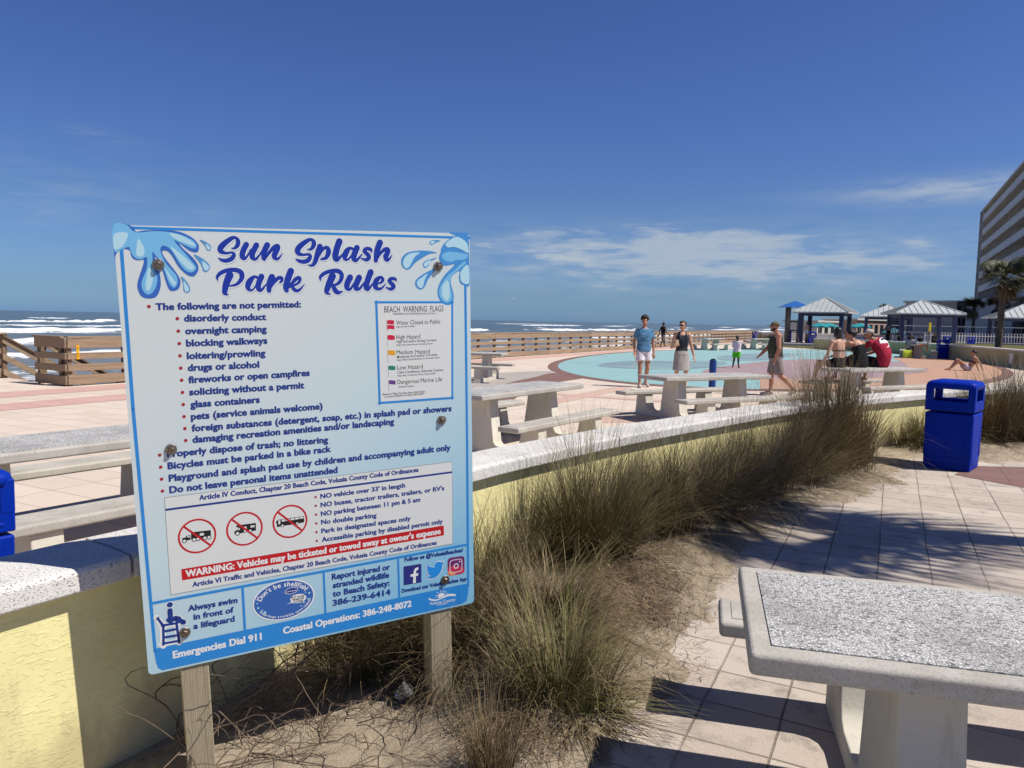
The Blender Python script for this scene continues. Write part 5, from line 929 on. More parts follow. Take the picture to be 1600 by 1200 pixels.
tussock('last grass clump cut off by the right edge of the picture', (8.6, 11.9), std(1037, 0.42, 1.29, (0.10, 0), 0.0090, 'blade_brown', 0.38, 0.8, 0.6), 20)
# lying straw
rs = np.random.RandomState(5)
def straw(n_, cs, L0, w0, seed):
    rs = np.random.RandomState(seed); k = rs.randint(0, len(cs), n_); c = np.array(cs)[k]
    x = c[:, 0] + rs.normal(0, 1, n_) * c[:, 2]; y = c[:, 1] + rs.normal(0, 1, n_) * c[:, 2]
    keep = sdist(x, y, ep) > -0.12; keep &= sdist(x, y, wp) < -0.06; x, y = x[keep], y[keep]; n_ = len(x)
    a = rs.uniform(0, 2 * np.pi, n_); L = L0 * rs.uniform(0.3, 1.3, n_); cur = rs.normal(0, 0.5, n_); w = w0 * rs.uniform(0.6, 1.3, n_)
    segs = 4; V = np.zeros((n_, segs + 1, 2, 3)); T = np.zeros((n_, segs + 1, 2)); hz = rs.uniform(0.002, 0.022, n_); up = rs.uniform(0, 0.03, n_)
    for i in range(segs + 1):
        t = i / segs; V[:, i, 0] = np.stack([x - np.sin(a) * w / 2, y + np.cos(a) * w / 2, sand_h(x, y) + hz + up * t], 1); V[:, i, 1] = np.stack([x + np.sin(a) * w / 2, y - np.cos(a) * w / 2, sand_h(x, y) + hz + up * t + w * 0.3], 1); T[:, i] = 0.8
        a = a + cur / segs; x = x + np.cos(a) * L / segs; y = y + np.sin(a) * L / segs
    kk = (segs + 1) * 2; f = np.array([[2 * i, 2 * i + 1, 2 * i + 3, 2 * i + 2] for i in range(segs)])[None]
    return V.reshape(-1, 3), ((np.arange(n_) * kk)[:, None, None] + f).reshape(-1, 4), T.ravel()
V, F, T = straw(15000, [(0.75, 4.2, 0.14), (0.9, 4.5, 0.12), (0.62, 4.55, 0.12), (0.5, 3.9, 0.12), (0.78, 4.0, 0.10), (0.55, 4.3, 0.25), (0.75, 4.6, 0.3), (0.2, 3.3, 0.28), (1.1, 5.0, 0.3), (2.2, 6.3, 0.35), (3.2, 7.3, 0.4), (4.2, 8.3, 0.35), (6.3, 9.9, 0.5), (7.2, 10.2, 0.6), (5.3, 10.0, 0.4), (-0.5, 3.5, 0.2), (-0.1, 3.3, 0.2), (0.5, 3.6, 0.28), (0.05, 2.75, 0.15), (-0.9, 3.3, 0.2)], 0.10, 0.0026, 3)
o = npmesh('dry_grass_litter', V, F, ['straw'], {'tip': T}); o['kind'] = 'stuff'; o['label'] = 'dry straw and fallen blades scattered over the sand under the grasses'; o['category'] = 'dry grass'
# dead vines and twigs round the foot of the board
def vine(seed, p0, ang, L, lift, label):
    r2 = random.Random(seed); mb = MB()
    def run(p, a, L, rad, lift, depth):
        pts = [Vector(p)]; n_ = max(5, int(L / 0.035)); z = p[2]; pitch = lift
        for i in range(n_):
            a += r2.gauss(0, 0.22); t = i / n_
            q = pts[-1] + Vector((math.cos(a) * L / n_, math.sin(a) * L / n_, pitch * L / n_)); pitch += r2.gauss(-0.11 * lift - 0.02, 0.16)
            g = float(sand_h(np.array([q.x]), np.array([q.y]))[0]) + 0.006
            if q.z < g: q.z = g; pitch = abs(pitch) * 0.3
            if float(sdist(np.array([q.x]), np.array([q.y]), wp)[0]) > -0.07: a -= 1.0; q = pts[-1] + Vector((math.cos(a) * L / n_, math.sin(a) * L / n_, 0.01))
            pts.append(q)
            if depth and r2.random() < 0.14: run(tuple(q), a + r2.choice([-1, 1]) * r2.uniform(0.4, 1.1), L * r2.uniform(0.25, 0.5), rad * 0.6, lift * 0.6 + r2.uniform(-0.1, 0.3), depth - 1)
        mb.tube(pts, [rad * (1 - 0.6 * i / len(pts)) for i in range(len(pts))], 'vine_bark', 5)
    z = float(sand_h(np.array([p0[0]]), np.array([p0[1]]))[0]) + 0.01
    run((p0[0], p0[1], z), ang, L, r2.uniform(0.0021, 0.0044), lift, 2)
    V0 = Vector((p0[0], p0[1], 0)); mb.V = [tuple(Vector(v) - V0) for v in mb.V]
    o = mb.build('dead_vine', smooth=True, loc=V0); tag(o, label, 'dead vine', 'dead vines in the sand')
VL = [((-1.05, 2.72), 0.1, 0.9, 0.15, 'bare twisted vine lying in front of the left post on sunlit sand'), ((-0.95, 2.62), 0.5, 0.75, 0.05, 'long pale vine trailing across the sand towards the right post'), ((-1.25, 3.0), 1.9, 0.8, 0.8, 'dark vine arching up against the shaded yellow wall'), ((-1.1, 3.15), 2.6, 0.7, 0.7, 'dark leafless vine with curled ends left of the left post'),
      ((-1.3, 2.6), 0.9, 0.7, 0.4, 'tangled pale twig at the bottom edge left of the left post'), ((-0.75, 2.95), 2.4, 0.6, 0.35, 'branching vine crossing the edge of the board shadow'), ((-0.5, 3.2), 0.3, 0.55, 0.25, 'grey twig tangle left of the right post'), ((-0.95, 3.3), 0.0, 0.8, 0.3, 'dark vine in the shadow under the middle of the board'),
      ((-1.42, 2.75), 1.2, 0.6, 0.5, 'short dark vine close to the foot of the yellow wall'), ((-0.85, 2.5), 2.9, 0.6, 0.1, 'pale twig spreading over the bottom of the picture beside the left post'), ((-0.38, 3.05), 1.2, 0.45, 0.4, 'thin curly twig leaning on the right post'), ((-0.7, 2.6), 0.2, 0.5, 0.12, 'forked twig lying on the open sand between the posts'),
      ((-1.15, 2.95), 0.6, 0.9, 0.55, 'vine looping through the shadow behind the left post'), ((-1.0, 2.8), -0.5, 0.5, 0.2, 'broken vine end in front of the sunlit sand edge')]
VL += [((-1.18, 2.72), 2.5, 0.75, 1.7, 'dark arching vine with a hooked end left of the left post'), ((-1.22, 2.80), 2.1, 0.7, 1.9, 'tallest dark vine loop left of the left post'), ((-1.12, 2.62), 2.8, 0.6, 1.3, 'low dark vine reaching towards the lit part of the yellow wall'), ((-1.25, 2.66), 1.7, 0.7, 1.6, 'dark vine rising close beside the shadow edge on the wall'), ((-1.05, 2.85), 2.3, 0.8, 1.5, 'forked dark vine arching behind the left post'), ((-1.3, 2.9), 0.8, 0.8, 1.4, 'dark vine bending right towards the back of the left post'),
       ((-1.30, 2.85), 0.9, 1.1, 0.75, 'tall dark vine climbing in the shade beside the yellow wall'), ((-1.2, 2.7), 1.5, 0.9, 0.9, 'dark vine with drooping curled tip against the shaded wall'), ((-1.05, 3.05), 1.0, 1.0, 0.6, 'thick dark vine rising behind the left post'), ((-1.35, 2.55), 0.3, 1.0, 0.3, 'pale vine arching over the sand at the bottom left corner'),
       ((-0.8, 2.75), 0.7, 0.9, 0.22, 'long forked vine running from the left post into the board shadow'), ((-0.62, 3.0), 0.1, 0.6, 0.3, 'small knotted twig pile in the middle under the board'), ((-0.42, 3.3), 2.6, 0.5, 0.5, 'bare twig sticking up left of the right post'), ((-0.9, 3.45), 0.4, 0.8, 0.6, 'dark vine tangle under the dark green clump')]
for i, (p0, a, L, lf, lb) in enumerate(VL): vine(40 + i, p0, a, L, lf, lb)
# crumpled clear cup
m, n, b = newmat('clear_plastic'); setb(n, b, col=(0.80, 0.83, 0.85), rough=0.12, spec=0.5, trans=0.9)
mb = MB(); r3 = random.Random(3); rings = []
for i in range(7):
    rings.append([Vector(((0.028 + 0.002 * i) * (1 + r3.uniform(-0.25, 0.25)) * math.cos(2 * math.pi * j / 16), (0.024 + 0.002 * i) * (1 + r3.uniform(-0.25, 0.25)) * math.sin(2 * math.pi * j / 16), 0.015 * i)) for j in range(16)])
mb.loft(rings, 'clear_plastic'); mb.build('tmp') ; o = D.objects['tmp']; o.name = 'plastic_cup'; o.location = (-0.47, 3.13, float(sand_h(np.array([-0.47]), np.array([3.13]))[0]) + 0.035); o.rotation_euler = (0.5, 0.7, 0.3); o.scale = (0.8,) * 3; tag(o, 'crumpled clear plastic cup lying in the twigs left of the right post', 'cup')
# pebbles / shell bits
def pebble(c, r_, lab, sd_):
    r2 = random.Random(sd_); mb = MB(); mb.ell((0, 0, r_ * 0.4), (r_, r_ * r2.uniform(0.6, 0.9), r_ * 0.6), 'far_cream', None, 9, 6)
    mb.V = [tuple(Vector(v) * r2.uniform(0.9, 1.12)) for v in mb.V]
    o = mb.build('pebble', smooth=True, loc=(c[0], c[1], float(sand_h(np.array([c[0]]), np.array([c[1]]))[0]))); tag(o, lab, 'pebble')
pebble((-0.78, 3.28), 0.014, 'pale round pebble at the edge of the board shadow', 1)

# ================================================================== PALMS
def palm(label, loc, H, CR, nf, seed, wind_=(0.35, -0.1), ndead=12, tr=0.16, trunk_lean=(0.0, 0.0)):
    t = thing('palm_tree', label, 'palm tree', loc, 0); r2 = random.Random(seed)
    mb = MB(); n_ = 14; pts = []; rad = []
    for i in range(n_ + 1):
        k = i / n_; pts.append((trunk_lean[0] * k * k * H, trunk_lean[1] * k * k * H, -0.15 + (H + 0.15) * k)); rad.append(tr * (1.18 - 0.25 * k + (0.22 if i == 0 else 0) + (0.10 if k > 0.9 else 0)) * r2.uniform(0.96, 1.04))
    mb.tube(pts, rad, 'palm_trunk', 14); mb.build('trunk', t, smooth=True)
    top = Vector(pts[-1])
    def fronds(n_, lo, hi, mat, name, sc, dr):
        Vv = []; Ff = []; Tt = []
        for i in range(n_):
            a = 2 * math.pi * (i * 0.618 + r2.random() * 0.08); e_ = math.radians(lo + (hi - lo) * ((i * 0.377) % 1.0) + r2.uniform(-7, 7))
            d = Vector((math.cos(a) * math.cos(e_) + wind_[0] * 0.6, math.sin(a) * math.cos(e_) + wind_[1] * 0.6, math.sin(e_))).normalized()
            PL = CR * sc * r2.uniform(0.45, 0.62); up_ = Vector((0, 0, 1)); side = d.cross(up_); side = side.normalized() if side.length > 0.05 else Vector((1, 0, 0)); nrm_ = side.cross(d).normalized()
            p = [top + d * (PL * k) - up_ * (0.10 * PL * k * k) for k in (0, 0.5, 1.0)]
            o = len(Vv); w = 0.02 * CR
            for q, k in zip(p, (0, 0.5, 1)):
                Vv += [q - side * w, q + side * w]; Tt += [0.1, 0.1]
            Ff += [(o, o + 1, o + 3, o + 2), (o + 2, o + 3, o + 5, o + 4)]
            c = p[-1]; nl = 22; LL = CR * sc * r2.uniform(0.5, 0.68)
            for j in range(nl):
                f = (j / (nl - 1) - 0.5) * 2; fa = f * R(105)
                dl = (d * math.cos(fa) + side * math.sin(fa) - nrm_ * 0.25 * abs(f)).normalized()
                l_ = LL * (1 - 0.35 * abs(f)) * r2.uniform(0.85, 1.1); ww = 0.030 * CR * r2.uniform(0.8, 1.1)
                q0 = c; q1 = c + dl * l_ * 0.55 - up_ * dr * l_ * 0.05 + Vector((wind_[0], wind_[1], 0)) * l_ * 0.10; q2 = q1 + dl * l_ * 0.45 - up_ * l_ * dr * r2.uniform(0.18, 0.42) + Vector((wind_[0], wind_[1], 0)) * l_ * 0.30
                s2 = dl.cross(nrm_).normalized(); o = len(Vv)
                Vv += [q0 - s2 * ww * 0.3, q0 + s2 * ww * 0.3, q1 - s2 * ww * 0.5, q1 + s2 * ww * 0.5, q2 - s2 * ww * 0.08, q2 + s2 * ww * 0.08]; Tt += [0.2, 0.2, 0.6, 0.6, 1, 1]
                Ff += [(o, o + 1, o + 3, o + 2), (o + 2, o + 3, o + 5, o + 4)]
        npmesh(name, np.array([tuple(v) for v in Vv]), np.array(Ff), [mat], {'tip': np.array(Tt)}, parent=t)
    fronds(nf, -30, 75, 'palm_leaf', 'crown', 1.0, 0.7)
    if ndead: fronds(ndead, -75, -35, 'palm_dead', 'dead_fronds', 0.72, 1.3)
    return t
pA = palm('tall palm with a wind blown crown standing in front of the hotel', (25.75, 39.6, 0.68), 3.75, 1.55, 54, 4, (0.60, -0.2), 16, 0.15)
pB = palm('palm out by the right side whose fronds shade the walkway', (6.55, 4.85, 0.0), 7.2, 1.6, 18, 9, (1.3, -0.40), 0, 0.14)
palm('small far palm rising behind the left pavilions', (71.4, 145, 0), 5.6, 1.0, 26, 6, (0.2, 0), 6, 0.2)
dup(pA, 'dark palm at the left of the pair beside the hotel foot', (56.5, 92, 0), R(200), 1.15)
dup(pA, 'dark palm at the right of the pair beside the hotel foot', (60.0, 93, 0), R(40), 1.25)

# ================================================================== PAVILIONS
def pavilion(label, loc, rotz, a=4.9, eave=2.72, apex=3.98, roofm='roof_white'):
    t = thing('pavilion', label, 'pavilion', loc, R(rotz), 'picnic pavilions'); h = a / 2
    for x, y in ((-1, -1), (1, -1), (1, 1), (-1, 1)):
        mb = MB(); q = h - 0.62; mb.box((x * q, y * q, eave / 2 - 0.05), (0.32, 0.32, eave + 0.1), 'navy_steel'); mb.build('post', t, bevel=0.02, seg=1)
    mb = MB(); v = [(-h, -h, eave), (h, -h, eave), (h, h, eave), (-h, h, eave), (0, 0, apex)]
    lo = [(x, y, z - 0.10) for x, y, z in v[:4]]
    mb.add(v + lo, [(0, 1, 4), (1, 2, 4), (2, 3, 4), (3, 0, 4), (5, 6, 1, 0), (6, 7, 2, 1), (7, 8, 3, 2), (8, 5, 0, 3), (8, 7, 6, 5)], roofm)
    rf = mb.build('roof', t)
    mb = MB()
    for s_ in range(4):
        rot = Matrix.Rotation(R(90 * s_), 3, 'Z')
        for k in range(-5, 6):
            x = k * h / 5.6; yb = -h; ye = -abs(x)          # seam runs from the eave up to the hip
            p0 = Vector((x, yb, eave + 0.02)); zt = eave + (h - abs(x)) / h * (apex - eave) + 0.02; p1 = Vector((x, ye, zt))
            mb.tube([rot @ p0, rot @ p1], 0.022, 'roof_seam' if roofm == 'roof_white' else roofm, 4)
        mb.tube([rot @ Vector((-h, -h, eave + 0.02)), rot @ Vector((0, 0, apex + 0.02))], 0.05, roofm, 5)
    mb.build('seam', rf)
    mb = MB()
    for s_ in range(4):
        rot = Matrix.Rotation(R(90 * s_), 3, 'Z'); mb.box(rot @ Vector((0, -h + 0.62, eave - 0.2)), (2 * h - 1.3, 0.16, 0.22), 'navy_steel', rot)
    mb.build('beam', t)
    return t
pavilion('white roofed pavilion behind the seated trio, leftmost of the pavilions', (26.9, 64.6, 0.15), -34.7, 4.5)
pavilion('white roofed pavilion partly hidden behind the largest one', (39.9, 79.8, 0.1), -25, 5.4, 2.75, 3.98)
pavilion('largest white roofed pavilion with a shaded left slope', (34.6, 63.6, 0.4), -13, 5.2, 2.5, 3.62)
pavilion('white roofed pavilion cut off by the right edge', (46.2, 68.0, 0.4), -20, 5.4, 2.4, 3.6)
# playground shelter
t = thing('playground_shelter', 'small blue roofed playground tower beside timber piles', 'play shelter', (24.85, 66.2, 0.2), R(-10))
for x, y in ((-0.55, -0.5), (0.55, -0.5), (0.55, 0.6), (-0.55, 0.6)):
    mb = MB(); mb.tube([(x, y, -0.2), (x, y, 3.15)], 0.14, 'wood_pile', 12); mb.build('post', t, smooth=True)
mb = MB(); v = [(-1.3, -1.2, 3.08), (1.3, -1.2, 3.08), (1.3, 1.3, 3.08), (-1.3, 1.3, 3.08), (0, 0.05, 3.66)]; mb.add(v, [(0, 1, 4), (1, 2, 4), (2, 3, 4), (3, 0, 4), (3, 2, 1, 0)], 'roof_blue'); mb.build('roof', t)
mb = MB(); mb.tube(catmull([(-0.6, -0.5, 1.75), (-0.2, -0.5, 1.86), (0.2, -0.5, 1.80), (0.6, -0.5, 1.9)], 4), 0.08, 'teal_awning', 6); mb.build('rope_beam', t)
mb = MB(); mb.box((0, 0, 1.05), (1.2, 1.1, 0.10), 'wood_pile'); mb.box((-0.5, -0.58, 0.55), (0.4, 0.05, 1.0), 'plastic_blue'); mb.box((0.35, -0.55, 0.5), (0.5, 0.05, 0.95), 'wood_post_dark'); mb.build('deck', t)
for i, (x, y, h, lb) in enumerate([(-0.95, -0.9, 1.35, 'shortest timber pile left of the playground tower'), (-0.72, -0.2, 2.05, 'taller timber pile close to the playground tower post'), (0.95, -0.6, 1.5, 'timber pile on the right of the playground tower'), (3.4, 8, 2.2, 'lone timber pile seen through the left pavilion')]):
    mb = MB(); mb.tube([(0, 0, -0.1), (0, 0, h)], 0.16, 'wood_pile', 12); o = mb.build('timber_pile', smooth=True, loc=(24.85 + x, 66.2 + y, 0.1)); tag(o, lb, 'timber pile', 'timber piles round the playground')
# low bush left of the tower
V, F, T = blades(np.random.RandomState(77), 900, (23.6, 69.5), 0.9, 1.25, 0.5, (0.1, 0), 0.6, 0.03, 4, z0=0.0)
V[:, 0] -= 23.6; V[:, 1] -= 69.5
o = npmesh('dune_shrub', V, F, ['blade_olive'], {'tip': T}); o.location = (23.6, 69.5, 0); tag(o, 'grey green dune shrub between the walking man and the playground tower', 'shrub')

# ---- parasols, yellow sign, fences
def parasol(label, loc, r_=1.5, z=1.95, mat='teal_canvas', rz=0.0):
    t = thing('parasol', label, 'parasol', loc, rz, 'teal parasols beyond the pavilions'); mb = MB(); mb.tube([(0, 0, 0), (0, 0, z + 0.45)], 0.03, 'white_paint', 6); mb.build('pole', t)
    mb = MB(); n_ = 8; rim = [Vector((r_ * math.cos(2 * math.pi * j / n_), r_ * math.sin(2 * math.pi * j / n_), z - 0.12 * (j % 2))) for j in range(n_)]; ap = Vector((0, 0, z + 0.42))
    mb.add(rim + [ap] + [Vector((p.x * 0.98, p.y * 0.98, p.z - 0.14)) for p in rim], [(j, (j + 1) % n_, n_) for j in range(n_)] + [(n_ + 1 + j, n_ + 1 + (j + 1) % n_, (j + 1) % n_, j) for j in range(n_)], mat); mb.build('canopy', t)
    return t
parasol('teal parasol seen through the left pavilion, left of two', (38.9, 95, 0), 1.1, 1.75)
parasol('teal parasol seen through the left pavilion, the wider of two', (40.4, 96, 0), 1.4, 1.75)
parasol('teal parasol between the left and the middle pavilion', (44.0, 95, 0), 1.4, 1.80)
parasol('dark teal parasol beside the post of the middle pavilion', (38.6, 76, 0.0), 1.2, 1.25, 'teal_awning')
t = thing('warning_sign', 'narrow yellow sign on a thin wooden post beside the largest pavilion', 'sign', (23.5, 42.3, 0.68))
mb = MB(); mb.tube([(0, 0, -0.3), (0, 0, 1.35)], 0.035, 'wood_pile', 8); mb.build('post', t)
mb = MB(); mb.box((0.03, -0.05, 1.05), (0.13, 0.02, 0.50), 'yellow_sign'); mb.build('plate', t)
t = thing('picket_fence', 'long white picket fence below the hotel', 'fence', (37.2, 67.5, 0.35), R(-8))
mb = MB()
for k in range(90): mb.box((0.24 * k, 0, 0.48), (0.05, 0.02, 0.96), 'white_paint')
o = mb.build('picket', t); o['kind'] = 'stuff'
for z in (0.15, 0.72):
    mb = MB(); mb.box((10.7, 0.03, z), (21.6, 0.03, 0.06), 'white_paint'); mb.build('rail', t)
t = thing('rail_fence', 'dark blue slatted fence standing behind the pavilions', 'fence', (36.5, 72.5, 0.2), R(-6))
mb = MB()
for k in range(84): mb.box((0.26 * k, 0, 0.85), (0.05, 0.02, 1.7), 'navy_steel')
o = mb.build('bar', t); o['kind'] = 'stuff'
for z in (0.2, 1.1, 1.7):
    mb = MB(); mb.box((10.8, 0.03, z), (21.8, 0.03, 0.05), 'hotel_band'); mb.build('rail', t)
t = thing('low_white_wall', 'long low white wall at the back of the plaza behind the pavilions', 'wall', (27, 86, 0), R(-20)); mb = MB(); mb.box((9, 0, 0.35), (26, 0.3, 0.9), 'far_white'); mb.build('wall_body', t); mb = MB(); mb.box((9, 0, 0.83), (26, 0.36, 0.06), 'white_paint'); mb.build('coping', t)

# ================================================================== HOTEL AND FAR BUILDINGS
hotel = thing('hotel', 'tall grey balconied hotel rising at the right edge behind the palm', 'building', (98.75, 160, 0), math.atan2(-45.0, -22.2))
hotel.scale = (1, -1, 1)
# local x runs along the facade towards the camera, local +y away from the sea
HL = 96.0; NF = 9; FH = 2.93
mb = MB(); mb.box((HL / 2, -9.0, 13.3), (HL, 14.0, 26.6), 'hotel_wall'); mb.build('wall', hotel)
mb = MB(); mb.box((HL / 2 - 0.2, -8.0, 26.75), (HL + 1.0, 16.6, 0.4), 'hotel_trim'); mb.build('roof', hotel)
mb = MB(); mb.box((0.4, -0.7, 13.3), (0.5, 2.6, 26.4), 'hotel_trim'); mb.box((2.3, 0.1, 13.3), (0.35, 0.4, 26.4), 'hotel_trim')
for k in range(NF): mb.box((1.35, 0.1, 3.0 + k * FH), (1.8, 0.35, 0.3), 'hotel_trim')
mb.build('end_column', hotel)
for k in range(1, NF):
    z = 0.75 + k * FH - (0 if k > 1 else 0.2)
    mb = MB(); mb.box((HL / 2 + 1.2, 0.15, z + 0.52), (HL - 2.8, 0.14, 1.20), 'hotel_band'); mb.box((HL / 2 + 1.2, -0.85, z - 0.02), (HL - 2.8, 2.3, 0.24), 'hotel_trim'); mb.box((HL / 2 + 1.2, 0.17, z + 1.15), (HL - 2.8, 0.22, 0.07), 'hotel_trim'); mb.box((HL / 2 + 1.2, 0.17, z - 0.10), (HL - 2.8, 0.24, 0.09), 'hotel_trim')
    mb.build('balcony', hotel)
    pw = None
    for j in range(12):
        if pw is None: mb = MB(); mb.box((0, 0, 0), (0.16, 1.7, FH - 0.35), 'hotel_trim' if k < 3 else 'hotel_wall'); pw = mb.build('partition', hotel); c = pw
        else: c = pw.copy(); COL.objects.link(c); c.parent = hotel
        c.location = (2.6 + j * 3.8, -1.0, z + 1.6)
gd = None
cnt = 0
for k in range(1, NF):
    for j in range(12):
        z = 0.75 + k * FH + 1.25
        if gd is None:
            mb = MB(); mb.box((0, 0, 0), (1.5, 0.06, 2.1), 'dark_glass'); mb.box((0.8, 0.03, 0), (0.07, 0.08, 2.2), 'hotel_trim'); mb.box((-0.8, 0.03, 0), (0.07, 0.08, 2.2), 'hotel_trim'); gd = mb.build('balcony_door', hotel); c = gd
        else: c = gd.copy(); COL.objects.link(c); c.parent = hotel
        c.location = (4.2 + j * 3.8, -1.97, z)
        lm = None
ld = None
for k in range(4, NF):
    for j in range(16):
        if ld is None:
            mb = MB(); mb.box((0, 0, 0), (0.16, 0.12, 0.42), 'hotel_trim'); ld = mb.build('wall_lamp', hotel); c = ld
        else: c = ld.copy(); COL.objects.link(c); c.parent = hotel
        c.location = (3.2 + j * 3.8, -1.88, 0.75 + k * FH + 1.75)
aw = MB(); vs = []
for x in (-1.0, HL * 0.55): vs += [(x, 0.2, 4.05), (x, 4.2, 2.75), (x, 4.2, 2.35), (x, 0.2, 2.35)]
aw.add(vs, [(0, 4, 5, 1), (1, 5, 6, 2), (2, 6, 7, 3), (3, 7, 4, 0), (0, 1, 2, 3), (7, 6, 5, 4)], 'teal_awning'); aw.build('awning', hotel)
mb = MB(); mb.box((HL * 0.3, 3.4, 1.15), (HL * 0.6, 0.2, 2.3), 'navy_steel'); mb.build('ground_floor_front', hotel)
for j in range(14):
    mb = MB(); mb.box((2 + j * 3.6, 3.52, 1.25), (2.6, 0.06, 1.9), 'dark_glass'); mb.build('shop_window', hotel)
def block(label, loc, rz, w, d_, h, mat, nx_, nz_):
    t = thing('far_building', label, 'building', loc, R(rz), 'far buildings'); mb = MB(); mb.box((0, 0, h / 2), (w, d_, h), mat); mb.build('wall', t); mb = MB(); mb.box((0, 0, h + 0.15), (w + 0.6, d_ + 0.6, 0.3), 'far_white'); mb.build('roof', t)
    wn = None
    for i in range(nx_):
        for k in range(nz_):
            if wn is None: q = MB(); q.box((0, 0, 0), (w / nx_ * 0.55, 0.1, h / nz_ * 0.5), 'dark_glass'); wn = q.build('window', t); c = wn
            else: c = wn.copy(); COL.objects.link(c); c.parent = t
            c.location = (-w / 2 + (i + 0.5) * w / nx_, -d_ / 2 - 0.02, (k + 0.5) * h / nz_)
block('pale cream building seen through the largest pavilion', (74, 128, 0), 38, 13, 8, 6.0, 'far_cream', 6, 3)
block('low pink building seen between the left pavilions', (62, 135, 0), 38, 12, 6, 2.9, 'far_pink', 6, 1)
block('long low pale building behind the teal parasols', (54, 132, 0), 38, 12, 6, 2.4, 'far_white', 6, 1)
block('pale low building beside the far small palm', (73, 150, 0), 38, 10, 6, 3.0, 'far_white', 5, 1)
block('white block between the dark palms and the hotel', (70.5, 109, 0), 38, 7, 6, 5.4, 'far_white', 4, 2)

# ---- gulls
def gull(label, loc, rz):
    mb = MB(); mb.ell((0, 0, 0), (0.05, 0.2, 0.05), 'white_paint', None, 8, 6)
    for s_ in (-1, 1): mb.add([(0, 0.06, 0.02), (0, -0.06, 0.02), (s_ * 0.3, -0.04, 0.14), (s_ * 0.3, 0.05, 0.14), (s_ * 0.65, -0.05, 0.06)], [(0, 1, 2, 3), (3, 2, 4)], 'far_white')
    tag(mb.build('gull', loc=loc, rotz=rz), label, 'bird')
gull('white gull flying low over the sea horizon', (-0.15, 60, 3.35), 0.4)
gull('white gull skimming the breakers behind the left fence', (-36, 63, -1.1), 1.2)
# ---- water jets of the splash pad
m, n, b = newmat('water_spray'); setb(n, b, col=(0.85, 0.88, 0.90), rough=0.2, spec=0.5, alpha=0.55)
for i, (x, y, h) in enumerate([(8.15, 21.6, 0.85), (8.8, 22.6, 0.9), (9.9, 23.4, 0.8), (10.6, 24.6, 0.9), (9.3, 24.4, 0.7), (16.0, 34.0, 0.7), (11.8, 26.2, 0.8)]):
    r2 = random.Random(i); mb = MB(); pts = []; rad = []
    for k in range(15):
        f_ = k / 14; pts.append((-0.12 * f_ * f_ + r2.gauss(0, 0.012) * f_, r2.gauss(0, 0.012) * f_, h * f_)); rad.append((0.010 + 0.012 * f_) * r2.uniform(0.4, 1.4) * (1 if k < 14 else 0.3))
    mb.tube(pts, rad, 'water_spray', 7)
    tag(mb.build('water_jet', loc=(x, y, 0.02), smooth=True), 'thin white water jet rising from the coloured splash pad', 'water jet', 'water jets of the splash pad')

# ================================================================== PEOPLE
def skinmat(name, c):
    m, n, b = newmat(name); v = ocoord(n); a = n.noise(v, 9, 5, 0.6)
    setb(n, b, col=n.mix(n.mapr(a, 0.35, 0.7), c, tuple(x * y for x, y in zip(c, (0.86, 0.78, 0.74)))), rough=0.5, spec=0.35)
skinmat('skin_fair', (0.58, 0.35, 0.25)); skinmat('skin_tan', (0.47, 0.25, 0.165)); skinmat('skin_red', (0.50, 0.235, 0.16)); skinmat('skin_dark', (0.085, 0.048, 0.032))
def cloth(name, c, c2=None, sc=14, stretch=None):
    m, n, b = newmat(name); v = ocoord(n, stretch); a = n.noise(v, sc, 5, 0.6); fo = n.noise(ocoord(n, (1, 1, 0.35)), 16, 3, 0.5, 0.8)
    setb(n, b, col=n.mix(n.mapr(a, 0.42, 0.58), c, c2 or tuple(x * 0.85 for x in c)), rough=0.85, spec=0.15, norm=bump(n, fo, 0.012))
cloth('polo_blue', (0.055, 0.16, 0.30), (0.13, 0.28, 0.43), 9, (0.8, 0.8, 5.0)); cloth('collar_navy', (0.03, 0.07, 0.17)); cloth('cotton_white', (0.74, 0.70, 0.76)); cloth('cotton_black', (0.012, 0.013, 0.018)); cloth('tank_charcoal', (0.035, 0.042, 0.055))
cloth('khaki_grey', (0.40, 0.365, 0.33)); cloth('tank_olive', (0.055, 0.060, 0.045)); cloth('shorts_mauve', (0.26, 0.215, 0.22)); cloth('shirt_crimson', (0.40, 0.025, 0.055)); cloth('print_bw', (0.30, 0.29, 0.28), (0.04, 0.04, 0.045), 26); cloth('shorts_lime', (0.10, 0.68, 0.03)); cloth('shorts_lilac', (0.52, 0.48, 0.60)); cloth('shirt_grey', (0.36, 0.36, 0.42)); cloth('cap_olive', (0.15, 0.135, 0.075)); cloth('cap_grey', (0.46, 0.42, 0.38), (0.32, 0.30, 0.28), 8)
plain('hair_brown', (0.055, 0.032, 0.018), (0.022, 0.013, 0.008), 60, 0.55, 0.3, 0.01, 90); plain('hair_black', (0.010, 0.009, 0.010), (0.006, 0.005, 0.006), 60, 0.4, 0.4, 0.006, 90); plain('hair_auburn', (0.085, 0.045, 0.028), (0.04, 0.02, 0.013), 60, 0.5, 0.3, 0.008, 90)
flat('shades', (0.008, 0.008, 0.01), 0.12, 0.6); flat('eye_dark', (0.03, 0.02, 0.015), 0.2); flat('print_white', (0.78, 0.76, 0.76), 0.8); flat('phone_tan', (0.42, 0.31, 0.22), 0.4); flat('shoe_pale', (0.50, 0.44, 0.40), 0.7); flat('shoe_black', (0.015, 0.015, 0.018), 0.6); flat('lips', (0.30, 0.11, 0.09), 0.5)

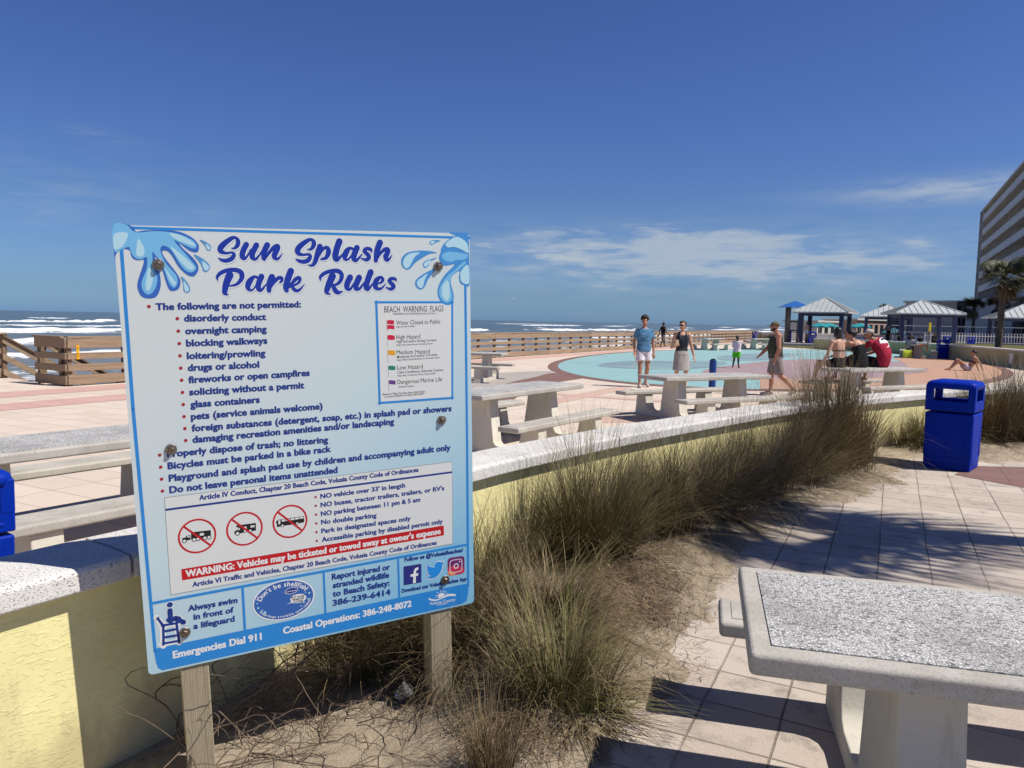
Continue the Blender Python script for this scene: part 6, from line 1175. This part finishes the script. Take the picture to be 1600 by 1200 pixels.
def voxel(mb, name, parent, size, smooth=4):
    o = mb.build(name + '_raw'); 
    r_ = o.modifiers.new('r', 'REMESH'); r_.mode = 'VOXEL'; r_.voxel_size = size; r_.use_smooth_shade = True
    s_ = o.modifiers.new('s', 'SMOOTH'); s_.factor = 0.5; s_.iterations = smooth
    bpy.context.view_layer.update(); dg = bpy.context.evaluated_depsgraph_get()
    me = D.meshes.new_from_object(o.evaluated_get(dg)); me.name = name
    while len(me.materials): me.materials.pop()
    me.materials.append(mb.mats[0]); om = o.data; D.objects.remove(o); D.meshes.remove(om)
    me.polygons.foreach_set('use_smooth', [True] * len(me.polygons))
    q = D.objects.new(name, me); COL.objects.link(q); q.parent = parent; return q
V3 = Vector
def stand(k=1.0):
    J = dict(pelvis=(0, 0, .95), waist=(0, -.005, 1.11), chest=(0, 0, 1.30), neck=(0, -.015, 1.49), head=(0, .015, 1.665),
             shL=(-.19, -.01, 1.44), elL=(-.255, -.03, 1.14), wrL=(-.265, .04, .90), shR=(.19, -.01, 1.44), elR=(.255, -.03, 1.14), wrR=(.265, .04, .90),
             hipL=(-.095, 0, .92), knL=(-.10, .02, .50), anL=(-.10, -.02, .085), toL=(-.125, .17, .03), hipR=(.095, 0, .92), knR=(.10, .02, .50), anR=(.10, -.02, .085), toR=(.125, .17, .03))
    return {a: V3(v) * k for a, v in J.items()}
def sit(k=1.0, sz=0.0):
    """seated on a surface at z=0 of the figure, facing +Y, feet about 0.4 below"""
    J = dict(pelvis=(0, 0, .10), waist=(0, -.02, .26), chest=(0, .03, .44), neck=(0, .06, .62), head=(0, .11, .79),
             shL=(-.19, .05, .57), elL=(-.25, .16, .33), wrL=(-.15, .36, .24), shR=(.19, .05, .57), elR=(.25, .16, .33), wrR=(.15, .36, .24),
             hipL=(-.10, .02, .085), knL=(-.14, .44, .12), anL=(-.14, .46, -.26), toL=(-.15, .62, -.31), hipR=(.10, .02, .085), knR=(.14, .44, .12), anR=(.14, .46, -.26), toR=(.15, .62, -.31))
    return {a: V3(v) * k for a, v in J.items()}
TOR = {'m': [(.150, .105), (.165, .115), (.148, .105), (.178, .122), (.170, .095), (.060, .062)], 'f': [(.150, .115), (.168, .125), (.125, .095), (.152, .118), (.140, .082), (.050, .054)], 'b': [(.165, .13), (.178, .145), (.180, .15), (.198, .145), (.185, .11), (.075, .075)]}
def spine(J, k):
    sm = (J['shL'] + J['shR']) / 2; up = (J['waist'] - J['pelvis']).normalized()
    return [J['pelvis'] - up * .09 * k, J['pelvis'], J['waist'], J['chest'], sm + (J['neck'] - sm) * 0.15, J['neck'] + (J['head'] - J['neck']) * 0.1]
def torso(mb, J, kind, mat, lo=0.0, hi=5.0, infl=0.0, k=1.0, flare=0.0):
    P = spine(J, k); sp = (J['hipR'] - J['hipL']).normalized(); ss = (J['shR'] - J['shL']).normalized(); rings = []; N_ = 15
    for i in range(N_):
        t = lo + (hi - lo) * i / (N_ - 1); a = min(int(t), 4); f = t - a
        g = lambda j: P[min(max(j, 0), 5)]
        p0, p1, p2, p3 = g(a - 1), g(a), g(a + 1), g(a + 2)
        c = 0.5 * ((2 * p1) + (p2 - p0) * f + (2 * p0 - 5 * p1 + 4 * p2 - p3) * f * f + (3 * p1 - p0 - 3 * p2 + p3) * f ** 3)
        tg_ = (p2 - p0).lerp(p3 - p1, f).normalized(); w = t / 5; sv = sp.lerp(ss, min(1, w * 1.25)); sv = (sv - tg_ * sv.dot(tg_)).normalized(); fv = tg_.cross(sv)
        ra, rb = TOR[kind][a], TOR[kind][a + 1]; rx = (ra[0] * (1 - f) + rb[0] * f) * k + infl + flare * max(0, 1.5 - t); ry = (ra[1] * (1 - f) + rb[1] * f) * k + infl + flare * max(0, 1.5 - t)
        rings.append([c + sv * (rx * math.copysign(abs(math.cos(x)) ** 0.85, math.cos(x))) + fv * (ry * math.copysign(abs(math.sin(x)) ** 0.85, math.sin(x))) for x in [2 * math.pi * j / 24 for j in range(24)]])
    mb.loft(rings, mat)
def hand(mb, wr, el, mat, k, curl=0.5, out=None, side=1):
    d = (wr - el).normalized(); s_ = d.cross(V3((0, 0, 1))); s_ = s_.normalized() if s_.length > .2 else V3((0, 1, 0)); s_ = s_ if out is None else out; pn = s_.cross(d).normalized() * side
    rot = Matrix((s_, pn, d)).transposed()
    mb.ell(wr + d * .048 * k, (.040 * k, .019 * k, .052 * k), mat, rot, 10, 7)
    for i, (o, L) in enumerate(((-.030, .058), (-.011, .070), (.009, .074), (.028, .064))):
        b0 = wr + d * .086 * k + s_ * o * k; b1 = b0 + (d + pn * curl * .5).normalized() * L * .5 * k; b2 = b1 + (d + pn * curl * 1.5).normalized() * L * .45 * k
        mb.cone(b0, b1, .0098 * k, .0092 * k, mat, True, 7); mb.cone(b1, b2, .0092 * k, .0080 * k, mat, True, 7)
    b0 = wr + d * .03 * k + s_ * .035 * k; b1 = b0 + (d * .7 + s_ * .6 + pn * .3).normalized() * .036 * k; b2 = b1 + (d + pn * .5).normalized() * .03 * k
    mb.cone(b0, b1, .0125 * k, .011 * k, mat, True, 7); mb.cone(b1, b2, .011 * k, .009 * k, mat, True, 7)
def headrot(face, tilt=0.0):
    """face = direction the face looks at"""
    f = V3(face).normalized(); s_ = f.cross(V3((0, 0, 1))).normalized(); u = s_.cross(f)
    return Matrix((s_, f, u)).transposed()
def figure(name_label, loc, rotz, J, kind, skin, k=1.0, face=(0, 1, -0.05), vox=0.011, group=None, feet=True, curl=0.5, arm=1.0, leg=1.0):
    t = thing('person', name_label, 'person', loc, R(rotz), group); mb = MB()
    torso(mb, J, kind, skin, 0, 5.0, 0, k)
    sh_ = (J['neck'] - (J['shL'] + J['shR']) / 2)
    for s_ in 'LR':
        sh, el, wr, hp, kn, an, to = [J[x + s_] for x in ('sh', 'el', 'wr', 'hip', 'kn', 'an', 'to')]
        mb.ell(sh, (.058 * k * arm,) * 3, skin); mb.cone(sh, el, .050 * k * arm, .038 * k * arm, skin); fm = el + (wr - el) * 0.3
        mb.cone(el, fm, .039 * k * arm, .040 * k * arm, skin); mb.cone(fm, wr, .040 * k * arm, .026 * k * arm, skin); mb.cone((J['neck'] + J['chest']) / 2 + sh_ * .3, sh, .055 * k, .048 * k * arm, skin)
        hand(mb, wr, el, skin, k, curl, None, 1 if s_ == 'R' else -1)
        mt = hp + (kn - hp) * 0.4; mb.cone(hp, mt, .092 * k * leg, .078 * k * leg, skin); mb.cone(mt, kn, .078 * k * leg, .054 * k * leg, skin)
        cf = kn + (an - kn) * 0.3 - (to - an).normalized() * .015 * k; mb.cone(kn, cf, .053 * k * leg, .057 * k * leg, skin); mb.cone(cf, an, .056 * k * leg, .034 * k * leg, skin)
        hl = an + (an - kn).normalized() * .04 * k - (to - an).normalized() * .03 * k
        mb.cone(an, hl, .034 * k, .032 * k, skin); mb.cone(hl, to, .034 * k, .026 * k, skin); mb.cone(an, an.lerp(to, .6), .034 * k, .030 * k, skin)
    h = J['head']; hr = headrot(face); q = lambda x, y, z: h + hr @ V3((x, y, z)) * k
    mb.cone(J['neck'] - (h - J['neck']) * .25, h - hr @ V3((0, .02, .06)) * k, .056 * k, .052 * k, skin)
    mb.ell(q(0, -.012, .028), (.075 * k, .094 * k, .092 * k), skin, hr); mb.ell(q(0, .030, -.030), (.060 * k, .066 * k, .078 * k), skin, hr); mb.ell(q(0, .056, -.082), (.030 * k, .028 * k, .024 * k), skin, hr)
    mb.cone(q(0, .086, .018), q(0, .112, -.022), .010 * k, .014 * k, skin, True, 8); mb.ell(q(0, .074, .036), (.052 * k, .020 * k, .012 * k), skin, hr)
    for s_ in (-1, 1): mb.ell(q(.074 * s_, -.006, -.005), (.010 * k, .020 * k, .032 * k), skin, hr)
    body = voxel(mb, 'body', t, vox * k, 3)
    eb = MB()
    for s_ in (-1, 1): eb.ell(q(.030 * s_, .079, .014), (.013 * k, .010 * k, .007 * k), 'eye_dark', hr, 8, 5)
    eb.build('eyes', t); lb = MB(); lb.ell(q(0, .088, -.056), (.024 * k, .008 * k, .006 * k), 'lips', hr, 8, 5); lb.build('lips', t)
    t_ = (t, J, kind, k, hr, q, vox); return t_
def shirt(fg, mat, lo, hi=4.35, sleeve=0.0, infl=.014, flare=0.0, name='shirt', strap=.030):
    t, J, kind, k, hr, q, vox = fg; mb = MB(); torso(mb, J, kind, mat, lo, hi, infl, k, flare); arm_ = 1.12 if kind == 'b' else 1.0
    for s_ in 'LR':
        sh, el = J['sh' + s_], J['el' + s_]
        if sleeve: mb.ell(sh, (.062 * k * arm_,) * 3, mat); mb.tube([sh, sh.lerp(el, sleeve)], [.060 * k * arm_, .062 * k * arm_], mat, 16); mb.cone((J['neck'] + J['chest']) / 2 + (J['neck'] - (J['shL'] + J['shR']) / 2) * .3, sh, .066 * k, .060 * k, mat)
        elif strap:
            c = J['chest']; sd_ = (sh - (J['shL'] + J['shR']) / 2).normalized(); rt = (J['shR'] - J['shL']).normalized(); fv = (J['neck'] - c).cross(rt).normalized() * -1; fv = -fv if False else (J['neck'] - c).normalized().cross(rt).normalized() * 1.0
            fv = rt.cross((J['neck'] - c).normalized()) * -1.0; upv = (J['neck'] - c).normalized(); w_ = TOR[kind][4][0] * .60 * k
            mid = c.lerp((J['shL'] + J['shR']) / 2, 1.0) + sd_ * w_ + upv * .055 * k
            mb.tube(catmull([c + sd_ * w_ * 1.0 - fv * .085 * k - upv * .02, c + sd_ * w_ - fv * .105 * k + upv * .075 * k, mid, c + sd_ * w_ + fv * .110 * k + upv * .075 * k, c + sd_ * w_ + fv * .085 * k - upv * .02], 4), strap * k, mat, 8)
    return voxel(mb, name, t, vox * k * 1.05, 3)
def shorts(fg, mat, hi=1.75, leg=0.72, infl=.018, wide=.028, name='shorts'):
    t, J, kind, k, hr, q, vox = fg; mb = MB(); torso(mb, J, kind, mat, -0.0, hi, infl, k)
    for s_ in 'LR':
        hp, kn = J['hip' + s_], J['kn' + s_]; mb.ell(hp, (.112 * k,) * 3, mat); mb.tube([hp, hp.lerp(kn, leg)], [(.098 + wide * .4) * k, (.066 + wide + .03 * (1 - leg)) * k], mat, 18)
    return voxel(mb, name, t, vox * k * 1.05, 3)
def skirt(fg, mat, hi=1.85, to=.80):
    t, J, kind, k, hr, q, vox = fg; mb = MB(); torso(mb, J, kind, mat, 0, hi, .016, k); p = J['pelvis']; m_ = (J['knL'] + J['knR']) / 2; e = p.lerp(m_, to)
    rings = []
    for i in range(5):
        f = i / 4; c = p.lerp(e, f); rx, ry = (.185 + .035 * f) * k, (.135 + .04 * f) * k; rings.append([c + V3((rx * math.cos(a), ry * math.sin(a), 0)) for a in [2 * math.pi * j / 22 for j in range(22)]])
    mb.loft(rings, mat); return voxel(mb, 'skirt', t, vox * k * 1.05, 3)
def hair(fg, mat, style, seed=1):
    t, J, kind, k, hr, q, vox = fg; mb = MB(); r2 = random.Random(seed)
    if style == 'curly':
        for i in range(90):
            a = r2.uniform(0, 2 * math.pi); z = r2.uniform(0.0, 1); x, y = math.cos(a) * math.sqrt(1 - z * z), math.sin(a) * math.sqrt(1 - z * z)
            if y > .45 and z < .45: continue
            s_ = r2.uniform(.020, .034); mb.ell(q(x * .086, -.012 + y * .100, .055 + z * .098), (s_ * k,) * 3, mat, None, 8, 6)
        mb.ell(q(0, -.02, .062), (.080 * k, .092 * k, .078 * k), mat, hr)
    elif style == 'short':
        mb.ell(q(0, -.030, .048), (.084 * k, .092 * k, .086 * k), mat, hr); mb.ell(q(0, -.065, -.01), (.070 * k, .050 * k, .070 * k), mat, hr); mb.ell(q(.02, .045, .098), (.055 * k, .040 * k, .026 * k), mat, hr)
    elif style == 'bob':
        mb.ell(q(0, -.030, .040), (.092 * k, .098 * k, .094 * k), mat, hr); mb.ell(q(0, -.062, -.045), (.088 * k, .062 * k, .095 * k), mat, hr); mb.ell(q(0, -.062, -.12), (.055 * k, .042 * k, .055 * k), mat, hr)
        for s_ in (-1, 1): mb.ell(q(.068 * s_, -.015, -.04), (.026 * k, .050 * k, .082 * k), mat, hr)
    elif style == 'updo':
        mb.ell(q(0, -.028, .046), (.088 * k, .098 * k, .088 * k), mat, hr); mb.ell(q(0, -.085, .01), (.062 * k, .055 * k, .062 * k), mat, hr); mb.ell(q(0, -.125, .045), (.048 * k, .045 * k, .046 * k), mat, hr)
    elif style == 'cap':
        rings = []
        for i in range(6):
            f = i / 5; z = .035 + .095 * math.sin(f * math.pi / 2); r_ = math.cos(f * math.pi / 2 * .98); rings.append([q(.090 * r_ * math.cos(a), -.012 + .104 * r_ * math.sin(a), z) for a in [2 * math.pi * j / 20 for j in range(20)]])
        mb.loft(rings, mat); rr = []
        for yy, w, z in ((.07, .075, .040), (.12, .072, .034), (.165, .050, .024), (.178, .02, .02)): rr.append([q(w * math.cos(a), yy + .004 * math.sin(a), z + .008 * math.sin(a)) for a in [2 * math.pi * j / 12 for j in range(12)]])
        mb.loft(rr, mat); return mb.build('cap', t, smooth=True)
    return voxel(mb, 'hair', t, .011 * k, 2)
def beard(fg, mat):
    t, J, kind, k, hr, q, vox = fg; mb = MB(); mb.ell(q(0, .040, -.072), (.058 * k, .056 * k, .046 * k), mat, hr); mb.ell(q(0, .078, -.040), (.032 * k, .020 * k, .012 * k), mat, hr)
    for s_ in (-1, 1): mb.ell(q(.058 * s_, .015, -.045), (.016 * k, .034 * k, .040 * k), mat, hr)
    return voxel(mb, 'beard', t, .010 * k, 1)
def glasses(fg):
    t, J, kind, k, hr, q, vox = fg; mb = MB()
    for s_ in (-1, 1): mb.ell(q(.033 * s_, .090, .016), (.030 * k, .012 * k, .021 * k), 'shades', hr, 12, 7); mb.tube([q(.060 * s_, .082, .02), q(.080 * s_, 0, .015)], .004 * k, 'shades', 5)
    mb.tube([q(-.02, .096, .02), q(.02, .096, .02)], .004 * k, 'shades', 5); return mb.build('sunglasses', t)
def shoes(fg, mat, h=.05):
    t, J, kind, k, hr, q, vox = fg
    for s_ in 'LR':
        mb = MB(); an, to, kn = J['an' + s_], J['to' + s_], J['kn' + s_]; f = (to - an).normalized(); hl = an + (an - kn).normalized() * .045 * k - f * .03 * k
        mb.cone(hl, hl.lerp(to, .55), .045 * k, .046 * k, mat); mb.cone(hl.lerp(to, .55), to + f * .015 * k, .046 * k, .034 * k, mat); mb.cone(an, hl, .044 * k, .045 * k, mat); voxel(mb, 'shoe', t, .012 * k, 2)
def up(J, **kw):
    for a, v in kw.items(): J[a] = V3(v)
    return J
# --- couple walking towards the camera
J = up(stand(1.0), shL=(-.18, -.01, 1.425), shR=(.18, -.01, 1.425), wrL=(-.245, .05, .88), elL=(-.255, -.05, 1.14), wrR=(.25, .06, .90), knL=(-.10, .05, .50), anL=(-.11, -.12, .13), toL=(-.13, .05, .04), knR=(.10, .08, .49), anR=(.11, .10, .085), toR=(.14, .29, .035))
f = figure('young man in a light blue polo shirt and white shorts walking by the pad', (3.32, 18.9, 0), 186, J, 'm', 'skin_tan', 1.0, (0.25, 1, -.02))
shirt(f, 'polo_blue', 0.55, 4.55, 0.62, .019, .014, 'polo_shirt'); shorts(f, 'cotton_white', 1.3, .60, .018, .040); hair(f, 'hair_brown', 'curly'); shoes(f, 'shoe_pale')
mb = MB(); t, J, kd, k, hr, q, vx = f; mb.tube([J['neck'] + V3((x, y, -.035 - .02 * (y > 0))) for x, y in [(.075 * math.cos(a), .075 * math.sin(a)) for a in [2 * math.pi * i / 12 for i in range(13)]]], .016, 'collar_navy', 6); mb.build('collar', t, smooth=True)
J = up(stand(.945), elR=(.25, .02, 1.06), wrR=(.20, .24, 1.10), wrL=(-.30, .0, .86), elL=(-.25, -.05, 1.08), knL=(-.095, .10, .475), anL=(-.08, .12, .085), knR=(.10, .0, .47), anR=(.10, -.10, .10), toR=(.12, .08, .035), toL=(-.10, .30, .03), shR=(.16, -.01, 1.36), shL=(-.16, -.01, 1.36))
f = figure('woman in sunglasses with black tank top and grey skirt holding a phone', (4.02, 17.75, 0), 182, J, 'f', 'skin_fair', .945, (0.65, .8, 0))
shirt(f, 'tank_charcoal', 1.45, 3.85, 0, .016, .01, 'tank_top'); skirt(f, 'khaki_grey', 1.9, .88); hair(f, 'hair_auburn', 'short'); glasses(f); shoes(f, 'shoe_black')
ph = thing('phone', 'tan phone in the raised hand of the woman in sunglasses', 'phone', (4.02, 17.75, 0), R(182)); mb = MB(); mb.box((.19, .30, 1.18), (.075, .012, .155), 'phone_tan', Matrix.Rotation(R(25), 3, 'X')); mb.build('case', ph, bevel=.004, seg=1)
# --- far man in black by the fence
J = up(stand(.955), wrL=(-.26, -.12, .92), wrR=(.25, .20, .95), elR=(.25, .0, 1.1), elL=(-.24, -.12, 1.12), knL=(-.1, .22, .52), anL=(-.1, .22, .12), toL=(-.1, .40, .08), anR=(.1, -.30, .12), knR=(.1, -.08, .48), toR=(.1, -.15, .03))
f = figure('man in a black tank top and patterned shorts walking along the fence', (10.1, 50.3, 0), -62, J, 'm', 'skin_dark', .955, vox=.016); shirt(f, 'cotton_black', 0.9, 3.95, 0, .016, 0, 'tank_top'); shorts(f, 'print_bw', 1.4, .95, .02, .05); hair(f, 'hair_black', 'short')
# --- child on the pad
J = up(stand(.68), elR=(.20, .10, .98), wrR=(.20, .30, 1.00), elL=(-.17, .08, .80), wrL=(-.06, .26, .88), knL=(-.085, .01, .34), anL=(-.12, -.01, .06), toL=(-.14, .12, .03), anR=(.09, -.01, .06), toR=(.12, .11, .03))
f = figure('child in a white shirt and bright green shorts standing on the splash pad', (8.35, 27.8, .02), -28, J, 'm', 'skin_dark', .70, (-.1, 1, .1), .014); shirt(f, 'cotton_white', 0.5, 4.3, .7, .022, .02); shorts(f, 'shorts_lime', 1.0, .80, .022, .045); hair(f, 'hair_black', 'updo')
# --- man in olive tank striding left
J = up(stand(.97), waist=(0, .02, 1.08), chest=(0, .01, 1.26), shL=(-.205, .0, 1.39), shR=(.205, .0, 1.39), elL=(-.29, -.01, 1.10), wrL=(-.27, .06, .86), elR=(.27, .12, 1.12), wrR=(.24, .30, .93), knL=(-.11, -.10, .47), anL=(-.11, -.42, .16), toL=(-.12, -.31, .04), knR=(.10, .06, .47), anR=(.10, .06, .085), toR=(.12, .25, .03), head=(0, .055, 1.60), neck=(0, .0, 1.44))
f = figure('bearded man in an olive tank top and cap walking to the left', (6.12, 17.35, 0), 82, J, 'b', 'skin_red', .97, (.05, 1, -.03), .011, None, True, .6, 1.28, 1.12)
shirt(f, 'tank_olive', 0.7, 3.75, 0, .018, .008, 'tank_top'); shorts(f, 'shorts_mauve', 1.4, .92, .02, .045); hair(f, 'cap_olive', 'cap'); beard(f, 'hair_brown'); glasses(f); shoes(f, 'shoe_pale')
# --- three people sitting on the tabletop, seen from behind (table axis 27 degrees)
TZ = 0.752
J = up(sit(.92), pelvis=(0, 0, .10), waist=(0, 0, .25), chest=(.01, .03, .42), neck=(.015, .06, .59), head=(.02, .10, .75), shL=(-.165, .03, .55), shR=(.165, .05, .55), elL=(-.27, .02, .30), wrL=(-.34, .10, .07), elR=(.25, .20, .33), wrR=(.12, .38, .22), knL=(-.24, .34, .10), anL=(-.30, .40, -.30), toL=(-.33, .56, -.34))
f = figure('woman with black bob in a bikini top and black shorts, left of the seated trio', (7.02, 16.05, TZ), 18, J, 'f', 'skin_fair', .92, (.25, 1, -.1), .011); shorts(f, 'cotton_black', 1.75, .40, .016, .02); hair(f, 'hair_black', 'bob')
mb = MB(); torso(mb, f[1], 'f', 'cotton_black', 2.55, 2.68, .006, .92); voxel(mb, 'bikini_strap', f[0], .008, 1)
J = up(sit(.95), waist=(.01, .02, .26), chest=(.0, .09, .43), neck=(-.03, .17, .57), head=(-.09, .25, .70), shL=(-.19, .16, .52), shR=(.15, .10, .53), elL=(-.34, .26, .40), wrL=(-.30, .36, .64), elR=(.22, .26, .30), wrR=(.10, .40, .22), knL=(-.20, .44, .22), anL=(-.16, .52, -.22), knR=(.10, .46, .14), toL=(-.18, .68, -.30))
f = figure('woman in a black strappy swimsuit raising her hand, middle of the seated trio', (7.60, 16.28, TZ), 24, J, 'f', 'skin_tan', .97, (-.75, .7, -.05), .011); shirt(f, 'cotton_black', 0, 3.25, 0, .012, 0, 'swimsuit', 0); shorts(f, 'cotton_black', 2.2, .45, .02, .03); hair(f, 'hair_black', 'updo')
mb = MB(); P = f[1]; c0 = P['chest']; n0 = P['neck']
for a_, b_ in ((V3((.10, -.12, -.02)), V3((.06, -.03, -.02))), (V3((.13, -.10, -.02)), V3((.10, -.02, -.03))), (V3((-.06, -.11, .0)), V3((-.03, -.05, .0)))): mb.tube([c0 + a_, (c0 + n0) / 2 + (a_ + b_) / 2 + V3((0, -.025, .02)), n0 + b_], .008, 'cotton_black', 6)
mb.build('strap', f[0], smooth=True)
J = up(sit(.98), pelvis=(0, -.02, .11), waist=(0, -.06, .28), chest=(-.02, .03, .46), neck=(-.08, .16, .60), head=(-.13, .25, .72), shL=(-.23, .14, .54), shR=(.15, .05, .56), elL=(-.28, .36, .32), wrL=(-.16, .50, .22), elR=(.22, .30, .34), wrR=(.05, .48, .24), knL=(-.18, .46, .16), anL=(-.16, .50, -.24), knR=(.12, .48, .14))
f = figure('man in a crimson shirt and light cap leaning forward, right of the seated trio', (8.16, 16.50, TZ), 32, J, 'm', 'skin_tan', .98, (-.80, .6, -.12), .011); shirt(f, 'shirt_crimson', 0.35, 4.4, .75, .022, .0, 'shirt'); shorts(f, 'cotton_black', 1.2, .85, .02, .04); hair(f, 'cap_grey', 'cap')
mb = MB(); t, J, kd, k, hr, q, vx = f; mb.ell(q(0, -.055, -.015), (.072 * k, .050 * k, .060 * k), 'hair_black', hr); mb.build('hair', t, smooth=True)
# round print on the back of the shirt, wrapped on the torso surface
mb = MB(); P = spine(J, k); cc = J['chest'].lerp((J['shL'] + J['shR']) / 2, .35); sv = (J['shR'] - J['shL']).normalized(); upv = ((J['shL'] + J['shR']) / 2 - J['waist']).normalized(); fv = upv.cross(sv).normalized()
def onback(a, h_): x = a; d_ = .112 * math.sqrt(max(0, 1 - (x / .205) ** 2)) * k; return cc + sv * x + upv * h_ - fv * (d_ + .030)
for r0, r1, mt, l in ((0.0, .125, 'print_white', 0.0),):
    rings = [[onback(.03 + r_ * math.cos(a), r_ * math.sin(a)) for a in [2 * math.pi * j / 28 for j in range(28)]] for r_ in (.004, .04, .08, .105, .125)]
    mb.loft(rings, mt, cap=False)
for a0 in range(0, 7): 
    x0 = -.045 + .022 * a0; y0 = .075 + .018 * math.cos((a0 - 3) * .5); mb.add([onback(.03 + x0 - .013, y0 - .022) - fv * .003, onback(.03 + x0 + .011, y0 - .022) - fv * .003, onback(.03 + x0 + .011, y0 + .020) - fv * .003, onback(.03 + x0 - .013, y0 + .020) - fv * .003], [(0, 1, 2, 3)], 'ink_black')
mb.build('back_print', t)
# --- sunbather leaning back on her hands
J = dict(pelvis=V3((0, 0, .11)), waist=V3((0, -.10, .22)), chest=V3((0, -.17, .38)), neck=V3((0, -.20, .55)), head=V3((.02, -.17, .70)), shL=V3((-.17, -.21, .50)), shR=V3((.17, -.21, .50)), elL=V3((-.22, -.36, .28)), wrL=V3((-.24, -.44, .06)), elR=V3((.22, -.36, .28)), wrR=V3((.26, -.46, .06)),
         hipL=V3((-.10, .03, .10)), knL=V3((-.10, .36, .40)), anL=V3((-.10, .66, .08)), toL=V3((-.10, .84, .03)), hipR=V3((.10, .03, .10)), knR=V3((.10, .38, .42)), anR=V3((.10, .60, .08)), toR=V3((.10, .78, .03)))
f = figure('sunbather in lilac shorts and black top leaning back on her hands on the pad', (17.85, 29.2, .02), 78, J, 'f', 'skin_tan', .93, (.1, 1, .0), .013); shorts(f, 'shorts_lilac', 1.5, .42, .018, .03); hair(f, 'hair_black', 'updo')
mb = MB(); torso(mb, J, 'f', 'cotton_black', 2.6, 2.95, .010, .93); voxel(mb, 'bikini_top', f[0], .012, 1)
# --- person with towel at the far table
J = sit(.95); f = figure('seated person in a grey shirt beside the orange cloth', (21.95, 41.2, .44), 150, J, 'm', 'skin_dark', .95, vox=.018); shirt(f, 'shirt_grey', .6, 4.3, .7); shorts(f, 'cotton_white', 1.2, .7); hair(f, 'hair_black', 'updo')
t = thing('towel', 'lime green towel hanging from the bench of the far table', 'towel', (21.55, 40.7, 0), R(150)); mb = MB(); rings = [[V3((x, y + .03 * math.sin(9 * x), z)) for x in [-.22 + .055 * i for i in range(9)]] for y, z in ((-.12, .452), (.12, .456), (.20, .44), (.26, .25), (.30, .06))]; mb.loft(rings, 'lime_cloth', cap=False, closed=False); mb.build('cloth', t, smooth=True)
t = thing('towel', 'orange towel draped over the end of the far table', 'towel', (22.25, 40.4, 0), R(60)); mb = MB(); rings = [[V3((x, y + .03 * math.sin(8 * x), z + .02 * math.sin(6 * x + y * 5))) for x in [-.30 + .075 * i for i in range(9)]] for y, z in ((.32, .80), (.12, .79), (-.05, .795), (-.12, .74), (-.14, .55), (-.16, .42))]; mb.loft(rings, 'orange_cloth', cap=False, closed=False); mb.build('cloth', t, smooth=True)
# --- distant people in the shade of the pavilions
def far(label, loc, rz, J, skin, top, bot, k, hs='short', kind='m'):
    f = figure(label, loc, rz, J, kind, skin, k, vox=.022, group='people by the pavilions'); shirt(f, top, .6, 4.3, .6); shorts(f, bot, 1.2, .8); hair(f, 'hair_black', hs)
far('standing dark clothed person in the shade of the middle pavilion', (29.4, 58.6, .12), 100, stand(.92), 'skin_dark', 'cotton_black', 'cotton_black', .92)
far('seated dark person left of the post of the largest pavilion', (30.5, 59.0, .45), 60, sit(.95), 'skin_dark', 'cotton_black', 'cotton_black', .95)
far('seated dark person between the posts of the largest pavilion', (31.7, 59.6, .42), -40, sit(.95), 'skin_dark', 'tank_charcoal', 'cotton_black', .95, 'updo', 'f')
far('small seated person leaning by the post of the largest pavilion', (32.6, 59.8, .38), 120, sit(.8), 'skin_dark', 'cotton_black', 'tank_charcoal', .8)
far('person sitting in the dark under the largest pavilion', (34.1, 60.6, .50), 200, sit(.98), 'skin_dark', 'cotton_black', 'cotton_black', .98, 'updo')
f = figure('shirtless person in white shorts at the left pavilion', (24.95, 63.6, .55), 10, stand(.8), 'm', 'skin_fair', .8, vox=.02, group='people by the pavilions'); shorts(f, 'cotton_white', 1.5, .8); hair(f, 'hair_black', 'short')

# ------------------------------------------------------------------ finishing
bpy.context.view_layer.update()
